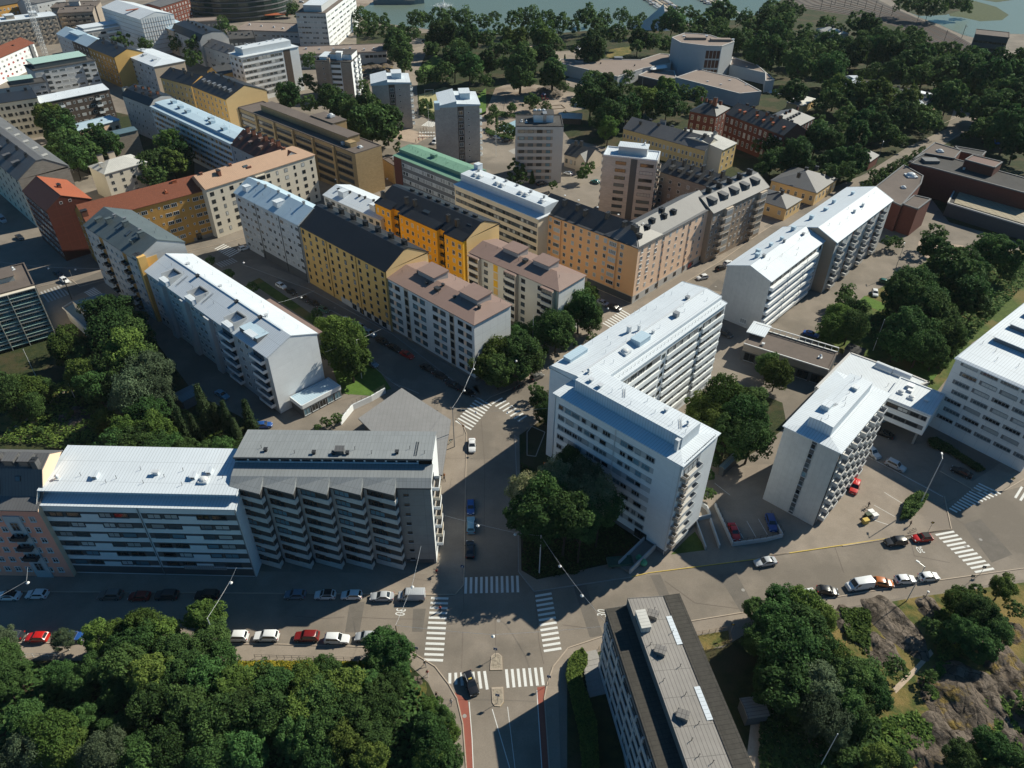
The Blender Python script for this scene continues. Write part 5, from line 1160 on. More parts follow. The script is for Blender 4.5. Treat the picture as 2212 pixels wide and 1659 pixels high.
T = simple('bare concrete firewall house with narrow tin roof beside the yard',(930,1185),(1190,1125),(1150,1105),11.0,lambda D: prof_gable(D,0.8),'w_tan','roof_teal',0,3,nL=0,D=6); finish(T)
T = bld('villa','cream courtyard house with weathered white hipped roof and two big chimneys',P(t,905,1508),P(t,1268,1402),P(t,755,1420),11.5,lambda D: prof_hip(D,2.6),'w_palecream','roof_oldwhite',D=12.5)
grid(T,'F',4,4,1.2,2.7,1.3,1.4,'2','frame_grey',('glass_dark',)); ri(T,'chimney',0.2,0.62,'w_beige',2.0,0.8,2.6); ri(T,'chimney',0.5,0.75,'w_beige',2.4,0.8,2.6); ri(T,'box',0.1,0.35,'roof_oldwhite',1.4,1.4,1.0); finish(T)

# ================================================================ top centre
t = (1,0)
T = bld('office_block','long tan brick office with brown flat roof and setback roof storey',P(t,-150,935),P(t,866,1337),P(t,1100,1267),18.0,fl,'w_brownoffice','roof_felt',ov=0)
penthouse(T,T.L * 0.14,T.L * 0.88,T.D * 0.36,T.D * 0.8,3.2,'w_brownoffice','roof_felt',slope=0.01,name='roof_storey'); penthouse(T,T.L * 0.5,T.L * 0.68,T.D * 0.78,T.D * 1.3,3.8,'w_brownoffice','roof_felt',slope=0.01,name='roof_storey')
for k in range(6): band(T,'F',T.L * k / 6 + 0.1 * T.L * (k < 0),T.L * k / 6 + 1.2,0,T.h - 0.1,'w_brownoffice',0.8,'pier')
for j in range(5):
 z = 1.6 + 3.2 * j
 for k in range(6):
  u0 = T.L * k / 6 + 1.4; u1 = T.L * (k + 1) / 6 - 0.3
  if k == 5: u1 -= 2.2
  band(T,'F',u0,u1,z,z + 2.1,'w_darkgrey',0.03,'window_strip'); win(T,'F',(u0 + u1) / 2,z + 0.3,(u1 - u0) * 0.94,1.5,'4','frame_brown',('glass_dark','glass_dark','glass_mid'),0.05)
ri(T,'box',0.9,0.35,'w_brownoffice',3.6,3.0,1.8); ri(T,'dome',0.95,0.45,'metal_light',1.8); ri(T,'box',0.86,0.25,'metal_light',1.4,1.0,1.0); ri(T,'dome',0.6,1.1 * T.D,'metal_light',2.4,z=T.h + 4.2)
finish(T)
T = bld('office_annex','low brown annex roof with a cluster of white round skylights',P(t,1105,1380),P(t,1200,1440),P(t,1210,1310),8,fl,'w_brownoffice','roof_felt',ov=0,D=12)
for a_,b_ in ((0.2,0.35),(0.5,0.3),(0.75,0.35),(0.2,0.6),(0.5,0.6)): ri(T,'dome',a_,b_,'w_offwhite',1.8)
finish(T)
T = bld('office_block','white office slab with glass bands and a blank white end wall',P(t,-120,497),P(t,372,402),P(t,330,370),23,lambda D: prof_pent(D,2.5,0.1,3.0,3),{'F': 'w_white','R': 'w_white','L': 'w_white'},'roof_white_flat',D=13)
for j in range(7):
 z = 2.5 + 2.95 * j; band(T,'F',0.5,T.L * 0.7,z,z + 1.7,'w_midgrey',0.03,'window_strip')
 for k in range(10): win(T,'F',1.4 + k * T.L * 0.069,z + 0.1,T.L * 0.06,1.5,'3','frame_white',('glass_dark','glass_dark','glass_mid','glass_curtain'),0.04)
band(T,'F',T.L * 0.72,T.L * 0.84,0.5,T.h - 0.6,'w_darkbrick',0.05,'stair_panel'); grid(T,'L',3,7,2.5,2.95,2,1.6,'2'); scat(T,4,vent=(6,'metal_light',0.3,0.7)); finish(T)
T = bld('tower_block','tall white office tower with fine window bands and a pale rooftop box',P(t,349,112),P(t,612,118),P(t,850,-75),23,lambda D: prof_flat(D,0.4),{'F': 'w_offwhite','R': 'w_white','L': 'w_white'},'roof_felt',ov=0)
for j in range(7):
 z = 1.4 + 3.1 * j; band(T,'F',0.3,-0.3,z,z + 1.4,'w_midgrey',0.03,'window_strip')
 for k in range(8): win(T,'F',1.3 + k * (T.L - 2) / 8,z + 0.05,T.L / 9,1.3,'3','frame_white',('glass_dark','glass_mid','glass_curtain'),0.04)
 for k in range(8): win(T,'R',T.D * (k + 0.5) / 8,z + 0.05,T.D / 11,1.2,'3','frame_white',('glass_mid','glass_curtain','glass_curtain'),0.04)
penthouse(T,T.L * 0.22,T.L * 0.82,T.D * 0.05,T.D * 0.8,4.2,'w_greyplaster','roof_white',slope=0.02); scat(T,77,box=(3,'metal_light',0.3,0.6)); finish(T)
T = simple('long low concrete wing with brown roof below the white tower',(372,475),(1135,445),(1150,385),8,fl,'w_offwhite','roof_gravel',20,1,2.2,1.6,'3','frame_brown',z0=4.6,tt=t,D=20,items=dict(box=(7,'metal_light',0.2,0.7)),name='office_wing'); finish(T)
T = simple('low wing with brown gravel roof left of the white tower',(-180,262),(370,280),(360,200),7,fl,'w_offwhite','roof_gravel',14,1,2.2,1.4,'3',z0=3.5,tt=t,D=26,items=dict(box=(5,'metal_light',0.2,0.7)),name='office_wing'); finish(T)
# point blocks
T = bld('tower_block','brown brick point block with white balcony strip and crenellated white roof',P(t,515,532),P(t,832,543),P(t,868,470),19.5,fl,{'F': 'w_tan','R': 'w_white','L': 'w_tan'},'roof_feltdark',ov=0)
band(T,'F',T.L * 0.42,T.L * 0.71,0,T.h,'w_white',0.05,'balcony_strip'); band(T,'F',T.L * 0.35,T.L * 0.43,0,T.h + 2,'w_tan',0.9,'pier')
for j in range(7):
 z = 0.9 + 2.7 * j; win(T,'F',T.L * 0.565,z + 1.1,T.L * 0.26,1.2,'4','frame_dark',('glass_dark','glass_mid'),0.06); win(T,'F',T.L * 0.22,z + 1.2,0.9,0.8,'1','frame_white',('glass_dark',))
 balc(T,'R',T.D * 0.3,z + 0.4,2.6,1.3,'w_white','w_offwhite'); balc(T,'R',T.D * 0.75,z + 0.4,2.2,1.3,'w_white','w_offwhite')
penthouse(T,T.L * 0.35,T.L * 0.95,T.D * 0.3,T.D * 0.9,3.0,'w_white','roof_feltdark',slope=0.01); penthouse(T,T.L * 0.08,T.L * 0.3,T.D * 0.2,T.D * 0.8,1.8,'w_white','roof_white',slope=0.01); penthouse(T,T.L * 0.55,T.L * 0.7,T.D * 0.2,T.D * 0.35,4.2,'w_white','w_white',slope=0.01); finish(T)
def point(label,A,B,C,h,rh=1.6):
 T = bld('tower_block',label,P(t,*A),P(t,*B),P(t,*C),h,fl,{'F': 'w_greybrick','R': 'w_white','L': 'w_greybrick'},'roof_white',ov=0,group=None)
 m = MB(); z = T.h
 m.face([(-0.4,-0.3,z + 0.5),(T.L * 0.42,-0.3,z + 0.5 + rh),(T.L * 0.42,T.D + 0.3,z + 0.5 + rh),(-0.4,T.D + 0.3,z + 0.5)],'roof_white'); m.face([(T.L * 0.42,-0.3,z + 1.0),(T.L + 0.4,-0.3,z + 0.45),(T.L + 0.4,T.D + 0.3,z + 0.45),(T.L * 0.42,T.D + 0.3,z + 1.0)],'roof_white')
 m.face([(-0.4,-0.3,z + 0.5),(-0.4,-0.3,z - 0.4),(T.L * 0.42,-0.3,z - 0.4),(T.L * 0.42,-0.3,z + 0.5 + rh)],'roof_ltblue'); m.face([(T.L * 0.42,-0.3,z - 0.1),(T.L + 0.4,-0.3,z - 0.1),(T.L + 0.4,-0.3,z + 0.45),(T.L * 0.42,-0.3,z + 1.0)],'roof_ltblue'); m.face([(T.L + 0.4,-0.3,z - 0.2),(T.L + 0.4,T.D + 0.3,z - 0.2),(T.L + 0.4,T.D + 0.3,z + 0.45),(T.L + 0.4,-0.3,z + 0.45)],'roof_white')
 m.face([(T.L * 0.42,T.D + 0.3,z + 1.0),(T.L * 0.42,-0.3,z + 1.0),(T.L * 0.42,-0.3,z + 0.5 + rh),(T.L * 0.42,T.D + 0.3,z + 0.5 + rh)],'roof_white')
 part('folded_roof',m,T.o); penthouse(T,T.L * 0.55,T.L * 0.8,T.D * 0.35,T.D * 0.7,3.2,'roof_ltblue','roof_white',z=z + 0.2)
 band(T,'F',T.L * 0.44,T.L * 0.6,0,T.h - 0.4,'w_darkbrick',0.04,'balcony_recess')
 n = int(h / 2.75)
 for j in range(n):
  zz = 1.0 + 2.75 * j; win(T,'F',T.L * 0.52,zz + 0.4,T.L * 0.11,1.8,'2','frame_white',('glass_dark','glass_mid'),0.05); band(T,'F',T.L * 0.44,T.L * 0.6,zz - 0.1,zz + 0.3,'w_darkgrey',0.1,'rail'); win(T,'F',T.L * 0.72,zz + 0.9,0.8,0.8,'1','frame_white',('glass_dark',))
  balc(T,'R',T.D * 0.25,zz,2.6,1.4,'w_white','w_offwhite'); balc(T,'R',T.D * 0.75,zz,2.6,1.4,'glass_blue','w_offwhite')
 return T
finish(point('dark brick point block with folded white roof, farther one of the pair',(1008,735),(1340,722),(1392,640),21.5))
T = point('dark brick point block with folded white roof, nearer and taller of the pair',(1600,925),(1945,912),(1980,800),24.5)
part('side_shaft',MB().box(-2.2,0,0,3.5,0,T.h + 1.5,'w_greybrick','roof_white').box(-2.25,0.0,-0.06,3.5,T.h - 1.3,T.h + 1.52,'roof_ltblue'),T.o); finish(T)
t = (2,0)
T = bld('tower_block','smooth grey concrete tower with flat black roof and blue window bands',P(t,50,1099),P(t,462,1101),P(t,440,1000),23.4,fl,'w_offwhite','roof_feltdark',ov=0)
for j in range(8):
 z = 1.6 + 2.75 * j; band(T,'F',T.L * 0.03,T.L * 0.78,z,z + 1.4,'w_tan',0.03,'window_strip')
 for k in range(4): win(T,'F',T.L * (0.12 + 0.19 * k),z + 0.02,2.3 if k < 3 else 1.8,1.35,'2n','frame_dark',('glass_blue','glass_blue','glass_mid','glass_dark'),0.04)
penthouse(T,T.L * 0.38,T.L * 0.8,T.D * 0.35,T.D * 0.8,3.4,'w_white','roof_feltdark',slope=0.01); penthouse(T,T.L * 0.58,T.L * 0.64,T.D * 0.3,T.D * 0.5,4.0,'metal_grey','metal_grey',slope=0.01); ri(T,'hood',0.12,0.4,'metal_light'); ri(T,'hood',0.22,0.35,'metal_light')
for k in range(3): ri(T,'dome',0.42 + 0.09 * k,0.7,'metal_light',1.4,z=T.h + 3.2)
finish(T)
T = bld('apartment_block','long cream house with weathered grey roof and small square windows',P(t,980,1112),P(t,1690,1305),P(t,1965,1235),9.5,lambda D: prof_gable(D,3.8),{'F': 'w_paleyellow','R': 'w_palecream','L': 'w_paleyellow'},'roof_darkgrey',D=13)
grid(T,'F',22,2,2.0,3.4,1.0,1.7,'2','frame_white',('glass_mid','glass_dark','glass_curtain')); scat(T,15,chimney=(7,'metal_dark',0.3,0.7)); ri(T,'chimney',0.35,0.7,'metal_grey',3,0.5,2.4); finish(T)
T = bld('apartment_block','cream wing with pale tin roof behind the long grey roofed house',P(t,1838,1300),P(t,1962,1238),P(t,1700,1130),10.5,lambda D: prof_gable(D,1.8),{'F': 'w_paleyellow','L': 'w_palecream','R': 'w_paleyellow'},'roof_oldwhite',D=26)
grid(T,'F',3,3,1.5,3,1.2,1.5,'2'); scat(T,16,chimney=(4,'metal_grey',0.3,0.7)); finish(T)
T = bld('villa','old brown timber villa with steep black roof and pale gable between parked cars',P(t,470,1335),P(t,672,1390),P(t,790,1290),5.5,lambda D: prof_gable(D,3.5),'w_beige','roof_dark',D=11)
grid(T,'F',5,1,1.8,3,1.2,1.9,'x','frame_brown'); m = MB(); x = T.L * 0.55
m.face([(x,-1.2,0),(x + 5,-1.2,0),(x + 5,-1.2,5.2),(x + 2.5,-1.2,8),(x,-1.2,5.2)],'w_beige'); m.face([(x + 2.5,-1.6,8.1),(x + 2.5,5,8.1),(x - 0.3,5,5),(x - 0.3,-1.6,5)],'roof_oldwhite'); m.face([(x + 5.3,-1.6,5),(x + 5.3,5,5),(x + 2.5,5,8.1),(x + 2.5,-1.6,8.1)],'roof_dark'); part('cross_gable',m,T.o)
ri(T,'chimney',0.2,0.45,'metal_dark',1.2,1,1.8); ri(T,'chimney',0.4,0.5,'metal_dark',1.2,1,1.8); finish(T)
# red brick hospital
T = bld('brick_building','big red brick institution with black hipped roofs and brick chimneys',P(t,1870,985),P((3,0),160,1175),P((3,0),120,960),13.5,lambda D: prof_gable(D,4.0),'w_redbrick','roof_dark',D=14)
grid(T,'F',12,3,2.0,3.9,1.3,2.3,'x','frame_white',('glass_mid','glass_curtain')); scat(T,17,chimney=(7,'chim_brick',0.25,0.7),dormer=(6,'roof_redmetal',0.12,0.2)); finish(T)
T = bld('brick_building','left hipped pavilion of the red brick institution',P(t,1557,962),P(t,1782,1008),P(t,1870,900),13.5,lambda D: prof_hip(D,4.0),'w_redbrick','roof_dark',D=16)
grid(T,'F',4,3,2.0,3.9,1.3,2.3,'x','frame_white',('glass_mid','glass_dark')); grid(T,'R',4,3,2.0,3.9,1.3,2.3,'x'); scat(T,18,chimney=(5,'chim_brick',0.3,0.7)); ri(T,'chimney',0.7,0.4,'chim_brick',1.6,1.6,3); finish(T)
T = bld('brick_building','right end pavilion of the red brick institution with pale cornice and row of small dormers',P((3,0),178,1150),P((3,0),420,1022),P((3,0),330,955),13.0,lambda D: prof_hip(D,4.2),'w_redbrick','roof_darkgrey',D=16,fascia='roof_oldwhite')
grid(T,'F',9,3,2.0,3.8,1.0,2.3,'x','frame_white',('glass_mid','glass_curtain','glass_dark')); grid(T,'L',6,3,2.0,3.9,1.2,2.2,'x')
for k in range(6): ri(T,'dormer',0.25 + 0.1 * k,0.25,'roof_dark',0.9,1.2,0.9)
scat(T,19,chimney=(4,'chim_brick',0.4,0.6)); finish(T)
for z_ in (4.6,8.6): band(T,'F',0,0,z_,z_ + 0.35,'w_beige',0.12,'string_course')

# concert hall: low brown roofs and tall pale box
o,q = polyb('service_building','flat white service roof carrying two silver half cylinder units',(3,1),((430,1700),(735,1393),(1250,1580),(1420,1650),(1050,1788),(900,1760)),9.0,'w_greyplaster','roof_white_flat',items=SERVICE,par=0.3)
for x,y in ((1035,1520),(1190,1580)):
 m = MB(); n = 8
 for i in range(n):
  a0,a1 = math.pi * i / n,math.pi * (i + 1) / n; m.face([(-2.2,1.2 * math.cos(a0),1.3 * math.sin(a0)),(2.2,1.2 * math.cos(a0),1.3 * math.sin(a0)),(2.2,1.2 * math.cos(a1),1.3 * math.sin(a1)),(-2.2,1.2 * math.cos(a1),1.3 * math.sin(a1))],'metal_light')
 for s in (-2.2,2.2): m.face([(s,1.2 * math.cos(math.pi * i / n),1.3 * math.sin(math.pi * i / n)) for i in range(n + 1)],'metal_light')
 p = g((3,1),x,y,9.5); part('air_unit',m,o,loc=(p.x - o.location.x,p.y - o.location.y,8.85),rz=-0.75)
it = [('dome',-20,5,2,2,1,'metal_light'),('box',-25,-2,5,3,1,'metal_grey'),('box',0,8,5,3,1,'metal_grey'),('vent',8,-8,1,1,1,'metal_dark'),('vent',20,-10,1,1,1,'metal_dark'),('vent',-12,-4,1,1,1,'metal_dark')]
polyb('concert_hall_foyer','sprawling low concert hall wing with brown gravel roof left of the pale cube',t,((360,540),(430,545),(930,662),(1150,590),(1395,545),(1380,470),(1300,462),(1130,515),(440,510)),6.5,'w_greyplaster','roof_gravel',items=it)
polyb('concert_hall_wing','low concert hall wing with brown roof in front of the pale cube',t,((1435,668),(1990,808),(2178,790),(1965,675),(1640,598)),7.5,'w_greyplaster','roof_gravel',items=[('vent',-8,0,1.5,1,.6,'metal_light'),('vent',5,3,1.5,1,.6,'metal_light'),('vent',12,-6,1.5,1,.6,'metal_light'),('vent',-2,-6,1.5,1,.6,'metal_light')])
polyb('concert_hall_wing','low stepped wing right of the pale concert cube',t,((1905,560),(2080,600),(2212,630),(2212,700),(2290,690),(2140,560),(1925,490)),6.5,'w_greyplaster','roof_gravel')
polyb('concert_hall_wing','blue grey glazed link with sunken terrace between the hall wings',t,((1110,650),(1320,700),(1440,670),(1420,610),(1210,600)),4.5,'w_darkgrey','roof_gravel')
o,q = polyb('concert_hall','tall pale windowless cube of the concert hall with brown roof',t,((1400,322),(1480,367),(1700,394),(1835,397),(1943,357),(1910,335),(1800,325),(1730,300),(1630,290),(1510,284)),19.0,'w_greyplaster','roof_gravel',items=[('box',-6,0,12,4,1.2,'roof_gravel'),('box',8,-4,12,4,1.2,'roof_gravel'),('vent',-12,6,2,2,1,'metal_light'),('vent',2,7,2,2,1,'metal_light'),('vent',16,-2,2,2,1,'metal_light')])
a_,b_ = G(*P(t,1700,394),19),G(*P(t,1835,397),19); dd = (b_ - a_); rz_ = math.atan2(dd.y,dd.x); W_ = dd.length
for j in range(3):
 m = MB()
 for k in range(4): m.box(W_ * (0.04 + 0.235 * k),W_ * (0.24 + 0.235 * k),-0.1,0.05,1.5 + 5.2 * j,5.8 + 5.2 * j,'roof_brownmetal')
 part('shutter_panel',m,o,loc=(a_.x - o.location.x,a_.y - o.location.y,0),rz=rz_)
# ================================================================ top right
t = (3,0)
T = bld('villa','white timber villa with bright tin roofs deep in the trees',P(t,440,250),P(t,600,300),P(t,640,235),7.5,lambda D: prof_hip(D,2.2),'w_offwhite','roof_oldwhite',D=12)
grid(T,'F',5,2,1.4,3,1,1.8); m = MB(); m.box(T.L * 0.35,T.L * 0.65,-3,T.D * 0.5,0,7.4,'w_offwhite','roof_darkgrey'); part('bay',m,T.o); scat(T,80,chimney=(3,'metal_dark',0.4,0.6)); finish(T)
T = bld('school_building','long two storey stone building with dark roof half hidden by trees',P(t,800,770),P(t,1380,905),P(t,1400,770),8.8,lambda D: prof_gable(D,3),'w_tan','roof_darkgrey',D=14)
grid(T,'F',18,2,1.5,3.6,1.2,2.1,'x'); scat(T,81,chimney=(7,'metal_dark',0.4,0.6)); finish(T)
T = bld('school_building','sunlit end pavilion with white hipped roof and tall arched windows',P(t,1378,908),P(t,1525,833),P(t,1330,805),8.8,lambda D: prof_hip(D,2.5),'w_peachlight','roof_white',D=16)
grid(T,'F',5,2,1.4,3.9,1.0,2.4,'x','frame_white',('glass_dark','glass_curtain')); band(T,'F',0,0,4.5,4.9,'w_offwhite',0.15,'string_course'); finish(T)
T = bld('school_building','small white hipped pavilion at the far end of the long stone building',P(t,735,720),P(t,830,720),P(t,800,655),9.2,lambda D: prof_hip(D,2.5),'w_offwhite','roof_white',D=12); finish(T)
T = bld('station_building','dark signal building with flat roof beside the tracks and the water',P(t,1822,300),P(t,2110,330),P(t,2150,265),14,fl,'w_darkgrey','roof_felt',ov=0.3,D=18)
grid(T,'F',7,3,1.5,4,2.6,1.4,'4','frame_dark',('glass_dark',)); finish(T)
T = bld('kiosk','small brick house with pointed tin roof beside the street',P(t,905,1400),P(t,982,1345),P(t,880,1290),4.2,lambda D: prof_hip(D,2.2),'w_redbrick','roof_darkgrey',D=7,cat='house'); finish(T)
T = bld('wooden_house','yellow timber house with big dark hipped roof below the park',P(t,440,1670),P(t,622,1545),P(t,155,1590),5.5,lambda D: prof_hip(D,3.6),'w_lightyellow','roof_darkgrey',cat='house',D=19)
grid(T,'F',6,1,1.8,3,1.2,1.9,'x'); grid(T,'L',6,1,1.8,3,1.2,1.9,'x'); scat(T,82,chimney=(3,'metal_dark',0.4,0.6)); finish(T)
T = bld('wooden_house','smaller yellow timber house with grey hipped roof at the street corner',P((3,1),180,150),P((3,1),312,68),P((3,1),15,92),5.0,lambda D: prof_hip(D,3.0),'w_lightyellow','roof_darkgrey',cat='house',D=14)
grid(T,'F',4,1,1.8,3,1.1,1.7,'x'); grid(T,'L',3,1,1.8,3,1.3,1.7,'x'); ri(T,'chimney',0.5,0.4,'metal_dark',1.2,1,1.4); finish(T)
T = bld('wooden_house','small yellow outhouse near the parked red brick pavilion',P(t,330,915),P(t,430,855),P(t,345,800),4.5,lambda D: prof_hip(D,1.6),'w_lightyellow','roof_oldwhite',cat='house',D=9); finish(T)
polyb('bus_depot','huge dark brick hall with black flat roof in deep shade',t,((1265,1410),(1390,1325),(1640,1372),(2330,1560),(2330,1690),(1450,1452)),12,'w_redbrick','roof_feltdark',items=[('box',-10,8,6,4,1,'roof_darkgrey'),('vent',0,0,1,1,1,'metal_light'),('vent',12,4,1,1,1,'metal_light')])
polyb('depot_wing','upper brick wing with curved white rooflight',t,((1250,1400),(1470,1232),(1700,1300),(1640,1370),(1385,1325)),12.6,'w_redbrick','roof_felt',items=[('dome',2,2,2.4,2,1,'metal_light')])
polyb('depot_wing','black roofed rear wing of the brick hall near the blue flag',t,((1640,1262),(1915,1310),(1880,1350),(1690,1310)),10,'w_redbrick','roof_feltdark')
polyb('depot_wing','brown roofed raised brick box on top of the depot',t,((1730,1380),(1800,1338),(2058,1400),(1990,1450)),15.5,'w_redbrick','roof_brownmetal')
polyb('depot_wing','brick street wing of the depot with two rooflights',t,((905,1655),(1200,1425),(1370,1520),(1350,1590),(1180,1780)),10.5,'w_redbrick','roof_felt',items=[('dome',6,8,4,2,1,'metal_light'),('dome',-2,-4,1.6,2,1,'metal_light')])
polyb('depot_wing','low square brick block with gravel roof by the yard',(3,1),((1190,105),(1322,150),(1438,62),(1290,28)),10.8,'w_redbrick','roof_felt')
o,q = polyb('glass_roof_hall','lower hall with tan gridded glass roof in the depot yard',(3,1),((1580,95),(2330,320),(2330,120),(1640,-20)),5.5,'w_darkgrey','roof_feltdark')
M('glass_grid',(0.36,0.31,0.22),0.35,0,0.08,0.6,seam=2.2,vseam=1.6,sw=0.12,sdark=0.2)
part('glass_roof',MB().prism([(x * 0.86,y * 0.86) for x,y in q],5.2,5.6,'glass_grid'),o)
# round green glass tower and crane
M('glass_green',(0.015,0.035,0.03),0.15,0,0.1,0.6,seam=1.5,sw=0.12,sdark=3.0,spec=0.6); c0 = G(*P((1,0),-180,195),0); o = thing('round_tower','round dark green glass office building at the top of the picture','building',(c0.x - 8,c0.y + 42,0)); m = MB(); n = 40; r0 = 41
for j in range(8):
 z = j * 3.4; m.cone((0,0),r0,r0,z,z + 2.3,n,'glass_green',cap=False); m.cone((0,0),r0 + 0.35,r0 + 0.35,z + 2.3,z + 3.0,n,'w_midgrey',cap=True)
part('glass_drum',m,o); part('roof',MB().cone((0,0),r0 - 1,r0 - 1,27.3,28,n,'roof_feltdark'),o)
ent = MB(); ent.box(20,40,-38,-30,2.8,3.2,'roof_redmetal'); part('orange_canopy',ent,o,rz=0.25)
b0 = G(*P((0,0),400,485),0); m = MB(); hh = 60
for sx in (-1.1,1.1):
 for sy in (-1.1,1.1): m.tube([(sx,sy,0),(sx,sy,hh)],0.13,4,'frame_white')
z = 0
while z < hh - 2.2:
 for a_,b_ in (((-1.1,-1.1),(1.1,-1.1)),((1.1,-1.1),(1.1,1.1)),((1.1,1.1),(-1.1,1.1)),((-1.1,1.1),(-1.1,-1.1))): m.tube([(a_[0],a_[1],z),(b_[0],b_[1],z + 2.2)],0.07,3,'frame_white'); m.tube([(a_[0],a_[1],z + 2.2),(b_[0],b_[1],z + 2.2)],0.07,3,'frame_white')
 z += 2.2
o = thing('tower_crane','white lattice tower crane mast rising past the beige balcony block','crane',(b0.x,b0.y,0)); part('mast',m,o)
b1 = G(*P((0,0),870,180),0); o2 = copy_tree(o); o2.location = (b1.x,b1.y,0); o2['label'] = 'second white lattice crane mast standing beside the wrapped building'
# small sheds
def shed(label,tt,A,B,C,h,rf,name='shed',wl='w_darkgrey',open_=False):
 T = bld(name,label,P(tt,*A),P(tt,*B),P(tt,*C),h,lambda D: prof_gable(D,0.35),wl,rf,ov=0.2,cat='shed')
 return T
T = shed('small waste shed with green tin roof in the shaded yard',(0,2),(1575,165),(1760,72),(1690,5),3.0,'roof_teal'); band(T,'F',0.3,-0.3,0.2,2.6,'w_midgrey',0.03,'panel')
T = shed('small shed with sunlit corrugated roof between trees by the bottom block',(2,3),(2060,1240),(2240,1215),(2130,1065),2.8,'roof_old')
T = shed('long narrow carport roof beside the slab block yard',(2,2),(1855,745),(1975,632),(1930,618),2.6,'roof_teal')
T = shed('flat dark shed in the garden behind the service roof',(3,1),(690,1360),(830,1415),(860,1365),3.0,'roof_feltdark')
# ================================================================ ground, streets, parks, water
def U(pts,z=0.0): return [G(x,y,z) for x,y in pts]
def sheet(name,pts,z,mat,kind='structure',**k):
 W = U(pts,0); q = ccw([(p.x,p.y) for p in W]); m = MB(); m.face([(x,y,z) for x,y in q],mat); return struct(name,m,kind,**k)
def tp(t,pts): return [P(t,x,y) for x,y in pts]
gm = MB(); gm.face([(-1600,-200,0),(1600,-200,0),(1600,2600,0),(-1600,2600,0)],'asphalt'); struct('ground',gm)
KB = []
pv = [
 [(-80,1225),(-80,1277),(983,1285),(1001,1264),(1003,1225),(1005,1076),(1008,938),(1000,918),(985,905),(955,862),(948,1000),(946,1240)],
 [(-80,1388),(600,1392),(880,1398),(903,1417),(940,1440),(970,1479),(987,1509),(1000,1564),(1007,1653),(1014,1800),(975,1800),(972,1640),(950,1520),(925,1470),(880,1428),(-80,1422)],
 [(1112,940),(1119,1100),(1120,1235),(1154,1278),(1364,1247),(1661,1201),(2055,1143),(2040,1074),(1960,1030),(1870,984),(1800,945),(1700,1000),(1560,1010),(1500,880),(1210,1000)],
 [(1045,862),(1060,858),(1110,838),(1240,762),(1400,660),(1560,562),(1640,505),(1740,440),(1725,425),(1640,478),(1545,545),(1375,658),(1300,672),(1120,800),(1020,835)],
 [(1302,1375),(1491,1342),(1601,1324),(1783,1294),(1982,1260),(2212,1228),(2330,1210),(2330,1235),(2212,1252),(1980,1285),(1785,1320),(1640,1345),(1400,1392),(1300,1400),(1225,1440),(1205,1480),(1215,1800),(1196,1800),(1186,1653),(1176,1509),(1182,1478),(1195,1440),(1227,1400)],
 [(1045,870),(1000,838),(848,722),(668,625),(525,572),(540,560),(680,612),(850,706),(1030,830)],
 [(2040,1000),(2100,1040),(2145,1012),(2212,960),(2300,900),(2330,1010),(2212,1050),(2170,1060),(2110,1063),(2030,1018)],
]
for i,p in enumerate(pv): sheet('pavement',p,0.012,'pavement')
def kerb(pts,mat='kerb',w_=0.2,h_=0.13,name='kerb'):
 W = U(pts); m = MB()
 for a,b in zip(W[:-1],W[1:]):
  d = (b - a).normalized(); n = Vector((-d.y,d.x,0)) * w_ / 2; a2,b2 = a - d * 0.02,b + d * 0.02
  m.prism([(a2 - n)[:2],(b2 - n)[:2],(b2 + n)[:2],(a2 + n)[:2]],0.001,h_,mat,skip='b')
 return struct(name,m)
kerb([(-80,1277),(983,1285),(1001,1264),(1003,1225),(1005,1076),(1008,938),(1000,918),(985,905)])
kerb([(-80,1388),(600,1392),(880,1400),(903,1417),(940,1440),(970,1479),(987,1509),(1000,1564),(1007,1653),(1014,1800)])
kerb([(1112,940),(1119,1100),(1120,1235),(1154,1278),(1364,1247)],'kerb_grey'); kerb([(1661,1201),(1700,1195)],'kerb'); kerb([(1820,1180),(2055,1143),(2040,1074)],'kerb')
kerb([P((3,2),0,1508),P((3,2),205,1478)],'kerb'); kerb([P((3,2),205,1478),P((3,2),1060,1352)],'paint_yellow'); kerb([P((3,2),1060,1352),P((3,2),1610,1272)],'kerb')
kerb([P((2,3),1050,25),P((2,2),1200,1650),P((2,2),2212,1520)],'paint_yellow',0.16)
kerb([(1045,870),(1060,858),(1110,838),(1240,762),(1400,660),(1560,562),(1640,505),(1740,440)]); kerb([(1045,870),(1000,838),(848,722),(668,625),(525,572)],'kerb_grey')
kerb([(1302,1375),(1491,1342),(1601,1324),(1783,1294),(1982,1260),(2212,1228),(2330,1210)]); kerb([(1302,1375),(1227,1400),(1195,1440),(1182,1478),(1176,1509),(1186,1653),(1196,1800)])
kerb([(2030,1018),(2110,1063),(2170,1060),(2212,1035)]); kerb([P((3,2),860,620),P((3,2),1560,992)],'kerb_grey',0.12,0.04)
kerb([P((1,1),480,940),P((1,1),780,1095),P((1,1),1040,1530),P((1,1),1190,1659),(905,850)],'kerb_grey'); kerb(tp((0,1),[(330,830),(620,765),(690,825),(920,765)]),'kerb'); kerb(tp((0,1),[(1640,520),(1930,455),(2120,400)]),'kerb')
kerb(tp((3,0),[(1000,1500),(1180,1390),(1600,1215),(1700,1150)]),'kerb'); kerb(tp((3,0),[(1340,1170),(1690,1000),(1690,940),(1650,900)]),'kerb')
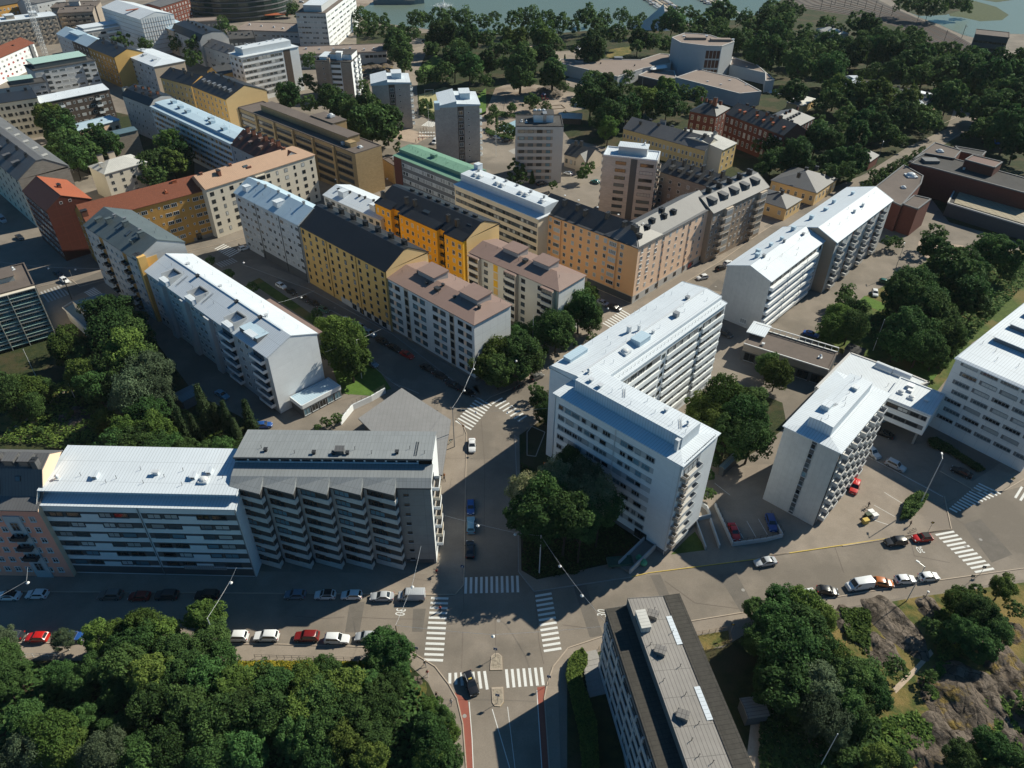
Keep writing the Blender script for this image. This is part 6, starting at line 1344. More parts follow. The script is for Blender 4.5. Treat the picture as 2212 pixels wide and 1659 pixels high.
# patched asphalt
for pts in (tp((2,3),[(548,108),(655,95),(805,530),(690,550)]),tp((2,3),[(1212,12),(1300,2),(1390,205),(1310,228)]),tp((1,3),[(822,240),(950,240),(905,505),(778,505)]),tp((3,2),[(1715,1228),(1865,1180),(2140,1490),(1960,1560)]),tp((2,3),[(1800,5),(1950,-20),(2150,340),(2000,330)]),tp((1,3),[(1370,300),(1480,300),(1450,500),(1360,500)]),tp((2,1),[(1700,850),(1800,760),(1880,800),(1840,870)])):
 sheet('asphalt_patch',pts,0.006,'asphalt_new')
# bike lanes and lines
sheet('bike_lane',tp((1,3),[(1728,1022),(1842,1092),(1862,1250),(1893,1659),(1905,1900),(1835,1900),(1825,1659),(1800,1300),(1760,1100)]),0.010,'bike_red')
sheet('bike_lane',tp((2,3),[(232,980),(300,972),(300,1090),(345,1659),(360,1900),(290,1900),(275,1659)]),0.010,'bike_red')
def line(pts,w_=0.14,mat='paint_line',name='road_marking',z=0.016):
 W = U(pts); m = MB()
 for a,b in zip(W[:-1],W[1:]):
  d = (b - a).normalized(); n = Vector((-d.y,d.x,0)) * w_ / 2; m.face([(a - n)[:2] + (z,),(b - n)[:2] + (z,),(b + n)[:2] + (z,),(a + n)[:2] + (z,)],mat)
 struct(name,m)
line(tp((1,3),[(1855,1108),(1880,1420),(1900,1900)])); line(tp((2,3),[(230,1008),(272,1659),(285,1900)])); line(tp((1,3),[(2055,1170),(2200,1659),(2260,1900)])); line(tp((1,3),[(2188,1150),(2250,1659),(2275,1900)]),0.1)
line(tp((3,2),[(860,625),(1540,990)]),0.12); line(tp((1,2),[(1190,0),(1260,40)]),0.1)
for x0,y0,x1,y1 in ((1030,950,1200,1055),(940,1060,1120,1160),(880,1170,1060,1230)): line([P((3,2),x0,y0),P((3,2),x1,y1)],0.1)
for x0,y0,x1,y1 in ((1945,1210,2020,1350),(2050,1200,2130,1340),(2150,1180,2230,1320),(1770,870,1905,975)): line([P((2,2),x0,y0),P((2,2),x1,y1)],0.1)
line(tp((1,1),[(985,1520),(1190,1640)]),0.1,'paint_worn')
def zebra(a,b,bar0,bar1,n,w_=0.5,mat='paint_line',cut=None):
 """crossing: centres of the first and last bar, and the pixel ends of the first and the last bar"""
 A,B = G(*a),G(*b); m = MB(); u0 = G(*bar0[1]) - G(*bar0[0]); u1 = G(*bar1[1]) - G(*bar1[0])
 for i in range(n):
  f = i / (n - 1); c = A.lerp(B,f); u = u0.lerp(u1,f); d = u.normalized(); nn_ = Vector((-d.y,d.x,0)) * w_ / 2; h = u / 2
  m.face([(c - h - nn_)[:2] + (0.018,),(c + h - nn_)[:2] + (0.018,),(c + h + nn_)[:2] + (0.018,),(c - h + nn_)[:2] + (0.018,)],mat)
 struct('crosswalk',m)
def zb(t,a,b,v0,v1,n,**k):
 zebra(P(t,*a),P(t,*b),(P(t,a[0] - v0[0],a[1] - v0[1]),P(t,a[0] + v0[0],a[1] + v0[1])),(P(t,b[0] - v1[0],b[1] - v1[1]),P(t,b[0] + v1[0],b[1] + v1[1])),n,**k)
zb((1,3),(1600,210),(1545,745),(75,2),(84,3),13); zb((1,3),(1826,98),(2275,85),(-2,70),(3,72),11); zb((2,3),(286,180),(366,655),(72,-12),(76,-12),12)
zb((1,3),(1688,903),(2000,920),(0,46),(12,80),7); zb((1,3),(2185,905),(2488,885),(8,80),(10,77),7)
zb((1,2),(1805,368),(1985,165),(68,38),(62,34),10); zb((1,2),(2098,158),(2315,310),(46,-26),(38,-24),8)
zb((3,2),(1942,918),(1628,1105),(96,46),(34,18),13); zb((3,2),(1555,1305),(1897,1626),(80,-15),(82,-16),11); zb((3,2),(2195,950),(2330,1020),(30,-48),(30,-48),4)
zb((2,1),(1010,1055),(850,1168),(48,28),(48,28),9); zb((0,1),(1905,478),(2030,545),(-42,22),(-46,24),8); zb((0,1),(390,915),(640,822),(35,45),(35,42),10,mat='paint_worn'); zb((0,1),(745,830),(840,905),(46,-20),(46,-20),9)
zb((0,1),(1900,640),(2030,595),(28,18),(26,16),7,mat='paint_worn'); zb((3,0),(1415,1188),(1540,1218),(18,-12),(18,-12),9); zb((3,0),(970,1400),(1040,1380),(40,25),(40,25),6,mat='paint_worn')
zb((1,0),(1475,1070),(1560,1080),(30,-20),(30,-20),7); zb((2,0),(10,1320),(60,1300),(24,14),(24,14),6,mat='paint_worn')
def three_zero(t,x,y,ang,size,txt='30'):
 cu = bpy.data.curves.new('speed_marking','FONT'); cu.body = txt; cu.size = size; cu.align_x = 'CENTER'; cu.align_y = 'CENTER'; cu.materials.append(MATS['paint_line'])
 p = g(t,x,y); o = link('speed_marking',cu,None,(p.x,p.y,0.02),ang,kind='structure'); o.scale = (0.9,1.4,1)
three_zero((1,3),1255,328,R(-95),1.9); three_zero((2,3),800,338,R(80),1.9); three_zero((3,2),1340,1445,R(185),1.7)
for pts in (tp((1,3),[(900,375),(1180,388),(1460,392)]),tp((1,3),[(350,365),(600,385),(780,372)]),tp((1,3),[(1660,440),(1745,430),(1810,300),(1800,60)]),tp((1,3),[(1800,500),(1790,820)]),tp((2,3),[(210,150),(250,600),(290,780)]),tp((2,3),[(1340,60),(1600,250),(1980,300)]),tp((3,2),[(1250,1340),(1290,1500),(1600,1560)]),tp((3,2),[(600,1420),(680,1650)]),tp((1,2),[(1700,830),(1690,900),(1640,960)]),tp((2,3),[(450,440),(700,470)]),tp((1,2),[(1960,330),(1990,700),(1985,1300)]),tp((1,3),[(2080,400),(2085,620)]),tp((3,2),[(1720,1225),(1500,1080),(1650,1000)]),tp((1,2),[(300,300),(600,200),(900,110)])):
 line(pts,0.07,'roof_felt','asphalt_crack',0.02)
for t_,x,y in (((1,3),2110,405),((2,3),2018,138),((3,2),1735,1418),((3,2),1865,1360),((1,3),1815,1230),((1,1),690,1010),((2,1),1780,825)):
 p = g(t_,x,y); struct('manhole_cover',MB().cone((p.x,p.y),0.36,0.36,0.004,0.02,14,'kerb_grey'))
# traffic islands
for pts in (tp((1,3),[(2035,835),(2145,832),(2140,715),(2110,688),(2075,688),(2045,715)]),tp((1,3),[(2048,985),(2150,980),(2155,1110),(2125,1150),(2075,1145),(2055,1115)])):
 W = U(pts); q = ccw([(p.x,p.y) for p in W]); m = MB().prism(q,0.0,0.13,'paint_yellow','kerb'); cx = sum(a for a,b in q) / len(q); cy = sum(b for a,b in q) / len(q)
 m.face([(cx + (a - cx) * 0.86,cy + (b - cy) * 0.86,0.136) for a,b in q],'cobble'); struct('traffic_island',m)
# greenery sheets
def green(pts,mat,z=0.022,name='grass',kind='structure'): return sheet(name,pts,z,mat,kind)
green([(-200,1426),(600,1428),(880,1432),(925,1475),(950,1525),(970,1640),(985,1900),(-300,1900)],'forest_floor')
green([(500,1429),(880,1433),(890,1452),(700,1460),(480,1455)],'drygrass',0.026)
green(tp((1,3),[(1350,930),(1480,940),(1490,1000),(1460,1090),(1350,1180),(1330,1000)]),'drygrass',0.026); green(tp((1,3),[(1240,1050),(1350,1030),(1350,1200),(1370,1250),(1300,1390),(1210,1400),(1200,1200)]),'rock',0.03,'rock_path')
green(tp((0,3),[(20,1230),(180,1060),(330,1040),(350,1130),(60,1250)]),'drygrass',0.026); green(tp((0,3),[(2000,860),(2150,890),(2400,900),(2400,1010),(2200,1000)]),'path',0.03,'path')
green([(1640,1352),(1785,1325),(1980,1290),(2330,1242),(2560,1700),(2500,1950),(1700,1950),(1660,1600)],'drygrass')
green([(1225,1442),(1300,1405),(1320,1420),(1380,1900),(1225,1900)],'forest_floor'); green([(1480,1400),(1560,1400),(1640,1352),(1660,1600),(1700,1950),(1560,1950)],'forest_floor',0.02)
green(tp((2,3),[(1625,535),(1890,488),(1905,600),(1685,662)]),'drygrass',0.026)
green(tp((3,3),[(1430,650),(1300,800),(1105,985),(1130,1035),(1260,905),(1455,690)]),'path',0.034,'path'); green(tp((3,3),[(-100,1050),(150,1130),(250,1300),(760,1590),(800,1640),(600,1900),(-200,1900)]),'path',0.03,'path')
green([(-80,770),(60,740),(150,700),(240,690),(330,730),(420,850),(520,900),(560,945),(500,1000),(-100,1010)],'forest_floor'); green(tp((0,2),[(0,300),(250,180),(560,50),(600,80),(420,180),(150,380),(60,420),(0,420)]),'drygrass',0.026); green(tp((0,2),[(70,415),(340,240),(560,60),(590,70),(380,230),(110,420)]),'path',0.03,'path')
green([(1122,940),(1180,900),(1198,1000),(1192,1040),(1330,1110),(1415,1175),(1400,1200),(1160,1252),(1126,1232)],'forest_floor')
kerb(tp((2,2),[(145,630),(145,430),(185,380),(300,430),(220,640),(145,630)]),'kerb_grey'); green(tp((2,2),[(1390,1490),(1450,1430),(1540,1340),(1600,1290),(1700,1450)]),'grass',0.03)
green([(1490,885),(1540,850),(1600,835),(1690,870),(1700,920),(1640,970),(1560,1020)],'forest_floor')
green([(1765,715),(1800,700),(1870,640),(2010,560),(2200,540),(2330,560),(2330,600),(2100,740),(2060,800),(2020,850),(1990,840),(1900,800),(1740,730)],'grass'); green(tp((3,1),[(790,965),(860,905),(1080,990),(1000,1040)]),'lawn',0.03,'lawn'); green(tp((3,1),[(1270,1460),(1520,1545),(1440,1655),(1250,1580)]),'lawn',0.03,'lawn')
green([(690,700),(790,755),(845,840),(800,855),(735,850)],'lawn',0.024,'lawn'); green(tp((1,2),[(735,55),(1000,-30),(980,25),(810,105)]),'lawn',0.03,'lawn')
green([(560,600),(690,690),(700,715),(690,710),(540,610)],'grass',0.024)
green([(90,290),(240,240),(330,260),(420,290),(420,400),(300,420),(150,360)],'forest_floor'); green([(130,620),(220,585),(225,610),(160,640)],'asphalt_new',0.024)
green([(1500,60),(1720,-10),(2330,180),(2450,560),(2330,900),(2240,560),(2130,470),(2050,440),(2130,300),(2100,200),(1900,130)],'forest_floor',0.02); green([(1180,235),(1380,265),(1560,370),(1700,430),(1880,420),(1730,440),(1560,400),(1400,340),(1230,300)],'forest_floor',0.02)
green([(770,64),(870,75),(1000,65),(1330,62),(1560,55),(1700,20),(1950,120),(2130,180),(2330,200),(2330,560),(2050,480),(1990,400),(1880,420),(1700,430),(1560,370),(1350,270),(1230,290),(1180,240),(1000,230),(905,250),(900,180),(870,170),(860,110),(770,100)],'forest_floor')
green([(900,150),(940,118),(955,125),(955,155),(925,158)],'lawn',0.028,'lawn'); green([(885,80),(930,88),(918,120),(905,150),(902,185),(870,180),(880,130)],'pavement',0.03,'path')
green([(905,205),(960,188),(1010,200),(1005,245),(960,262),(940,245),(905,232)],'sportsfield',0.028,'sports_field'); green([(1050,240),(1070,190),(1120,175),(1240,200),(1262,235),(1215,245),(1170,250),(1120,300),(1050,310),(1010,260)],'sand',0.03,'playground')
M('pool_paint',(0.30,0.44,0.50),0.5,0,0.1,0.4); green(tp((2,0),[(-130,1120),(-20,1070),(60,1035),(60,1150),(0,1160)]),'pool_paint',0.034,'wading_pool'); green([(1190,112),(1250,108),(1270,125),(1210,135)],'pavement',0.03,'parking_area'); green(tp((2,0),[(480,690),(560,640),(700,650),(690,700),(580,770),(490,740)]),'pavement',0.03,'forecourt')
green(tp((2,0),[(860,430),(1040,400),(1050,460),(880,510),(830,490)]),'drygrass',0.03); green([(1125,90),(1150,100),(1120,110)],'path',0.03,'path')
green([(2064,229),(2080,213),(2118,243),(2116,272),(2060,300),(1985,345),(1880,395),(1790,440),(1700,500),(1650,490),(1740,430),(1870,375),(1960,318),(2045,278)],'asphalt',0.034,'road')
green([(1980,545),(1985,520),(2080,530),(2120,560),(2010,560)],'pavement_warm',0.03,'yard'); green([(850,270),(905,285),(930,295),(900,310),(850,300)],'pavement_warm',0.02,'square'); green([(860,60),(770,62),(770,90),(860,95)],'forest_floor',0.028)
# water
sheet('water',[(700,-140),(770,-8),(764,20),(790,45),(900,60),(1000,74),(1200,72),(1350,60),(1480,50),(1600,42),(1655,25),(1700,-10),(1800,-140)],0.05,'water')
green([(600,-60),(800,-30),(812,0),(790,14),(764,24),(740,24),(700,-10)],'sand',0.06,'beach')
sheet('water',tp((3,0),[(1150,60),(1330,150),(1500,210),(1700,300),(1800,325),(2000,290),(2400,300),(2600,-200),(1500,-200)]),0.05,'water')
green(tp((3,0),[(1550,60),(1700,10),(1820,10),(2000,60),(2110,130),(2050,175),(1860,185),(1700,150),(1600,140)]),'reed',0.07,'reed_bank'); green(tp((3,0),[(1100,-60),(1800,-60),(1780,20),(1700,90),(1560,130),(1330,140),(1150,70)]),'forest_floor',0.075); green(tp((3,0),[(1880,0),(2000,20),(2150,0),(2150,-40),(1900,-40)]),'reed',0.07,'reed_bank')
# railway
lo = tp((3,0),[(100,-40),(250,60),(700,130),(1050,200),(1250,280),(1450,390),(1700,470),(1950,520),(2300,560)]); up = tp((3,0),[(700,-60),(960,-10),(1100,60),(1300,150),(1500,235),(1650,300),(1850,420),(2050,490),(2300,520)])
LO,UP = U(lo),U(up); m = MB()
for i in range(len(LO) - 1): m.face([(LO[i].x,LO[i].y,0.08),(LO[i + 1].x,LO[i + 1].y,0.08),(UP[i + 1].x,UP[i + 1].y,0.08),(UP[i].x,UP[i].y,0.08)],'ballast')
struct('railway_bed',m); m = MB()
for k in range(11):
 f = (k + 0.6) / 11.5
 for i in range(len(LO) - 1):
  a,b = LO[i].lerp(UP[i],f),LO[i + 1].lerp(UP[i + 1],f); d = (b - a).normalized(); n_ = Vector((-d.y,d.x,0))
  for s in (-0.76,0.76): q = n_ * s; w_ = n_ * 0.09; m.prism([(a + q - w_)[:2],(b + q - w_)[:2],(b + q + w_)[:2],(a + q + w_)[:2]],0.09,0.24,'metal_dark' if k % 3 else 'roof_brownmetal',skip='b')
  m.face([(a - n_ * 1.3)[:2] + (0.1,),(b - n_ * 1.3)[:2] + (0.1,),(b + n_ * 1.3)[:2] + (0.1,),(a + n_ * 1.3)[:2] + (0.1,)],'roof_felt')
struct('railway_tracks',m)
mast = None
for i,(x,y) in enumerate(((475,90),(560,70),(680,60),(735,50),(795,45),(940,100),(1090,140),(1300,230),(1380,200),(1540,380),(985,150),(600,40),(860,80),(1700,330))):
 p = g((3,0),x,y)
 if mast is None:
  mast = solo('catenary_mast',MB().tube([(0,0,0),(0,0,9)],0.18,5,'metal_dark').box(-3,0.2,-0.08,0.08,7.6,7.8,'metal_dark').box(-3,0.2,-0.05,0.05,6.6,6.7,'metal_dark'),'dark catenary mast standing among the railway tracks','mast',p,0.6,'catenary masts over the railway'); continue
 c = mast.copy(); COL.objects.link(c); c.location = p; c.rotation_euler = (0,0,0.6 + math.pi * (i % 2))
# rocks: real displaced mounds
def rock(tt,cx,cy,rx,ry,hgt_,mat,seed,rot=0.0,name='rock_outcrop',nseg=72):
 c = g(tt,cx,cy); e1 = g(tt,cx + rx,cy) - c; e2 = g(tt,cx,cy - ry) - c; ru,rv = e1.length,e2.length
 vs,fs = [],[]; N_ = nseg
 for j in range(N_ + 1):
  for i in range(N_ + 1):
   u,v = i / N_ * 2 - 1,j / N_ * 2 - 1
   # square to disc
   x,y = u * math.sqrt(1 - v * v / 2),v * math.sqrt(1 - u * u / 2); r = math.hypot(x,y)
   nx = noise.noise(Vector((x * 1.6 + seed,y * 1.6,0.3))); edge = 1 + 0.25 * noise.noise(Vector((math.atan2(y,x) * 1.3,seed,1.7)))
   px_,py_ = x * ru * edge,y * rv * edge; px_,py_ = px_ * math.cos(rot) - py_ * math.sin(rot),px_ * math.sin(rot) + py_ * math.cos(rot)
   rid = abs(noise.noise(Vector((px_ * 0.16 + seed,py_ * 0.07,2.0)))) * 1.3; cr = abs(noise.noise(Vector((px_ * 0.5,py_ * 0.22 + seed,5.0))))
   z = max(0,1 - r ** 2.2) * hgt_ * 0.72 * (0.45 + 0.6 * nx + rid * 0.8) - 0.25 * (1 - min(1,cr * 7)) * (1 - r) - 0.1 * r + 0.22 * noise.noise(Vector((px_ * 0.7,py_ * 0.45,seed))) + 0.12 * noise.noise(Vector((px_ * 1.9,py_ * 1.2,seed + 3))) * (1 - r)
   vs.append((px_,py_,z));
 for j in range(N_):
  for i in range(N_): a = j * (N_ + 1) + i; fs.append((a,a + 1,a + N_ + 2,a + N_ + 1))
 me = bpy.data.meshes.new(name); me.from_pydata(vs,[],fs); me.materials.append(MATS[mat]); o = link(name,me,None,(c.x,c.y,0.02),kind='structure'); return o
for a in (((3,3),1120,440,190,260,2.2,'rock',1,0.35),((3,3),1000,660,150,160,1.6,'rock',2,0.3),((3,3),1420,290,110,110,1.5,'rock',3,0.1),((3,3),700,400,110,130,1.4,'rock',4),((3,3),1700,1150,330,300,3.4,'rockmoss',5,0.5),((3,3),1750,900,260,120,2.4,'rock',6,-0.3),((3,3),2080,800,190,260,2.6,'rockmoss',7,0.2),((3,3),2120,1250,220,330,3,'rock',8),((3,3),1380,1560,220,170,1.8,'rockmoss',9,-0.5),((3,3),1640,1400,280,190,2.0,'rock',10,-0.3),((3,3),1380,960,60,60,1.5,'rock',11),((3,3),2150,500,120,90,1.5,'rockmoss',12),((3,3),930,770,60,60,.8,'rock',13),((3,3),790,590,35,30,0.9,'rock',14),((3,3),2000,1550,200,150,2,'rockmoss',15),
   ((0,2),640,310,180,90,2.8,'rock',20,0.3),((0,2),980,210,160,70,2.0,'rock',21,0.2),((0,2),760,400,90,40,1.2,'rockmoss',22),((1,0),1010,580,190,70,3.5,'rockmoss',23),((1,0),960,690,90,60,2,'rock',24),((2,0),330,800,120,60,3,'rock',25),((1,3),1400,920,60,50,0.9,'rock',26),((1,3),1290,1130,60,110,0.8,'rock',27)): rock(*a)
# ================================================================ trees
def leaves(pts,nrm,size,rs,tint):
 n = len(pts); a = rs.normal(size=(n,3)); nr = nrm + rs.normal(size=(n,3)) * 0.45; nr /= np.linalg.norm(nr,axis=1)[:,None] + 1e-9
 u = np.cross(nr,a); u /= np.linalg.norm(u,axis=1)[:,None] + 1e-9; v = np.cross(nr,u); s = size * (0.7 + 0.6 * rs.random((n,1)))
 q = np.stack([pts - u * s - v * s * 0.55,pts + u * s - v * s * 0.55,pts + u * s * 0.7 + v * s * 0.6,pts - u * s * 0.7 + v * s * 0.6],1).reshape(-1,3); return q,tint
def qmesh(name,q,tint,mat):
 n = len(q) // 4; me = bpy.data.meshes.new(name); me.vertices.add(4 * n); me.vertices.foreach_set('co',q.astype(np.float32).ravel())
 me.loops.add(4 * n); me.loops.foreach_set('vertex_index',np.arange(4 * n,dtype=np.int32)); me.polygons.add(n); me.polygons.foreach_set('loop_start',np.arange(0,4 * n,4,dtype=np.int32)); me.polygons.foreach_set('loop_total',np.full(n,4,dtype=np.int32))
 at = me.attributes.new('tint','FLOAT','FACE'); at.data.foreach_set('value',tint.astype(np.float32)); me.materials.append(MATS[mat]); me.update(); me.validate(); return me
def crown_pts(seed,ncl,nl,kind):
 rs = np.random.RandomState(seed); P_,N_,Tt = [],[],[]; ncl = int(ncl * rs.uniform(0.5,1.15)); cr_ = rs.uniform(0.85,1.25); fl_ = rs.uniform(0.75,1.0)
 if kind == 'conifer':
  per = nl // 22
  for k in range(22):
   z = -1.0 + 2.1 * k / 21; rad = 0.62 * (1 - (k / 22.0)) ** 0.9 + 0.03
   nb = 9; off = rs.random() * 6.28
   for b in range(nb):
    an = off + b * 6.28 / nb + rs.normal() * 0.15; m_ = per // nb + 1; t = rs.random(m_) ** 0.6; L_ = rad * rs.uniform(0.75,1.15)
    p = np.stack([np.cos(an) * t * L_ + rs.normal(size=m_) * 0.05,np.sin(an) * t * L_ + rs.normal(size=m_) * 0.05,z - t * rad * 0.35 + rs.normal(size=m_) * 0.03],1)
    P_.append(p); N_.append(np.tile([np.cos(an) * 0.4,np.sin(an) * 0.4,0.9],(m_,1))); Tt.append(np.clip(rs.random(m_) * 0.5 + t * 0.5,0,1))
 else:
  per = nl // ncl
  for k in range(ncl):
   zz = 1 - 1.75 * (k + 0.5) / ncl; ph = k * 2.39996 + rs.normal() * 0.25; rr = math.sqrt(max(0,1 - min(1,abs(zz)) ** 2))
   d = np.array([math.cos(ph) * rr,math.sin(ph) * rr,zz]); c = d * rs.uniform(0.5,0.83) * np.array([1,1,0.95]);
   if rs.random() < 0.25: c *= 0.6
   rc = rs.uniform(0.18,0.38) * cr_; x = rs.normal(size=(per,3)); x /= np.linalg.norm(x,axis=1)[:,None]
   keep = (x @ d) > -0.35; x = x[keep]; p = c + x * rc * rs.uniform(0.6,1.08,(len(x),1)) * np.array([1,1,0.8]) * fl_; P_.append(p); N_.append(x * 0.6 + np.array([0,0,0.5])); Tt.append(np.clip(rs.random(len(x)) * 0.55 + rs.random() * 0.45,0,1))
 return np.concatenate(P_),np.concatenate(N_),np.concatenate(Tt),rs
CR = {}
def crown(kind,var,lod):
 k = (kind,var,lod)
 if k in CR: return CR[k]
 nl,ls,ncl = {0: (15000,0.036,70),1: (5200,0.062,46)}[lod]
 if kind == 'conifer': nl,ls = (9000,0.035) if lod == 0 else (3500,0.05)
 if kind == 'grey': ls *= 0.75; nl = int(nl * 1.25)
 p,n,tt,rs = crown_pts(hash((kind == 'conifer',var)) % 9999,ncl,nl,kind); q,tt = leaves(p,n,ls,rs,tt)
 CR[k] = qmesh('crown',q,tt,{'broad': 'leaf','yellow': 'leaf_yellow','grey': 'leaf_grey','purple': 'leaf_purple','conifer': 'leaf_conifer','flower': 'leaf_flower'}[kind]); return CR[k]
TK = {}
def trunk_mesh(v,birch):
 if (v,birch) in TK: return TK[(v,birch)]
 rr = random.Random(v); m = MB(); mt = 'trunk_birch' if birch else 'trunk'
 m.tube([(0,0,-0.02),(0.02,0,0.25),(0.05 * rr.uniform(-1,1),0.04,0.5),(0,0,0.85)],[0.05,0.036,0.026,0.008],7,mt,cap=False)
 for i in range(7):
  a = i * 0.9 + rr.random(); z = rr.uniform(0.32,0.6); l = rr.uniform(0.2,0.36); m.tube([(0,0,z),(math.cos(a) * l * 0.5,math.sin(a) * l * 0.5,z + 0.12),(math.cos(a) * l,math.sin(a) * l,z + 0.26)],[0.02,0.012,0.004],5,mt,cap=False)
 TK[(v,birch)] = m.mesh('trunk',uv=False); return TK[(v,birch)]
KW = {'b': 'broad','y': 'yellow','g': 'grey','p': 'purple','c': 'conifer','f': 'flower'}
KL = {'b': 'dark tree','y': 'bright green tree','g': 'feathery tree','p': 'purple tree','c': 'spruce','f': 'blossoming tree','s': 'shrub'}
ORD = 'first second third fourth fifth sixth seventh eighth ninth tenth eleventh twelfth'.split()
TREES = []
def trees(tt,where,*lst,hf=1.0):
 for e in lst:
  x,y,r = e[:3]; k = e[3] if len(e) > 3 else 'b'; px,py = P(tt,x,y); TREES.append((px,py,r / 4.013,k,where,hf))
trees((0,1),'beside the glass balcony block',(950,1060,150),(1120,1140,130),(980,1240,150),(1160,1260,120),(1080,1400,170,'y'),(1200,1490,140),(960,1550,130),(570,1350,120,'y'),(700,1430,90),(1290,1590,160,'g'),(720,1600,120,'y'))
trees((0,1),'behind the long white block',(1820,600,40,'y'),(1980,715,50,'y'),(2180,835,50,'y'))
trees((0,2),'in the rocky park behind the striped terrace',(50,90,130),(210,60,110,'y'),(270,190,80),(120,280,40,'y'),(370,60,80),(830,30,120),(830,200,45,'y'),(1020,0,110),(900,320,90,'y'),(340,410,40,'y'),(600,260,36,'y'),(1000,540,120),(1180,520,130),(1330,560,120),(1080,420,120,'y'))
trees((0,2),'between the rocky park and the back yard',(1180,110,160,'g'),(1340,90,150,'g'),(1280,260,130),(1350,420,130,'y'),(1480,560,110),(1620,590,100),(1780,590,90),(1940,590,90),(2070,580,80))
trees((0,2),'behind the folded balcony building',(1510,270,100,'c'),(1590,400,110,'c'),(1790,300,130,'c'),(1890,330,90,'c'),(1980,360,110,'c'),(2160,330,100,'c'),(1700,450,100,'c'),(2060,470,100,'c'))
trees((0,3),'on the slope below the lower parked cars',(30,560,100,'g'),(30,700,90),(540,560,85,'g'),(850,560,110,'y'),(1010,520,110,'y'),(1230,470,130,'y'),(1180,600,140),(1420,540,110,'y'),(1780,380,140,'y'),(1870,530,130),(1500,690,140),(1700,690,140),(1920,730,120))
trees((0,3),'in the bottom left wood',(1080,830,180),(1330,880,190,'y'),(1560,880,170),(1780,930,170),(2010,980,170,'y'),(2100,1190,190),(1880,1290,190),(1640,1190,180),(1300,1130,180),(1010,1040,120),(110,850,130),(60,980,110),(400,1030,60,'y'),(520,880,90),(680,960,100),(800,830,110),(210,1220,110),(440,1390,190,'y'),(250,1510,170,'g'),(560,1510,140,'y'),(900,1560,170,'g'),(1160,1560,150),(720,1240,110),(1000,1340,120),(1480,1500,180),(1830,1600,180),(1300,1650,150),(2140,1500,180),(100,1640,140,'g'))
trees((1,3),'in the park left of the red cycle lane',(70,830,80,'y'),(170,1000,170),(100,1240,170),(440,950,150,'y'),(600,840,100),(560,1090,160),(400,1210,150,'y'),(340,1420,170),(610,1350,150),(800,990,150,'y'),(960,950,140),(1060,1080,140),(880,1210,160),(1100,1210,130),(800,1450,160,'y'),(1010,1400,150),(600,1580,150),(1000,1600,150,'y'))
trees((1,3),'at the corner by the long zebra crossing',(1090,600,130),(1210,650,140),(1080,760,110),(1240,830,100),(1310,700,70),(1190,960,100))
trees((1,3),'next to the kerb of the red cycle lane',(1540,1190,110,'y'),(1610,1260,110),(1500,1350,130),(1660,1370,100,'y'),(1560,1500,130),(1680,1600,110),(1500,1620,110,'y'))
trees((3,3),'right of the weathered sheet roof block',(140,230,130),(330,260,130,'y'),(90,430,160),(300,450,170),(480,370,120,'y'),(200,690,190),(450,660,170),(610,760,140,'y'),(150,940,190),(440,940,190,'g'),(690,900,160),(860,900,130),(950,1060,130),(700,1110,150),(500,1200,160,'g'),(800,1210,120),(600,1370,110,'g'),(290,1130,120),(-60,560,120),(-90,300,90))
trees((3,3),'on the bottom right rocky hill',(1450,480,75),(1700,240,100,'y'),(1850,340,130),(1990,490,120),(1700,500,110),(1850,600,110),(2060,110,90,'y'),(1830,150,60,'y'),(700,1600,70,'y'),(980,1590,100,'y'),(1150,1620,90),(1700,1590,120),(1960,1510,130),(2110,1620,120),(1130,810,80,'y'),(860,660,45,'y'),(2230,1150,60),(2170,300,60,'y'),(1440,880,45,'f'),(1370,910,40,'f'),(1420,1000,40,'f'))
trees((2,2),'at the foot of the tall white L block',(150,930,140,'f'),(380,860,130,'f'),(330,1000,160),(640,860,130,'f'),(700,1000,150,'f'),(480,1140,170),(280,1150,160),(780,1080,120),(520,690,110),(110,1120,110),(620,1200,130),(640,680,70),hf=2.0)
trees((2,2),'beside the zebras left of the L block',(270,150,100),(300,260,90),(230,60,70))
trees((2,2),'in the courtyard behind the L block',(1650,230,120,'y'),(1850,130,150,'y'),(2010,290,160),(1740,350,130,'y'),(1880,450,140),(2090,490,140),(2100,170,130),(1760,660,55,'y'),(1720,960,45),(1700,800,60))
trees((3,1),'in the courtyard trees above the slab block roof',(100,1580,110,'y'),(20,1500,90))
trees((2,1),'at the corner below the brown roofed houses',(660,900,95,'y'),(600,1010,130),(690,1090,90),(420,1050,115,'y'),(400,1190,130),(300,1190,110),(470,1290,80),(90,1240,95),(80,1380,120),(160,1440,100),(60,1540,90),(240,1370,70,'y'),(715,1275,40),(-130,1400,110,'y'),(-210,1500,110,'y'),(-110,1560,100))
trees((1,1),'right of the long white block end',(530,1080,50,'y'),(690,1200,110,'y'),(760,1290,130,'y'),(850,1250,100),(820,1430,140,'y'),(720,1370,100),(920,1440,80,'y'),(860,1540,80))
trees((1,2),'beside the white stained retaining wall',(700,310,50),(640,350,40),(540,385,32,'y'),(600,330,36))
trees((3,1),'in the garden below the brick depot',(1470,380,80),(1460,500,95),(1600,690,140),(1740,600,110),(1800,700,90),(1960,500,100),(2110,570,110),(1930,430,70),(1780,880,130),(1820,980,100),(1270,800,160),(1190,900,140),(1370,960,150),(1460,1080,140),(1260,1180,160),(1150,1300,120),(1350,1330,130),(1560,1250,120),(1470,1420,90),(1580,1120,90),(1660,1300,60),(2110,740,50),(1060,440,45),(1150,450,40),(1130,420,40))
trees((3,1),'beside the balconies of the farther white block',(700,880,75),(680,960,70),(640,1080,110,'y'),(740,1150,120),(590,1190,100,'y'),(560,1270,60,'y'),(770,1040,90))
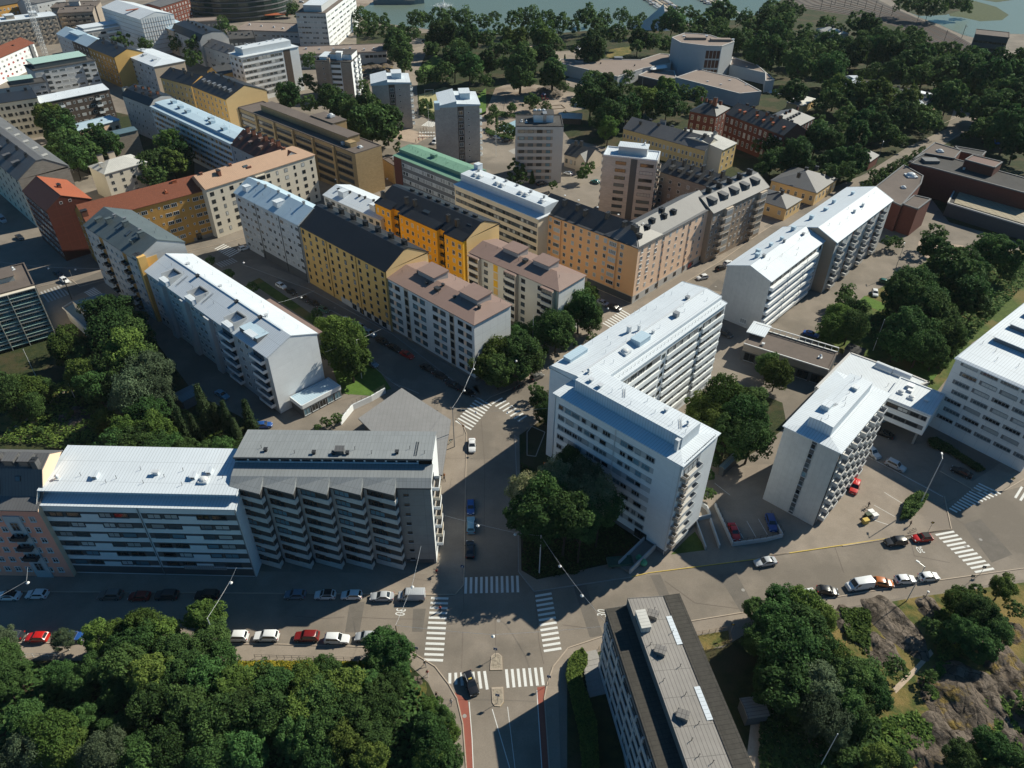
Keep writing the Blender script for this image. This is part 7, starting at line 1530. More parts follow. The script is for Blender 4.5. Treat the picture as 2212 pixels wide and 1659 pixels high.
trees((0,0),'in the upper left town courtyard',(430,1020,90,'y'),(480,1080,110),(560,1150,90),(560,1250,110),(850,1200,90),(930,1260,90),(700,1290,110),(780,1350,80),(640,1380,90),(1530,1120,70,'y'),(1480,1240,100,'y'),(1560,1330,90),(1400,1350,80),(1500,1420,90,'y'),(1280,1440,90),(1350,1520,80),(1250,1530,70))
trees((0,0),'below the round green tower',(1060,360,65),(1540,370,55),(1680,400,75),(1680,500,60),(1860,430,40,'g'),(1650,540,40,'y'),(1260,390,50),(1950,260,70,'p'),(1930,180,40))
trees((1,0),'beside the tan brick office roof',(290,840,90),(470,900,70),(660,850,110),(750,920,100),(960,960,150),(1000,1080,150),(1140,1060,110),(1170,1180,80),(870,980,110),(900,1130,90),(240,780,60),(1230,1290,30))
trees((1,0),'near the brown brick point block',(470,530,60),(450,700,65),(520,760,50),(930,740,50,'g'),(310,100,50),(330,60,40))
trees((1,0),'by the low wing and park path',(1230,350,90),(1190,400,70),(1270,470,90),(1300,560,60),(1530,430,55),(1520,360,45),(1470,900,34,'y'),(1525,900,30,'c'),(1450,650,60),(1550,650,60))
def reg2(where,*lst):
 for e in lst: TREES.append((744.1 + e[0] / 4.013,e[1] / 4.013,e[2] / 4.013,e[3] if len(e) > 3 else 'b',where,1.0))
reg2('on the bay shore of the park',(140,130,60),(240,170,60),(340,190,60),(620,160,70),(700,160,60),(830,170,80),(930,130,60),(1030,160,80),(1210,190,60),(1300,150,50),(1350,260,60),(1500,160,80),(1630,150,75),(1770,150,60),(1870,200,80),(1980,220,60),(2090,140,80),(2180,220,80))
reg2('above the low concrete wing',(150,250,65,'p'),(260,260,60,'p'),(380,260,60,'p'),(490,270,65,'p'),(590,290,60,'p'))
reg2('in the middle of the lakeside park',(850,300,95),(760,420,60),(1070,330,100),(1000,430,80),(1230,330,75),(1480,340,85,'y'),(1600,280,60),(1720,310,100,'y'),(1850,380,60,'y'),(1740,470,85),(1550,500,90),(950,530,100),(1080,560,95),(1240,540,85),(1370,550,60),(1520,620,120),(680,680,55),(780,660,60),(1150,670,55,'y'),(1240,700,50,'y'),(1800,640,90),(2150,420,95),(2170,680,80),(470,430,95),(520,540,60),(430,350,60),(1910,500,18,'c'),(1300,440,60),(880,620,80),(1400,420,70))
for e in ((1600,290,70),(1860,270,70),(2100,180,80),(600,220,80),(1700,560,80),(1790,570,80),(1870,600,80),(1560,480,50),(1930,620,70),(2150,150,90),(700,900,60),(1330,1480,60)): TREES.append((826.8 + e[0] / 6.689,192.9 + e[1] / 6.689,e[2] / 6.689,'b','around the paddling pool',1.0))
def reg3(where,*lst):
 for e in lst: TREES.append((1267.8 + e[0] / 5.016,e[1] / 5.016,e[2] / 5.016,e[3] if len(e) > 3 else 'b',where,1.0))
reg3('on the bay shore of the park',(30,150,70),(190,200,75,'g'),(120,270,70),(380,170,70),(520,250,80),(590,190,50),(1090,140,65),(1190,170,55),(1440,140,100),(1550,150,70),(1700,200,75),(1950,140,85),(2080,150,80),(2180,180,80))
reg3('behind the concert hall roofs',(330,350,95),(560,420,100),(700,450,85),(840,450,75),(930,230,100),(1300,230,95),(1200,260,75),(1480,350,85),(1600,450,110),(1720,400,85),(1850,380,85),(2000,300,95),(1900,560,150),(2050,520,80),(2160,420,80),(1100,320,85,'y'),(90,480,110,'g'),(60,620,80),(1350,350,60))
trees((2,0),'between the playground and the concert hall',(90,640,95),(150,700,75),(370,620,95),(455,750,45),(700,830,115),(830,720,85),(860,850,105),(870,990,105),(1000,760,60),(1020,650,45,'p'),(1010,940,100),(1160,860,105,'y'),(1350,790,100,'y'),(1360,900,95),(1510,810,65,'y'),(1500,950,55),(1640,810,65,'y'),(1650,900,50),(740,1060,65),(850,1110,85,'y'),(920,960,60),(570,880,50),(760,950,60),(1230,960,70),(1090,990,60))
trees((2,0),'on the playground sand',(20,930,32),(215,870,45),(190,930,28),(310,920,42),(140,860,22),(470,990,28),(-140,950,30),(-120,1030,22,'c'))
trees((2,0),'among parked cars below the grey tower',(645,1480,60),(620,1520,45),(50,1440,80),(90,1530,70),(20,1560,60),(190,1540,42,'c'),(1420,1570,75,'y'),(375,1600,38),(700,1440,40))
trees((3,0),'in the wood below the railway tracks',(60,60,60),(130,120,70),(200,60,60),(30,200,85),(90,280,85),(170,200,80),(330,300,75),(80,440,95),(290,560,105),(290,420,75),(430,450,75),(540,370,85),(560,600,105),(520,200,60),(780,210,80),(890,250,85),(1000,310,80),(1110,340,80),(1250,310,75),(1330,380,75),(920,430,85),(1050,430,85),(760,470,85),(690,400,75),(640,490,80),(1180,450,85),(1360,490,85),(1480,440,65),(1600,440,75),(1700,490,75),(850,340,60),(420,340,60))
trees((3,0),'in the wood at the right edge',(1530,610,85),(1250,570,100),(1400,580,85),(1110,610,85),(950,610,65),(870,640,45),(1700,620,120),(1850,570,105),(1980,700,115),(2100,610,115),(2200,700,110),(1850,700,100),(2050,850,105),(2180,860,100),(1990,950,120),(2140,1000,120),(1950,1060,85),(2120,1120,110),(2190,1240,90),(1820,1150,40))
trees((3,0),'around the long stone building',(1600,830,105),(1490,880,75),(1350,650,80),(620,770,95,'y'),(560,860,75,'y'),(700,850,75),(820,820,85,'y'),(980,800,95,'y'),(930,900,75),(1000,960,65),(1230,880,95,'y'),(1180,1000,95),(1280,960,75),(1390,1060,75),(260,800,85),(480,900,55),(1440,1000,60))
trees((3,0),'below the red brick institution',(700,1000,75),(850,1050,85),(960,1100,85),(800,1150,85),(650,1130,75),(460,1080,75),(450,1190,90),(570,1220,85),(1080,1160,75),(1180,1210,50),(90,1250,85),(60,1390,85),(280,1340,100),(190,1430,55),(500,1400,75,'g'),(620,1390,85),(700,1490,75),(780,1400,85),(560,1500,75),(830,1340,55),(1230,1390,40),(1160,1430,45),(1090,1460,45),(1010,1510,45),(950,1560,45),(880,1600,45),(1310,1340,36),(1360,1300,30))
trees((3,0),'on the far shore above the tracks',(1200,10,60),(1290,40,60),(1390,40,70),(1500,50,65),(1600,30,60),(1700,30,60),(1750,60,40),(1440,100,40))
TREES.sort(key=lambda e: -e[2])
LAB = {}; grp = {}
for i,e in enumerate(TREES[:300]): grp.setdefault((KL[e[3]],e[4]),[]).append(i)
for (kl,wh),ids in grp.items():
 if len(ids) == 1: LAB[ids[0]] = (('lone ' + kl + ' ') if len(kl.split()) < 3 else kl + ' ') + wh; continue
 n = len(ids); nb = max(1,math.ceil(n / 11)); ids.sort(key=lambda i: TREES[i][1]); per = math.ceil(n / nb)
 for b_ in range(nb):
  row = sorted(ids[b_ * per:(b_ + 1) * per],key=lambda i: TREES[i][0]); rn = '' if nb == 1 else (' farther row',' nearer row')[b_] if nb == 2 else (' far row',' middle row',' near row')[b_]
  for k_,i in enumerate(row): LAB[i] = '%s %s from left%s %s' % (ORD[k_],kl,',' + rn + ',' if rn else '',wh)
rt = random.Random(99); far = []
def place_tree(e):
 px,py,rp,k,where,hf = e; z = 5.0
 for _ in range(4):
  w_ = G(px,py,z); dist = (w_ - Vector((0,0,CH))).length; r = rp * dist / FP * (1.1 if dist > 300 else 1.06) * (1.2 if 'corner below' in e[4] or 'courtyard behind' in e[4] or 'block end' in e[4] else 1); z = (1.55 * r if k != 'c' else 1.05 * r) * (1 if r > 2.2 else 0.95); z = min(z,12) if hf == 1 else 11.0 + r * 0.4
  r *= 1 if hf == 1 else 1.3
 return w_,r,z,dist
for i,e in enumerate(TREES):
 w_,r,z,dist = place_tree(e); k = e[3]
 if dist > 290 and any(q_ in e[4] for q_ in ('wood','stone building','brick inst','behind the concert')):
  for a_ in range(1): an = rt.uniform(0,6.28); far.append((w_ + Vector((math.cos(an) * r * 1.3,math.sin(an) * r * 1.3,0)),r * rt.uniform(0.6,0.85),z * 0.8,k))
 if i >= 300: far.append((w_,r,z,k)); continue
 kind = KW[k]; lod = 0 if dist < 260 else 1; var = rt.randrange(8 if k != 'c' else 3)
 sz = r / 1.0; top = z + r
 small = r < 2.3
 lab = LAB[i]
 o = thing('spruce_tree' if k == 'c' else ('shrub' if small else 'leafy_tree'),lab,'shrub' if small and k != 'c' else 'tree',(w_.x,w_.y,0.0),0,'trees ' + e[4])
 c = link('crown',crown(kind,var,lod),o,(0,0,z if k != 'c' else r * 1.25),rt.uniform(0,6.28)); s = sz * (1.12 if 'bottom left wood' not in e[4] else 0.97) * rt.uniform(0.9,1.12); c.scale = (s * rt.uniform(0.88,1.08),s * rt.uniform(0.88,1.08),s * rt.uniform(0.95,1.28) * (1.35 if k == 'c' else 1))
 t_ = link('trunk',trunk_mesh(rt.randrange(3),k == 'g'),o,(0,0,0),rt.uniform(0,6)); t_.scale = (r * 1.3,r * 1.3,max(1.5,(z + r * 0.3)))
Q,TT = [],[]
for w_,r,z,k in far:
 p,n,tt,rs = crown_pts(rt.randrange(9999),26,1100,'conifer' if k == 'c' else 'broad'); q,tt = leaves(p,n,0.085,rs,tt); Q.append(q * r * 1.1 + np.array([w_.x,w_.y,z if k != 'c' else r])); TT.append(tt)
if Q: link('distant_woodland',qmesh('distant_woodland',np.concatenate(Q),np.concatenate(TT),'leaf'),None,kind='stuff',label='small far off tree crowns mixed through the park woods',category='woodland')
# hedges, undergrowth, flowers
def thick(name,pts,zlo,zhi,n,size,mat,label=None,cat=None,kind='stuff'):
 W = U(pts); xs = [p.x for p in W]; ys = [p.y for p in W]; rs = np.random.RandomState(5); out = []
 def inside(x,y):
  c = False; j = len(W) - 1
  for i in range(len(W)):
   if ((W[i].y > y) != (W[j].y > y)) and (x < (W[j].x - W[i].x) * (y - W[i].y) / (W[j].y - W[i].y) + W[i].x): c = not c
   j = i
  return c
 while len(out) < n:
  x,y = rs.uniform(min(xs),max(xs)),rs.uniform(min(ys),max(ys))
  if inside(x,y): hh = zlo + (zhi - zlo) * (0.55 + 0.45 * noise.noise(Vector((x * 0.5,y * 0.5,3)))); out.append((x,y,hh * (rs.random() ** 0.4)))
 p = np.array(out); q,tt = leaves(p,np.tile([0,0,1.0],(n,1)),size,rs,rs.random(n)); return link(name,qmesh(name,q,tt,mat),None,kind=kind,label=label,category=cat)
thick('hedge',tp((2,3),[(485,880),(500,790),(560,700),(620,675),(660,720),(660,800),(600,900),(740,1300),(760,1659),(780,1900),(640,1900),(600,1400),(480,900)]),0.6,1.9,14000,0.22,'leaf_yellow','long clipped hedge beside the block with the weathered roof','hedge',None)
thick('undergrowth',[(-100,1440),(880,1445),(950,1560),(960,1800),(-150,1800)],0.2,1.6,16000,0.4,'leaf','low green undergrowth under the bottom left wood','undergrowth')
thick('undergrowth',[(0,960),(60,880),(150,820),(280,830),(420,900),(520,960),(500,990),(200,985),(60,960)],0.2,1.7,9000,0.3,'leaf_yellow','bushy undergrowth in the rocky park on the left','undergrowth')
thick('undergrowth',[(1640,1360),(1700,1345),(1760,1480),(1900,1560),(1880,1800),(1640,1800)],0.2,1.4,9000,0.35,'leaf','low undergrowth around the trees at the bottom right','undergrowth')
thick('undergrowth',[(1900,760),(2000,800),(2040,800),(2110,720),(2210,620),(2300,600),(2330,560),(2100,560),(1980,620),(1860,700)],0.2,1.6,9000,0.35,'leaf','low planting between the garden trees on the right','undergrowth')
for pl_ in ([(1420,330),(1700,300),(1800,700),(1500,760)],[(1480,780),(1650,800),(1600,1050),(1440,1100)],[(1850,1100),(2212,1000),(2212,1659),(1800,1659)],[(640,300),(900,320),(900,640),(700,560)],[(820,1300),(1300,1200),(1500,1400),(1300,1659),(800,1659)]): thick('scrub',tp((3,3),pl_),0.1,1.1,1500,0.3,'leaf_yellow','scattered low scrub among the bare rocks at the bottom right','scrub')
for pl_ in ([(905,232),(940,246),(960,266),(935,262),(905,246)],[(1045,252),(1075,243),(1120,248),(1125,256),(1075,254),(1050,262)],[(1050,278),(1075,290),(1110,296),(1112,304),(1070,300),(1048,288)]): thick('hedge',pl_,0.5,1.6,1500,0.3,'leaf','clipped hedge strip edging the ' + ('mustard sports field','upper side of the paddling pool','street side of the paddling pool')[int(pl_[0][0] > 1000) + int(pl_[0][1] > 260)],'hedge',None)
green([(1010,225),(1050,190),(1050,245),(1015,262)],'lawn',0.03,'lawn'); green([(1120,290),(1200,250),(1240,262),(1200,290)],'grass',0.03)
thick('flower_bed',[(500,1431),(700,1430),(880,1434),(885,1448),(700,1452),(480,1450)],0.3,0.8,5000,0.16,'petal','strip of yellow flowers along the lower pavement','flower bed')
thick('undergrowth',[(1125,1000),(1190,1040),(1330,1130),(1370,1180),(1250,1240),(1160,1250),(1128,1230)],0.2,0.7,5000,0.25,'leaf','low ground cover under the big blossoming trees','undergrowth')
thick('hedge',tp((3,2),[(1160,1200),(1200,1040),(1330,960),(1400,1000),(1340,1100),(1250,1190)]),0.5,2.2,4500,0.2,'leaf','dark shrub clump at the tip of the parking court','hedge',None)
thick('hedge',tp((3,2),[(1400,500),(1480,490),(1900,760),(1840,790),(1620,640),(1420,560)]),0.4,1.2,4000,0.18,'leaf','dark hedge along the foot of the far right slab','hedge',None)
# ================================================================ vehicles
def paint(col,rough=0.28,metal=0.0):
 n = 'paint_%02d%02d%02d' % tuple(int(c * 99) for c in col)
 return M(n,col,rough,metal,0.02,1.0,spec=0.7)
PAINTS = dict(white=(0.72,0.73,0.73),silver=(0.42,0.44,0.46),black=(0.012,0.012,0.014),dark=(0.03,0.034,0.04),red=(0.50,0.012,0.008),darkred=(0.18,0.012,0.01),blue=(0.015,0.07,0.26),lightblue=(0.16,0.32,0.42),orange=(0.42,0.12,0.02),grey=(0.13,0.13,0.125),teal=(0.03,0.16,0.16),green=(0.02,0.10,0.07),bluegrey=(0.12,0.19,0.25))
for v in PAINTS.values(): paint(v)
def pn(c): v = PAINTS[c]; return 'paint_%02d%02d%02d' % tuple(int(x * 99) for x in v)
def smooth_mesh(mb,name,sub=1):
 me = mb.mesh(name,True,uv=False); bm = bmesh.new(); bm.from_mesh(me); bmesh.ops.remove_doubles(bm,verts=bm.verts,dist=0.001); bmesh.ops.recalc_face_normals(bm,faces=bm.faces); bm.to_mesh(me); bm.free()
 try: me.set_sharp_from_angle(angle=R(38))
 except Exception: pass
 return me
import bmesh
def car_proto(kind):
 if kind == 'hatch': L,W,st,cab = 4.1,1.78,[(-2.05,.62,.74),(-1.98,.98,.82),(-1.1,1.0,.88),(0.75,.96,.89),(1.25,.92,.87),(1.85,.76,.82),(2.05,.56,.7)],(-1.95,0.95,-1.45,0.2,1.47)
 elif kind == 'sedan': L,W,st,cab = 4.6,1.82,[(-2.3,.62,.74),(-2.24,.98,.82),(-1.5,1.0,.89),(0.8,.95,.9),(1.3,.92,.88),(2.1,.76,.82),(2.3,.56,.7)],(-1.75,1.0,-0.95,0.15,1.43)
 elif kind == 'suv': L,W,st,cab = 4.6,1.86,[(-2.3,.6,.8),(-2.25,1.05,.86),(-1.4,1.08,.91),(0.8,1.05,.92),(1.3,1.02,.9),(2.1,.88,.86),(2.3,.6,.74)],(-2.2,1.0,-1.85,0.3,1.68)
 else: L,W,st,cab = 5.4,1.98,[(-2.7,.55,.93),(-2.68,1.2,.96),(0.9,1.2,.97),(1.3,1.2,.96),(1.8,1.12,.93),(2.5,.92,.88),(2.7,.6,.78)],(-2.68,1.75,-2.62,1.05,2.05)
 b = MB(); rings = []
 for x,zt,hw in st: rings.append([(x,-hw * 0.93,0.24),(x,-hw,0.42),(x,-hw,zt * 0.72),(x,-hw * 0.93,zt - 0.03),(x,-hw * 0.6,zt),(x,hw * 0.6,zt),(x,hw * 0.93,zt - 0.03),(x,hw,zt * 0.72),(x,hw,0.42),(x,hw * 0.93,0.24)])
 for a,c in zip(rings[:-1],rings[1:]):
  for i in range(len(a)): j = (i + 1) % len(a); b.face([a[i],a[j],c[j],c[i]],'frame_white')
 b.face(rings[0],'frame_white'); b.face(rings[-1][::-1],'frame_white')
 xa,xb,ta,tb,zt = cab; hw = W / 2 * 0.93; tw = hw * (0.82 if kind != 'van' else 0.93); zb = (1.0 if kind != 'suv' else 1.07) if kind != 'van' else 1.19
 lo = [(xa,-hw,zb - 0.06),(xb,-hw,zb - 0.08),(xb,hw,zb - 0.08),(xa,hw,zb - 0.06)]; up = [(ta,-tw,zt),(tb,-tw,zt),(tb,tw,zt),(ta,tw,zt)]
 ro = [(ta + 0.1,-tw + 0.13,zt + 0.05),(tb - 0.12,-tw + 0.13,zt + 0.05),(tb - 0.12,tw - 0.13,zt + 0.05),(ta + 0.1,tw - 0.13,zt + 0.05)]
 for i in range(4): j = (i + 1) % 4; b.face([lo[i],lo[j],up[j],up[i]],'frame_white'); b.face([up[i],up[j],ro[j],ro[i]],'frame_white')
 b.face(ro,'frame_white')
 if kind == 'van':
  for i in range(9): x = ta + 0.3 + i * 0.38; b.box(x,x + 0.06,-tw + 0.2,tw - 0.2,zt + 0.05,zt + 0.08,'frame_white')
 body = smooth_mesh(b,'body')
 def pane(i,j,s0,s1,t0,t1,out,name):
  A_,B_,C_,D_ = Vector(lo[i]),Vector(lo[j]),Vector(up[j]),Vector(up[i]); n = (B_ - A_).cross(D_ - A_).normalized() * out
  def q(s,t): return A_.lerp(B_,s).lerp(D_.lerp(C_,s),t) + n
  m = MB(); m.face([q(s0,t0),q(s1,t0),q(s1,t1),q(s0,t1)],'glass_dark'); return m.mesh(name,uv=False)
 parts = [('body',body,(0,0,0)),('windscreen',pane(1,2,0.06,0.94,0.1,0.93,0.012,'windscreen'),(0,0,0))]
 if kind != 'van': parts += [('rear_window',pane(3,0,0.1,0.9,0.2,0.9,0.012,'rear_window'),(0,0,0)),('side_window',pane(0,1,0.1,0.92,0.2,0.9,0.012,'side_window'),(0,0,0)),('side_window',pane(2,3,0.08,0.9,0.2,0.9,0.012,'side_window'),(0,0,0))]
 else: parts += [('side_window',pane(0,1,0.76,0.94,0.15,0.85,0.012,'side_window'),(0,0,0)),('side_window',pane(2,3,0.06,0.24,0.15,0.85,0.012,'side_window'),(0,0,0))]
 wm = MB(); rw = 0.33; n = 14
 for s in (0,):
  pts = [(rw * math.cos(2 * math.pi * k / n),rw * math.sin(2 * math.pi * k / n)) for k in range(n)]
  for k in range(n): j = (k + 1) % n; wm.face([(pts[k][0],-0.11,pts[k][1]),(pts[j][0],-0.11,pts[j][1]),(pts[j][0],0.11,pts[j][1]),(pts[k][0],0.11,pts[k][1])],'rubber')
  for sy in (-0.11,0.11):
   wm.face([(p[0],sy,p[1]) for p in pts],'rubber'); wm.face([(p[0] * 0.62,sy * 1.06,p[1] * 0.62) for p in pts],'metal_grey')
 wme = wm.mesh('wheel',uv=False); hx = L / 2 - 0.82; hy = W / 2 - 0.1
 for sx in (-1,1):
  for sy in (-1,1): parts.append(('wheel',wme,(sx * hx,sy * hy,rw)))
 hl = MB().box(-0.08,0.06,-0.19,0.19,-0.07,0.07,'lamp_clear').mesh('headlight',uv=False); tl = MB().box(-0.05,0.06,-0.14,0.14,-0.12,0.12,'lamp_red').mesh('tail_light',uv=False)
 for sy in (-1,1): parts += [('headlight',hl,(L / 2 - 0.13,sy * W * 0.34,0.64)),('tail_light',tl,(-L / 2 + 0.03,sy * W * 0.40,0.82)),('wing_mirror',MB().box(-0.08,0.08,-0.1,0.1,-0.07,0.07,'metal_dark').mesh('wing_mirror',uv=False),(xb - 0.35,sy * (W / 2 + 0.08),1.02 if kind != 'van' else 1.3))]
 parts.append(('number_plate',MB().box(-0.01,0.01,-0.24,0.24,-0.05,0.05,'frame_white').mesh('number_plate',uv=False),(L / 2 + 0.01,0,0.45)))
 return parts
PROTO = {}
def car(tt,x,y,dx,dy,kind,col,label,group=None,extra=None,z=0.02):
 if kind not in PROTO: PROTO[kind] = car_proto(kind)
 c = g(tt,x,y,0.7); a,b = g(tt,x - dx * 20,y - dy * 20),g(tt,x + dx * 20,y + dy * 20); rz = math.atan2(b.y - a.y,b.x - a.x)
 nm = 'delivery_van' if kind == 'van' else 'parked_car'
 o = thing(nm,label,'van' if kind == 'van' else 'car',(c.x,c.y,z),rz,group)
 for name,me,loc in PROTO[kind]:
  q = link(name,me,o,loc)
  if name == 'body':
   q.material_slots[0].link = 'OBJECT'; q.material_slots[0].material = MATS[pn(col)]
 if extra == 'taxi':
  part('taxi_sign',MB().box(-0.12,0.12,-0.3,0.3,0,0.16,'paint_yellow'),o,loc=(-0.2,0,1.73)); part('roof_rail',MB().box(-1.5,0.2,-0.62,-0.58,0,0.06,'metal_light').box(-1.5,0.2,0.58,0.62,0,0.06,'metal_light'),o,loc=(0,0,1.73))
 if extra == 'blackroof': part('soft_top',MB().box(-1.4,0.1,-0.68,0.68,0,0.04,'rubber'),o,loc=(0,0,1.525))
 return o
UR = 'cars parked along the upper kerb of the lower left street'; LR = 'cars parked along the lower kerb of the lower left street'
t = (0,3)
car(t,70,185,-1,.0,'sedan','white','white hatchback with black roof cut by the left edge, upper kerb',UR,'blackroof'); car(t,318,172,-1,0,'hatch','white','white hatchback second from the left on the upper kerb',UR); car(t,955,178,-1,0,'suv','grey','dark silver suv parked alone in shade under the striped terrace',UR)
car(t,1205,190,-1,0,'hatch','darkred','dark red hatchback in deep shade under the striped terrace',UR); car(t,1440,180,-1,0,'suv','dark','nearly black suv next to the dark red hatchback',UR); car(t,1790,180,-1,0,'suv','black','black suv in deep shade near the folded balcony building',UR)
t = (1,3)
car(t,345,175,-1,0,'hatch','bluegrey','blue grey hatchback left of three pale cars on the upper kerb',UR); car(t,605,178,-1,0,'hatch','white','white car with black roof between pale hatchbacks on the upper kerb',UR,'blackroof'); car(t,835,180,-1,0,'hatch','white','white hatchback two places behind the silver van',UR); car(t,1098,192,-1,0,'sedan','silver','silver saloon parked right behind the silver van',UR)
car(t,1355,185,-1,0,'van','silver','silver white panel van with ribbed roof beside the long zebra crossing','vans')
car(t,95,537,-1,0,'suv','white','pale blue white estate car on the lower kerb in shade',LR); car(t,445,538,-1,0,'suv','darkred','red estate car at the edge of the building shadow, lower kerb',LR); car(t,708,560,1,0.02,'suv','white','white suv facing right in the sun on the lower kerb',LR); car(t,960,540,-1,0,'hatch','silver','silver hatchback half hidden under the corner tree',LR)
t = (0,3)
car(t,90,530,-1,0,'sedan','dark','dark saloon at the left edge of the lower kerb',LR); car(t,318,545,-1,0,'hatch','red','bright red hatchback in the sun on the lower kerb',LR); car(t,620,540,1,0,'sedan','blue','bright blue car behind the birch on the lower kerb',LR); car(t,2040,540,-1,0,'suv','white','pale boxy suv beside the tree crown on the lower kerb',LR)
t = (1,2)
car(t,1880,540,0,1,'sedan','white','white saloon driving down past the tall street lamp pole'); car(t,1868,1075,0,1,'hatch','blue','blue hatchback first of three parked beside the white wall'); car(t,1870,1230,0,-1,'suv','lightblue','light blue car in the middle of three at the kerb'); car(t,1862,1440,0,-1,'sedan','black','black saloon last of three at the kerb near the crossing')
car(t,1835,75,1,.45,'sedan','black','black saloon under the corner tree at the upper junction'); car(t,1725,20,1,.45,'sedan','dark','dark saloon parked behind the black one near the upper junction'); car(t,75,365,1,-0.1,'hatch','blue','dark blue car tucked behind the folded building roof')
car((1,3),1868,945,0.38,1,'suv','black','black taxi with yellow roof sign crossing the lower zebra stripes',None,'taxi')
t = (3,2)
car(t,0,1550,-1,.15,'sedan','silver','silver blue saloon in the shadow tip on the sunny street'); car(t,1130,1375,-1,.08,'suv','black','shiny black car on the yellow kerb behind the red convertible'); car(t,1360,1342,-1,.08,'hatch','red','bright red small car with black roof by the right hand crossing',None,'blackroof')
car(t,1130,715,.9,.45,'suv','silver','silver estate car driving down the shaded side street'); car(t,925,600,.7,.6,'suv','silver','silver hatchback emerging behind the glinting balconies'); car(t,1030,437,-.9,-.4,'sedan','black','black saloon parked under the link building'); car(t,1700,772,-.9,-.4,'sedan','black','black saloon parked in shade below the far right slab'); car(t,775,900,-.35,1,'suv','red','red suv with open doors in the parking court'); car(t,50,1212,.3,1,'suv','blue','blue estate car in the sunken parking deck'); car((2,2),1940,1290,.38,1,'sedan','red','red saloon in the sunken parking deck')
t = (3,3); RR = 'cars parked along the rocky park on the right'
for a in ((350,172,-1,.15,'hatch','white','white car mostly hidden under the big tree by the rocky park'),(150,200,-1,.15,'hatch','silver','silver car hidden deep under the big tree clump'),(540,142,1,.12,'hatch','black','black hatchback left of the white van on the lower kerb'),(1020,70,1,.12,'hatch','orange','copper orange hatchback squeezed behind the white van'),(1215,44,1,-.05,'hatch','white','white hatchback between the orange car and the silver white one'),(1420,20,1,-.1,'hatch','white','silver white hatchback last in the row toward the right')): car(t,*a,group=RR)
car(t,815,92,-1,.16,'van','white','white delivery van parked by the rocky park')
t = (1,1); SR = 'cars parked along the shaded diagonal street'
for a in ((225,815,'hatch','white','white hatchback farthest up the shaded diagonal street'),(312,866,'hatch','black','black hatchback behind the farthest white one'),(425,925,'sedan','dark','dark car under the hanging street lamp wire'),(510,968,'sedan','black','black car beside the yellow house, deep in shade'),(597,1022,'hatch','green','dark green hatchback beside the yellow house'),(797,1120,'hatch','white','white hatchback in front of the shop windows'),(915,1172,'hatch','silver','silver car partly behind the street tree'),(995,1225,'sedan','lightblue','pale blue saloon under the hanging lamp'),(1105,1297,'sedan','black','black saloon next to the pale blue one'),(1210,1357,'sedan','black','black saloon directly behind the red one'),(1495,1530,'sedan','black','black saloon two places below the red one'),(1610,1597,'sedan','black','black saloon nearest the corner trees')):
 car(t,a[0],a[1],1,.52,*a[2:],group=SR)
car(t,1318,1414,1,.52,'sedan','red','dark red saloon the only red car on the diagonal street',SR); car(t,1012,1490,1,.52,'hatch','bluegrey','blue grey car behind the street tree on the near kerb',SR)
t = (2,1)
car(t,232,1602,1,-.45,'hatch','grey','grey car driving up the sunlit diagonal street'); car(t,805,965,.95,.32,'sedan','silver','silver saloon by the corner shop windows of the orange house'); car(t,905,1003,.95,.32,'sedan','dark','dark saloon with red lights beside the corner zebra'); car(t,1665,742,-1,.2,'hatch','white','white car nearest the roof corner on the sunlit street'); car(t,1825,662,1,-.35,'hatch','black','black car between two white ones on the sunlit street'); car(t,1892,618,1,-.35,'hatch','white','white car farthest up the sunlit street'); car(t,1870,1232,.9,.4,'hatch','dark','dark car in shade below the plain gable wall')
t = (3,1)
car(t,950,878,.2,1,'hatch','white','white car beside the lawn and the round tree'); car(t,1040,782,1,.2,'hatch','green','green car at the pole under the garden trees'); car(t,395,1235,1,.3,'sedan','blue','blue car beyond the white girder roof')
t = (0,1)
car(t,170,395,1,.8,'sedan','dark','dark car parked below the red gabled block'); car(t,20,245,1,.9,'van','silver','pale van at the left edge of the dark street'); car(t,505,712,1,.6,'sedan','dark','dark saloon behind the white car at the left crossing'); car(t,558,768,1,.6,'hatch','white','white car stopped at the worn left crossing'); car(t,2115,490,1,-.3,'hatch','white','white car at the corner zebra below the pale grey house')
car((0,2),1925,100,1,.6,'sedan','lightblue','pale blue saloon in the shaded back yard')
car((1,0),1560,1228,-1,.9,'van','white','white van beside the near brick point block'); car((1,0),2095,1193,1,.15,'hatch','silver','silver car on the sunlit road right of the near point block'); car((1,0),2168,1217,-1,.1,'hatch','black','black car facing the silver one on the sunlit road')
car((2,0),548,1435,-1,-.3,'hatch','white','upper white car on the lot beside the timber villa'); car((2,0),503,1500,-1,-.3,'hatch','white','lower white car on the lot beside the timber villa'); car((2,0),735,1572,-1,-.3,'hatch','teal','teal car below the young tree on the lot'); car((2,0),270,1585,1,-.2,'sedan','dark','dark car under the front of the grey concrete tower'); car((2,0),590,447,0,1,'van','white','white truck in the park parking area'); car((2,0),583,416,1,.1,'hatch','silver','small silver car in the park parking area')
car((1,0),1470,352,1,0,'hatch','dark','dark car under trees at the end of the park path'); car((1,0),400,14,1,0,'hatch','white','white car at the top edge beside the white tower')

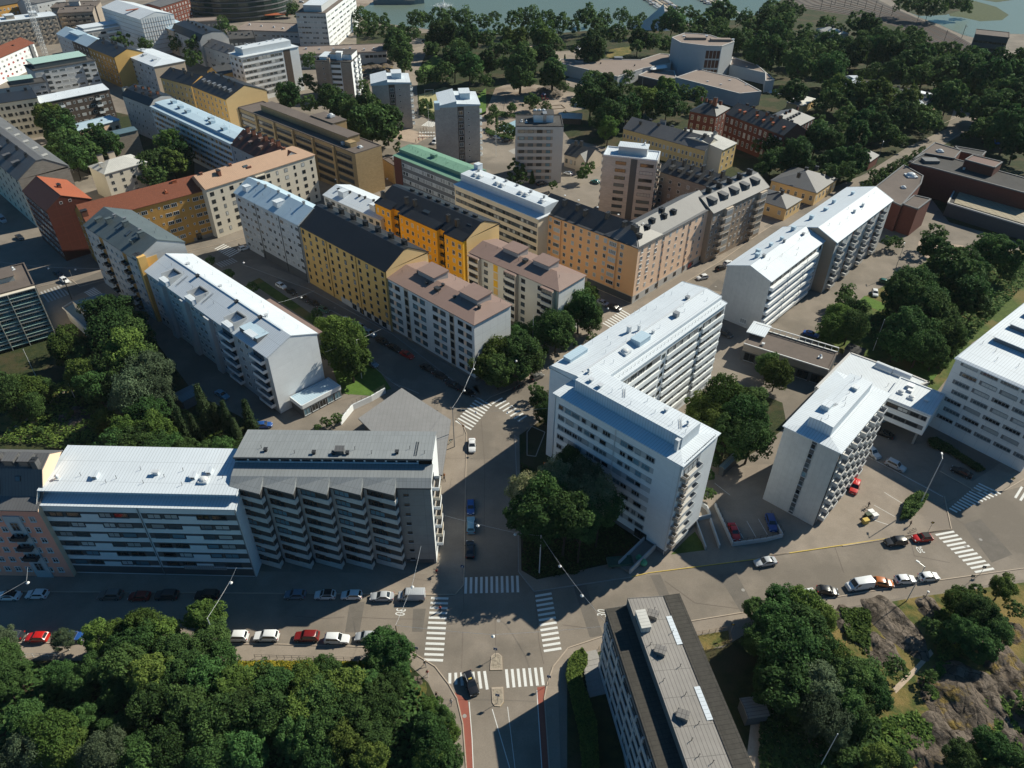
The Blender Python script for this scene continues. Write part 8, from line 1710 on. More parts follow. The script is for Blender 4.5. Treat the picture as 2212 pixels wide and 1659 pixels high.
# ================================================================ people
def person(tt,x,y,heading,shirt,trousers,label,hairc='hair',stride=0.28,arms=0.12,bend=0.0,z0=0.02,scale=1.0):
 p = g(tt,x,y,0.0); V_ = []; E_ = []; Rr = []
 def v(co,r,par=None):
  V_.append(co); Rr.append(r)
  if par is not None: E_.append((par,len(V_) - 1))
  return len(V_) - 1
 s = stride
 pel = v((0,0,0.95),0.125); sp = v((0.02 + bend * 0.3,0,1.15),0.12,pel); ch = v((0.03 + bend * 0.7,0,1.38),0.135,sp); nk = v((0.03 + bend,0,1.5),0.05,ch); hd = v((0.05 + bend * 1.2,0,1.63),0.088,nk); tp_ = v((0.04 + bend * 1.3,0,1.73),0.06,hd); nose = v((0.15 + bend * 1.3,0,1.625),0.016,hd)
 for sy in (-1,1):
  sh = v((0.02 + bend * 0.8,sy * 0.19,1.41),0.06,ch); el = v((-0.03 - sy * arms,sy * 0.25,1.13),0.042,sh); wr = v((0.08 - sy * arms * 1.6,sy * 0.25,0.9),0.028,el); pm = v((0.10 - sy * arms * 1.7,sy * 0.25,0.83),0.03,wr)
  for k,(fl_,fy) in enumerate(((0.07,-0.03),(0.085,-0.01),(0.08,0.01),(0.065,0.03))):
   f1 = v((0.11 - sy * arms * 1.7,sy * 0.25 + fy,0.80),0.009,pm); v((0.13 - sy * arms * 1.7,sy * 0.25 + fy,0.80 - fl_),0.008,f1)
  v((0.15 - sy * arms * 1.7,sy * 0.235,0.81),0.009,wr)
  hp = v((0,sy * 0.1,0.88),0.09,pel); kn = v((0.05 + sy * s * 0.45,sy * 0.1,0.5),0.06,hp); an = v((sy * s - (0.06 if sy < 0 else 0),sy * 0.1,0.09),0.042,kn); v((sy * s + 0.15,sy * 0.11,0.04),0.036,an)
 me = bpy.data.meshes.new('person'); me.from_pydata(V_,E_,[]); o = bpy.data.objects.new('person',me); COL.objects.link(o)
 sk = o.modifiers.new('s','SKIN'); sk.use_smooth_shade = True
 for i,r in enumerate(Rr): me.skin_vertices[0].data[i].radius = (r,r * (1.25 if i in (0,1,2) else 1.0)); me.skin_vertices[0].data[i].use_root = (i == 0)
 o.modifiers.new('u','SUBSURF').levels = 1; o.modifiers['u'].render_levels = 1
 dg = bpy.context.evaluated_depsgraph_get(); me2 = bpy.data.meshes.new_from_object(o.evaluated_get(dg)); bpy.data.objects.remove(o)
 me2.name = 'person'
 for mt in ('skin',shirt,trousers,'rubber'): me2.materials.append(MATS[mt])
 while len(me2.materials) > 4: me2.materials.pop(index=0)
 for pl in me2.polygons:
  c = pl.center; i = 0
  if c.z < 0.1: i = 3
  elif c.z < 0.97 and abs(c.y) < 0.205: i = 2
  elif 0.97 <= c.z < 1.47 and (abs(c.y) < 0.3 and c.z > 1.08 or abs(c.y) < 0.2): i = 1
  pl.material_index = i; pl.use_smooth = True
 rz = math.atan2(*reversed(((g(tt,x + heading[0] * 20,y + heading[1] * 20) - g(tt,x - heading[0] * 20,y - heading[1] * 20))[:2])))
 ob = link('person',me2,None,(p.x,p.y,z0),rz,label=label,category='person'); ob.scale = (scale,) * 3
 h_ = MB().sphere((0.015 + bend * 1.25,0,1.665),0.115,hairc,10,5,1.0,True); part('hair',h_,ob,smooth=True); return ob
flat('cloth_red',(0.5,0.03,0.02)); flat('cloth_black',(0.015,0.015,0.018)); flat('cloth_white',(0.65,0.65,0.65)); flat('cloth_blue',(0.05,0.08,0.16)); flat('cloth_orange',(0.6,0.2,0.03)); flat('cloth_green',(0.04,0.06,0.03)); flat('denim',(0.06,0.09,0.14))
person((1,3),1606,322,(0.3,-1),'cloth_red','cloth_black','person in a red jacket walking over the long zebra crossing'); person((1,3),1472,795,(0.4,1),'cloth_green','denim','person in a dark top with pale hat at the pavement corner','cloth_white'); person((1,3),1495,880,(0.1,-1),'cloth_red','cloth_white','person in a red top on the curved pavement near the corner tree'); person((1,3),1572,1068,(0.5,1),'cloth_black','cloth_black','person in black on the curved pavement beside the park'); person((1,3),1700,1128,(-0.3,1),'cloth_white','denim','person in a white shirt beside the red cycle lane'); person((1,2),1574,1659,(0.2,1),'cloth_red','cloth_black','person in red at the foot of the white end wall',scale=1.0); person((3,2),885,1080,(-1,0.4),'cloth_black','cloth_black','person in dark clothes crossing the parking court'); person((0,1),2078,490,(0,1),'cloth_black','denim','person waiting beside the white car at the corner zebra'); person((1,2),1640,830,(0.3,1),'cloth_orange','cloth_black','person in orange riding past the white wall',stride=0.12); person((3,2),1245,1245,(1,0.1),'cloth_black','cloth_black','person standing on the pavement by the shrub clump',stride=0.05)
src_ = [o for o in COL.objects if o.name.startswith('person')][:6]
for i,((x,y),lb) in enumerate((((1392,1238),'left of three people standing on the square by the near point block'),((1420,1228),'middle of three people standing on the square by the near point block'),((1452,1218),'right of three people standing on the square by the near point block'))):
 c = copy_tree(src_[(3,0,5)[i]]); c.location = g((1,0),x,y) + Vector((0,0,0.03)); c.rotation_euler[2] = i * 2.0; c['label'] = lb
# ================================================================ street furniture
def post(name,label,cat,base,top,mat='metal_grey',r0=0.09,head='arm',hdir=(1,0),group=None):
 h = height(base,top); b = G(*base); m = MB().tube([(0,0,0),(0,0,h)],[r0,r0 * 0.6],7,mat); o = thing(name,label,cat,b,0,group); part('pole',m,o)
 if head == 'arm':
  e = Vector((hdir[0],hdir[1],0)).normalized() * 1.4; part('arm',MB().tube([(0,0,h - 0.1),(e.x,e.y,h + 0.15)],0.05,6,mat),o); part('lamp_head',MB().box(-0.35,0.35,-0.16,0.16,-0.06,0.1,'frame_white'),o,loc=(e.x,e.y,h + 0.15),rz=math.atan2(e.y,e.x))
 elif head == 'globe': part('lamp_globe',MB().sphere((0,0,h + 0.1),0.28,'frame_white',10,6,0.6),o,smooth=True)
 elif head: part('cap',MB().sphere((0,0,h),r0 * 1.3,mat,6,4),o)
 return o,b,h
Pp = lambda t,x,y: P(t,x,y)
post('street_lamp','tall silver street lamp leaning over the shaded side street by the parking court','street lamp',P((3,2),1335,1060),P((3,2),1533,655),'metal_light',0.12,'arm',(0.3,1)); post('street_lamp','street lamp at the rocky park beside the white hatchbacks','street lamp',P((3,3),1222,232),P((3,2),1375,1590),'metal_light',0.1,'arm',(-0.9,1)); post('street_lamp','short lamp with white globe on the park pavement','street lamp',P((3,3),1385,200),P((3,3),1405,152),'metal_grey',0.07,'globe')
post('street_lamp','grey lamp post by the balconied white block','street lamp',P((3,1),1105,730),P((3,1),1210,470),'metal_grey',0.11,'arm',(0.5,1)); post('flagpole','pale pole rising from the garden trees','pole',P((3,1),1620,1100),P((3,1),1740,835),'metal_light',0.07,'cap'); post('flagpole','white flagpole in front of the big garden tree','pole',P((3,1),932,1380),P((3,1),1030,1110),'frame_white',0.08,'cap'); post('street_lamp','lamp post on the upper right street near the brick kiosk','street lamp',P((3,0),940,1490),P((3,0),1030,1240),'metal_grey',0.11,'arm',(0.5,1))
post('flagpole','white flagpole in the upper left courtyard','pole',P((0,0),640,1500),P((0,0),555,1275),'frame_white',0.08,'cap'); post('flagpole','white flagpole beside the glass balcony block','pole',P((0,1),320,1620),P((0,1),200,1370),'frame_white',0.08,'cap'); post('flagpole','white flagpole on the rocky park knoll','pole',P((0,2),655,145),P((0,2),590,0),'frame_white',0.08,'cap'); post('street_lamp','park lamp with white globe on the rocky slope','street lamp',P((0,2),368,240),P((0,2),318,130),'metal_light',0.06,'globe'); post('flagpole','pale flagpole in front of the corner trees','pole',P((2,1),190,1410),P((2,1),205,1070),'frame_white',0.08,'cap'); post('flagpole','white flagpole at the bottom edge among the trees','pole',P((3,3),470,1670),P((3,3),635,1390),'frame_white',0.08,'cap'); post('flagpole','white pole in front of the concert hall foyer','pole',P((2,0),1140,765),P((2,0),1146,670),'metal_light',0.08,'cap'); post('street_lamp','silver lamp post between the two brick point blocks','street lamp',P((1,0),1508,1100),P((1,0),1500,905),'metal_light',0.09,'cap'); post('street_lamp','silver lamp post on the sunlit road right of the point block','street lamp',P((1,0),2088,1360),P((1,0),2085,1135),'metal_light',0.09,'cap'); post('flagpole','flagpole beside the tan brick office roof','pole',P((1,0),405,935),P((1,0),390,830),'frame_white',0.08,'cap'); post('flagpole','pole standing in the yard firewall shade','pole',P((0,0),1160,1335),P((0,0),1120,1195),'frame_white',0.07,'cap')
fo,fb,fh_ = post('flagpole','flagpole flying a blue flag behind the brick depot','pole',P((3,0),2030,1290),P((3,0),2042,1190),'metal_light',0.08,'cap'); flat('flag_blue',(0.01,0.10,0.35))
m = MB(); n = 8
for i in range(n): a0,a1 = i / n * 4,(i + 1) / n * 4; w0,w1 = 0.25 * math.sin(a0 * 2),0.25 * math.sin(a1 * 2); m.face([(-a0,w0,fh_ - 2.6),(-a1,w1,fh_ - 2.8),(-a1,w1,fh_ - 0.5),(-a0,w0,fh_ - 0.3)],'flag_blue')
part('flag',m,fo)
# hanging lamps on wires
pl1,b1_,h1_ = post('lamp_pole','tall grey pole holding lamp wires at the junction beside the slate roof','pole',P((1,2),1728,555),P((1,2),1717,215),'metal_grey',0.13,'cap'); pl2,b2_,h2_ = post('lamp_pole','pale green pole holding lamp wires in front of the blossoming trees','pole',P((2,2),250,1655),P((2,2),263,1325),'metal_light',0.13,'cap'); pl3,b3_,h3_ = post('lamp_pole','white pole in front of the street tree on the diagonal street','pole',P((1,1),925,1620),P((1,1),878,1290),'frame_white',0.1,'cap')
tree_p = G(*P((1,3),1255,700)); pl4 = thing('lamp_pole','wooden pole inside the corner tree by the long zebra','pole',tree_p); part('pole',MB().tube([(0,0,0),(0,0,9)],[0.14,0.1],7,'wood'),pl4)
pl5b = G(*P((0,3),1900,640)); pl5 = thing('lamp_pole','slim pole with bent top among the trees of the lower left wood','pole',pl5b); part('pole',MB().tube([(0,0,0),(0,0,9)],[0.12,0.08],7,'metal_light'),pl5)
lampm = MB().tube([(0,0,0.55),(0,0,0.2)],0.04,6,'metal_grey').cone((0,0),0.34,0.1,0.0,0.26,12,'frame_white').sphere((0,0,-0.02),0.3,'lamp_clear',12,6,0.75).mesh('hanging_lamp')
def hang(tt,x,y,label,z=9.0):
 p = g(tt,x,y,z); o = link('hanging_lamp',lampm,None,p,0,label=label,category='street lamp',group='lamps hanging on wires over the streets'); return Vector((p.x,p.y,z + 0.55))
def wire(pts,label,r=0.022):
 W = [];
 for i in range(len(pts) - 1):
  a,b = pts[i],pts[i + 1]; n = 6
  for k in range(n): f = k / n; p = a.lerp(b,f); p.z -= 0.25 * 4 * f * (1 - f) * min(1,(b - a).length / 20); W.append(p)
 W.append(pts[-1]); solo('lamp_wire',MB().tube(W,r,4,'metal_light',cap=False),label,'wire')
T1 = Vector((b1_.x,b1_.y,h1_)); T2 = Vector((b2_.x,b2_.y,h2_)); T3 = Vector((b3_.x,b3_.y,h3_)); T4 = Vector((tree_p.x,tree_p.y,9)); T5 = Vector((pl5b.x,pl5b.y,9))
wire([T1,hang((1,2),1812,68,'white lamp hanging above the dark saloon at the upper junction'),G(*P((1,1),1945,1390),9)],'pale wire from the junction pole up to the white panel house')
wire([T1,hang((1,2),1915,258,'white lamp hanging over the left zebra of the upper junction'),hang((1,2),2190,258,'white lamp hanging over the right zebra of the upper junction'),G(*P((2,2),372,215),10)],'thin wire across the upper junction to the L block')
wire([G(*P((1,2),1642,1150),10),hang((1,2),1930,1240,'white lamp hanging over the light blue parked car'),hang((2,2),42,1315,'white lamp hanging at the edge of the blossoming trees'),T2,hang((2,2),430,1590,'white lamp hanging in front of the tree shadow'),hang((2,3),620,187,'white lamp hanging over the sunlit junction edge'),G(*P((2,3),838,430),11)],'wire across the main junction between the white wall and the weathered roof')
wire([T4,hang((1,3),1362,112,'white lamp hanging in front of the silver van'),G(*P((1,2),1438,1415),12)],'wire from the corner tree up to the folded building'); wire([T4,hang((1,3),2062,540,'pale lamp hanging over the middle of the big junction'),G(*P((2,3),822,450),11)],'long straight wire over the big junction')
wire([T5,hang((0,3),2002,75,'lamp hanging over the dark street near the folded building'),G(*P((0,2),2050,1600),11)],'wire over the dark lower left street'); wire([G(*P((0,3),-60,220),9),hang((0,3),240,75,'white lamp hanging above the white cars at the left edge'),G(*P((0,2),240,1600),11)],'wire at the left end of the lower street')
wire([G(*P((0,1),-40,605),9),hang((0,1),420,668,'left white lamp hanging over the dark corner street'),hang((0,1),655,678,'right white lamp hanging over the dark corner street'),G(*P((0,1),870,668),9)],'wire over the corner street at the left'); wire([G(*P((1,1),200,965),10),hang((1,1),400,920,'lamp hanging above the dark cars beside the yellow house'),G(*P((1,1),515,858),10)],'wire over the diagonal street by the yellow house')
wire([T3,hang((1,1),1025,1240,'lamp hanging over the pale blue saloon'),G(*P((1,1),1160,1160),10)],'wire from the white pole to the panel house'); wire([T3,G(*P((1,1),605,1392),10)],'wire from the white pole back to the long white block'); wire([G(*P((1,1),1900,1200),10),hang((1,1),1895,1540,'lamp hanging at the corner trees of the diagonal street'),G(*P((1,1),1830,1659),8)],'wire beside the corner trees')
hang((2,1),845,1015,'lamp hanging over the corner zebra by the orange house'); hang((1,0),697,1555,'lamp hanging in the narrow street below the tan office'); hang((1,0),1145,1550,'lamp hanging between the tan office and the green roof'); hang((2,1),50,1470,'lamp hanging in the corner trees'); hang((0,1),2112,618,'lamp hanging at the start of the diagonal street')
# road signs
def sign(tt,bx,by,h,label,mat='cloth_blue',shape='square',face=-0.2):
 b = g(tt,bx,by); o = thing('road_sign',label,'sign',b,face); part('pole',MB().tube([(0,0,0),(0,0,h)],0.04,6,'metal_grey'),o)
 m = MB()
 if shape == 'square': m.box(-0.35,0.35,-0.05,0.0,h - 0.7,h,mat); m.face([(-0.2,-0.055,h - 0.6),(0.2,-0.055,h - 0.6),(0,-0.055,h - 0.15)],'frame_white')
 else:
  n = 12; ring = [(0.34 * math.cos(6.283 * i / n),0.34 * math.sin(6.283 * i / n)) for i in range(n)]; m.face([(x,-0.03,h - 0.35 + z) for x,z in ring],mat); m.face([(x * 0.65,-0.036,h - 0.35 + z * 0.65) for x,z in ring],'paint_yellow'); m.face([(x,0.0,h - 0.35 + z) for x,z in reversed(ring)],'metal_grey')
 part('sign_plate',m,o); return o
sign((1,3),2083,722,3.0,'blue crossing sign on the upper cobbled traffic island'); sign((1,3),2100,1120,3.0,'blue crossing sign on the lower cobbled traffic island'); sign((2,3),330,960,3.0,'blue crossing sign on the curved kerb by the lower right zebra'); sign((1,3),1405,720,3.2,'pale blue sign at the corner below the long zebra'); sign((1,2),1800,1659,2.8,'blue crossing sign at the kerb above the shaded zebra'); sign((1,2),1808,450,3.2,'round yellow no parking sign beside the white saloon','cloth_red','round'); sign((3,2),1410,1290,3.2,'round sign between the red car and the right hand crossing','cloth_black','round'); sign((2,3),1905,520,3.4,'round sign by the sunken garden fence','cloth_black','round'); sign((0,1),630,755,3.2,'blue and yellow parking sign at the left worn crossing','cloth_blue','round'); sign((3,2),2110,900,3.0,'sign on the pavement at the right edge','cloth_black','round'); sign((3,2),1860,1659,2.6,'small dark sign on the lower pavement at the right crossing','cloth_black','square'); sign((3,3),1765,72,2.4,'lone square sign on the pavement by the rocky park','metal_dark','square')
sign((2,2),295,780,3.4,'orange temporary sign left of the tall L block','cloth_orange','square')
# retaining walls, ramps, fences
def wallp(name,label,tt,pts,h,mat,th=0.3,rail=False,cat='wall',z0=0.0):
 W = [g(tt,x,y) for x,y in pts]; o = W[0]; m = MB(); r = MB()
 for a,b in zip(W[:-1],W[1:]):
  d = (b - a).normalized(); n = Vector((-d.y,d.x,0)) * th / 2; p = [(v - o)[:2] for v in (a - n,b - n,b + n,a + n)]; m.prism(p,z0,h,mat)
  k = int((b - a).length / 1.6) + 1
  if rail:
   for i in range(k + 1): q = a.lerp(b,i / k) - o; r.box(q.x - 0.03,q.x + 0.03,q.y - 0.03,q.y + 0.03,h,h + 1.0,'metal_dark')
   for zz in (h + 0.5,h + 0.97): r.tube([(a - o) + Vector((0,0,zz)),(b - o) + Vector((0,0,zz))],0.03,4,'metal_dark')
 e = thing(name,label,cat,o); part('wall_body' if not rail else 'wall',m,e)
 if rail: part('railing',r,e)
 return e
wallp('retaining_wall','white stained retaining wall with railing behind the folded building',(1,2),[(745,365),(850,235),(1010,160),(1130,90)],1.8,'w_white',0.3,True); wallp('parking_wall','pale concrete wall round the sunken parking deck',(2,2),[(1770,1070),(1925,1415),(2212,1375),(2355,1340),(2250,1160)],1.1,'w_greyplaster',0.25,True)
wallp('ramp_wall','concrete ramp walls beside the right end of the L block',(2,2),[(1600,1200),(1690,1450)],1.1,'w_greyplaster',0.25); wallp('ramp_wall','middle concrete wall of the garage ramp',(2,2),[(1730,1200),(1810,1435)],1.1,'w_greyplaster',0.25); wallp('ramp_wall','short wall closing the top of the garage ramp',(2,2),[(1600,1200),(1730,1170),(1700,1100),(1640,1060)],1.2,'w_greyplaster',0.25)
def fence(label,tt,pts,h=1.1,mat='metal_dark',step=1.4):
 W = [g(tt,x,y) for x,y in pts]; o = W[0]; e = thing('railing',label,'fence',o); r = MB(); q = MB()
 for a,b in zip(W[:-1],W[1:]):
  k = int((b - a).length / step) + 1
  for i in range(k + 1): p = a.lerp(b,i / k) - o; q.box(p.x - 0.03,p.x + 0.03,p.y - 0.03,p.y + 0.03,0,h,mat)
  for zz in (h * 0.5,h): r.tube([(a - o) + Vector((0,0,zz)),(b - o) + Vector((0,0,zz))],0.028,4,mat)
 part('rail',r,e); part('post',q,e,kind='stuff'); return e
fence('pale railing above the slope along the lower left pavement',(0,3),[(-40,720),(560,718)],1.1,'metal_light'); fence('thin dark fence between pavement and yellow flowers',(1,3),[(0,728),(900,752)]); fence('wooden rail fence round the little sunken garden',(2,3),[(1605,530),(1890,485),(1912,600),(1690,665)],1.1,'wood'); fence('railing on the railway bank by the water',(3,0),[(1320,170),(1560,260),(1790,330)],1.4,'metal_grey',3.0); fence('wire fence of the playing field',(2,0),[(-40,870),(-60,960),(0,960)],2.4,'metal_dark',3)
fence('wooden stair landing rail beside the hedge',(2,3),[(765,650),(790,700),(800,760)],1.0,'wood')
for k in range(8): p = g((2,3),690 + k * 8 + 0,720 + k * 42); solo('stair_flight' if False else 'garden_steps',MB().box(-1.5,1.5,-0.9,0.9,0,0.5 - 0.05 * k,'w_tan','kerb_grey'),'step flight %s between hedge and the weathered roofed block' % ('first','second','third','fourth','fifth','sixth','seventh','last')[k],'steps',p,0.25)
# skips, bags, bins, bikes
p = g((2,2),950,1548,1); o = thing('skip_trailer','green flatbed skip parked below the L block steps','skip',p - Vector((0,0,1)),0.12); flat('skip_green',(0.05,0.12,0.09)); part('tray',MB().box(-2.6,2.6,-1.1,1.1,0.7,0.85,'skip_green').box(-2.6,2.6,-1.1,-1.03,0.85,1.35,'skip_green').box(-2.6,2.6,1.03,1.1,0.85,1.35,'skip_green').box(-2.6,-2.53,-1.03,1.03,0.85,1.35,'skip_green').box(2.53,2.6,-1.03,1.03,0.85,1.35,'skip_green'),o)
for sx in (-1.6,1.6): part('wheel',MB().tube([(sx,-0.9,0.35),(sx,0.9,0.35)],0.35,12,'rubber'),o)
flat('bag_green',(0.10,0.40,0.22))
for (x,y),lb in (((1115,1522),'larger green tarpaulin sack beside the flatbed skip'),((1155,1560),'smaller green tarpaulin sack nearest the kerb')):
 p = g((2,2),x,y,0.5); solo('tarpaulin_sack',MB().sphere((0,0,0.5),0.8,'bag_green',12,7,0.8).cone((0,0),0.25,0.35,1.05,1.35,8,'bag_green'),lb,'sack',(p.x,p.y,0),0,smooth=False)
def bike(tt,x,y,rz,label,col='metal_dark',group=None):
 p = g(tt,x,y,0.4); o = thing('bicycle',label,'bicycle',(p.x,p.y,0.02),rz,group)
 for sx in (-0.52,0.52):
  n = 14; part('wheel',MB().tube([(sx + 0.33 * math.cos(6.283 * k / n),0,0.34 + 0.33 * math.sin(6.283 * k / n)) for k in range(n + 1)],0.025,4,'rubber'),o)
 part('frame',MB().tube([(-0.52,0,0.34),(-0.1,0,0.3),(0.38,0,0.82),(-0.2,0,0.8),(-0.1,0,0.3)],0.03,5,col).tube([(0.38,0,0.85),(0.52,0,0.34)],0.025,5,col),o); part('handlebar',MB().tube([(0.38,-0.27,1.0),(0.36,0,0.98),(0.38,0.27,1.0)],0.02,5,'metal_dark'),o); part('saddle',MB().box(-0.32,-0.08,-0.07,0.07,0.9,0.96,'rubber'),o)
bike((1,2),1690,515,0.9,'pale green rental bicycle at the foot of the junction pole','roof_mint')
for k in range(7): bike((2,2),20 + k * 14,62 - k * 7,1.0 + 0.15 * (k % 3),'parked bicycle in the rack on the pavement above the upper junction',('metal_dark','cloth_red','metal_light')[k % 3],'bicycles in the rack above the upper junction')
bike((1,2),1640,830,2.0,'bicycle ridden by the person in orange','cloth_black'); bike((3,2),1280,1278,0.1,'dark bicycle on the pavement beside the red car','cloth_black'); bike((3,2),880,1085,2.6,'bicycle pushed across the parking court','metal_dark')
for x,y,lb,mt in ((905,1140,'white waste bin nearest the shrub bed','frame_white'),(940,1170,'white waste bin beside the first one','frame_white'),(880,1165,'dark green waste bin on the shrub bed edge','cloth_green'),(860,1215,'yellow sand box on the shrub bed corner','paint_yellow')):
 p = g((3,2),x,y); solo('waste_bin',MB().box(-0.6,0.6,-0.45,0.45,0,1.05,mt).box(-0.65,0.65,-0.5,0.5,1.06,1.16,mt),lb,'bin',p,0.3)
for k in range(12): x,y = ((1430 + (k % 6) * 24,1160 + (k // 6) * 30)) ; p = g((1,0),x,y); solo('cafe_table',MB().cone((0,0),0.05,0.05,0,0.72,6,'metal_grey').cone((0,0),0.5,0.5,0.72,0.76,10,'frame_white').cone((0,0),0.3,0.3,0,0.03,10,'metal_grey'),'round white cafe table on the terrace beside the far point block','table',p,0,'cafe tables on the terrace')
for k,(x,y) in enumerate(((1440,1150),(1462,1140),(1485,1135))): p = g((1,0),x,y); solo('closed_parasol',MB().tube([(0,0,0),(0,0,2.6)],0.04,5,'wood').cone((0,0),0.28,0.04,0.9,2.7,8,'w_beige'),'closed beige parasol on the cafe terrace','parasol',p,0,'closed parasols on the cafe terrace')
for k in range(16): x,y = 1235 + (k % 8) * 15,575 + (k // 8) * 12 - (k % 8) * 2; p = g((2,0),x,y,6.5); solo('roof_parasol',MB().tube([(0,0,-6.5),(0,0,0)],0.05,5,'frame_white').cone((0,0),1.7,0.05,-0.7,0,8,'frame_white',cap=False),'white parasol on the terrace beside the pale concert cube','parasol',p,0,'white parasols on the hall terrace')
for k in range(3): p = g((3,0),55 + 65 * k,800 + 12 * k); solo('glass_rooflight',MB().prism([(-2.6,-1),(2.6,-1),(2.6,1),(-2.6,1)],0,0.3,'frame_white').face([(-2.6,-1,0.31),(2.6,-1,0.31),(2.6,0,1.2),(-2.6,0,1.2)],'roof_white').face([(2.6,1,0.31),(-2.6,1,0.31),(-2.6,0,1.2),(2.6,0,1.2)],'glass_curtain'),'white ridged rooflight on the lawn right of the concert hall','rooflight',p,0.5,'white rooflights on the hall lawn')
# garden bench in the rocky park
p = g((0,2),290,370); o = thing('picnic_table','wooden picnic table on the rocky park path','table',p,0.6); part('table_top',MB().box(-1,1,-0.4,0.4,0.72,0.78,'wood'),o)
for s in (-0.75,0.75): part('bench',MB().box(-1,1,s - 0.14,s + 0.14,0.42,0.47,'wood'),o)
for s in (-0.7,0.7): part('leg',MB().box(s - 0.05,s + 0.05,-0.75,0.75,0,0.42,'wood').box(s - 0.05,s + 0.05,-0.1,0.1,0.42,0.72,'wood'),o)
# playground
p = g((2,0),285,870); o = thing('play_tower','small red and blue climbing tower on the sand','play equipment',p,0.3)
for sx in (-0.9,0.9):
 for sy in (-0.9,0.9): part('post',MB().box(sx - 0.08,sx + 0.08,sy - 0.08,sy + 0.08,0,3.2,'cloth_red'),o)
part('platform',MB().box(-1,1,-1,1,1.3,1.42,'wood'),o); part('roof',MB().cone((0,0),1.5,0.1,3.2,4.2,4,'cloth_blue'),o); part('slide',MB().face([(1,-0.35,1.4),(3.2,-0.35,0.2),(3.2,0.35,0.2),(1,0.35,1.4)],'cloth_red'),o)
p = g((1,0),1510,812); solo('football_goal',MB().tube([(-2.5,0,0),(-2.5,0,2.2),(2.5,0,2.2),(2.5,0,0)],0.09,6,'frame_white').tube([(-2.5,0,2.2),(-2.5,1.6,0),(2.5,1.6,0),(2.5,0,2.2)],0.04,5,'frame_white'),'white goal frame on the mustard sports field','goal',p,0.25)
p = g((2,0),400,930); solo('sandbox',MB().box(-4,4,-3,-2.8,0,0.3,'wood').box(-4,4,2.8,3,0,0.3,'wood').box(-4,-3.8,-2.8,2.8,0,0.3,'wood').box(3.8,4,-2.8,2.8,0,0.3,'wood'),'square wooden sandbox frame on the playground','sandbox',p,0.3)
p = g((2,0),520,1010,3); o = thing('park_shelter','park pavilion with pale shed roof by the playground','shelter',(p.x,p.y,0),-0.1); part('roof',MB().face([(-6,-3.5,3),(6,-3.5,3),(6,3.5,3.8),(-6,3.5,3.8)],'roof_oldwhite'),o); part('wall',MB().box(-5.5,5.5,-2.8,2.8,0,2.9,'w_darkbrick'),o)
# boats, jetties, fountain, tent
def boat_proto(L,wd,cabin,hull,deck):
 m = MB(); st = [(-L / 2,wd * 0.42,0.7),(-L * 0.2,wd * 0.5,0.72),(L * 0.2,wd * 0.46,0.8),(L * 0.4,wd * 0.26,0.9),(L / 2,0.04,1.0)]
 for a,b in zip(st[:-1],st[1:]):
  for s in (-1,1): m.face([(a[0],s * a[1] * 0.7,0),(b[0],s * b[1] * 0.7,0),(b[0],s * b[1],b[2]),(a[0],s * a[1],a[2])],hull)
  m.face([(a[0],-a[1],a[2]),(b[0],-b[1],b[2]),(b[0],b[1],b[2]),(a[0],a[1],a[2])],deck)
 m.face([(-L / 2,-wd * 0.3,0),(-L / 2,wd * 0.3,0),(-L / 2,wd * 0.42,0.7),(-L / 2,-wd * 0.42,0.7)],hull)
 parts = [('hull',m.mesh('hull'))]
 if cabin: parts.append(('cabin',MB().box(-L * 0.1,L * 0.22,-wd * 0.3,wd * 0.3,0.72,1.5,'frame_white').box(-L * 0.05,L * 0.225,-wd * 0.305,wd * 0.305,1.05,1.35,'glass_dark').mesh('cabin')))
 else: parts.append(('boat_cover',MB().prism([(-L * 0.4,-wd * 0.35),(L * 0.2,-wd * 0.35),(L * 0.3,0),(L * 0.2,wd * 0.35),(-L * 0.4,wd * 0.35)],0.74,1.05,'cloth_blue').mesh('boat_cover')))
 return parts
BP = [boat_proto(8,2.8,True,'frame_white','frame_white'),boat_proto(6.5,2.4,False,'frame_white','deck'),boat_proto(9,3,True,'cloth_blue','deck'),boat_proto(7.5,2.7,True,'frame_white','wood')]
def boat(p,rz,v,label,group):
 o = thing('motor_boat',label,'boat',(p.x,p.y,0.05),rz,group)
 for nm,me in BP[v]: link(nm,me,o)
rb = random.Random(5)
def jetty(tt,a,b,n,label,bl):
 A_,B_ = g(tt,*a),g(tt,*b); d = (B_ - A_); L_ = d.length; d.normalize(); nn_ = Vector((-d.y,d.x,0)); rz = math.atan2(d.y,d.x)
 solo('jetty',MB().box(0,L_,-1.2,1.2,0.35,0.6,'deck'),label,'jetty',(A_.x,A_.y,0.05),rz)
 for i in range(n):
  for s in (-1,1):
   p = A_ + d * (L_ * (i + 0.5) / n) + nn_ * s * 6.5; boat(p,rz + s * math.pi / 2 + rb.uniform(-.08,.08),rb.randrange(4),bl,bl + ' group')
jetty((2,0),(1160,-60),(1425,115),22,'long wooden jetty lined with moored boats','small motor boat moored at the long jetty'); jetty((2,0),(1680,-30),(1800,45),9,'shorter jetty right of the long one','small motor boat moored at the shorter right jetty')
for k in range(9): boat(g((2,0),1925 + k * 10,100 + k * 5),1.9,rb.randrange(4),'small boat moored at the tree lined bank','boats at the bank')
for (x,y),lb in (((1055,18),'first small white boat left of the dark ship'),((1085,27),'second small white boat left of the dark ship'),((1118,36),'third white boat nearest the dark ship')): boat(g((1,0),x,y),0.2,1,lb,None)
p = g((1,0),1240,30); o = thing('ship','dark hulled ship lying at the top edge of the bay','ship',(p.x,p.y,0.05),0.05)
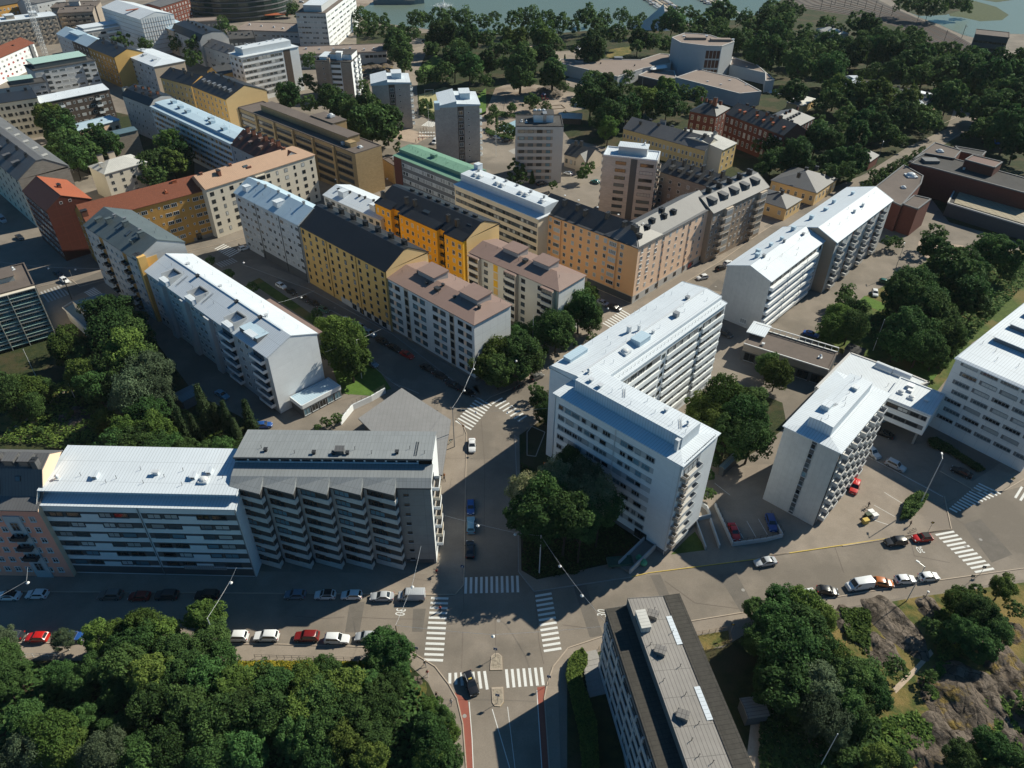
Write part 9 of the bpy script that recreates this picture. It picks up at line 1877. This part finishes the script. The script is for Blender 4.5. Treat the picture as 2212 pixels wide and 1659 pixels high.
m = MB(); q = [(-20,-5),(14,-5),(22,0),(14,5),(-20,5)]; m.prism(q,0,3.5,'roof_teal','deck'); part('hull',m,o); part('deckhouse',MB().box(-14,8,-3.5,3.5,3.5,6.5,'roof_teal','roof_feltdark'),o); boat(g((1,0),1370,10),0.1,0,'white boat tied right behind the dark ship',None)
p = g((1,0),1632,60); o = thing('fountain','white water jet fountain in the bay','fountain',(p.x,p.y,0.05)); M('spray',(0.8,0.83,0.83),0.6,0,0.1,2)
m = MB().cone((0,0),0.55,0.15,0,24,8,'spray'); part('jet',m,o); rs_ = np.random.RandomState(3); pts = np.stack([rs_.normal(size=700) * 3.6,rs_.normal(size=700) * 2.2,np.abs(rs_.normal(size=700)) * 1.4],1); q,tt_ = leaves(pts,np.tile([0,0,1.0],(700,1)),0.3,rs_,rs_.random(700)); link('spray',qmesh('spray',q,tt_,'spray'),o)
p = g((2,0),1280,250); m = MB(); a_ = [(-28,-4,0),(-10,10,0),(6,8,0),(8,-6,0)]; tp3 = (2,0,17)
for i in range(4):
 b0_,b1__ = Vector(a_[i]),Vector(a_[(i + 1) % 4]); n = 6; prev = None
 for k in range(n + 1):
  f = k / n; c0,c1 = b0_.lerp(Vector(tp3),f),b1__.lerp(Vector(tp3),f); s = -3.5 * math.sin(math.pi * f); c0.z += s; c1.z += s; c0.z = max(c0.z,0); c1.z = max(c1.z,0)
  if prev: m.face([prev[0],prev[1],c1,c0],'frame_white')
  prev = (c0,c1)
solo('tent_canopy',m,'white peaked tent canopy on the bay shore','tent',(p.x,p.y,0))
# ================================================================ air
hz = MB().box(-900,900,-60,1500,-1.2,CH + 2,'frame_white').mesh('haze',uv=False); hm = bpy.data.materials.new('haze'); hm.use_nodes = True; hm.node_tree.nodes.clear()
ho = hm.node_tree.nodes.new('ShaderNodeOutputMaterial'); hv = hm.node_tree.nodes.new('ShaderNodeVolumePrincipled'); hv.inputs['Density'].default_value = 0.000035; hv.inputs['Color'].default_value = (0.82,0.93,0.95,1); hm.node_tree.links.new(hv.outputs[0],ho.inputs['Volume'])
hz.materials.clear(); hz.materials.append(hm); link('haze',hz,None,kind='stuff')
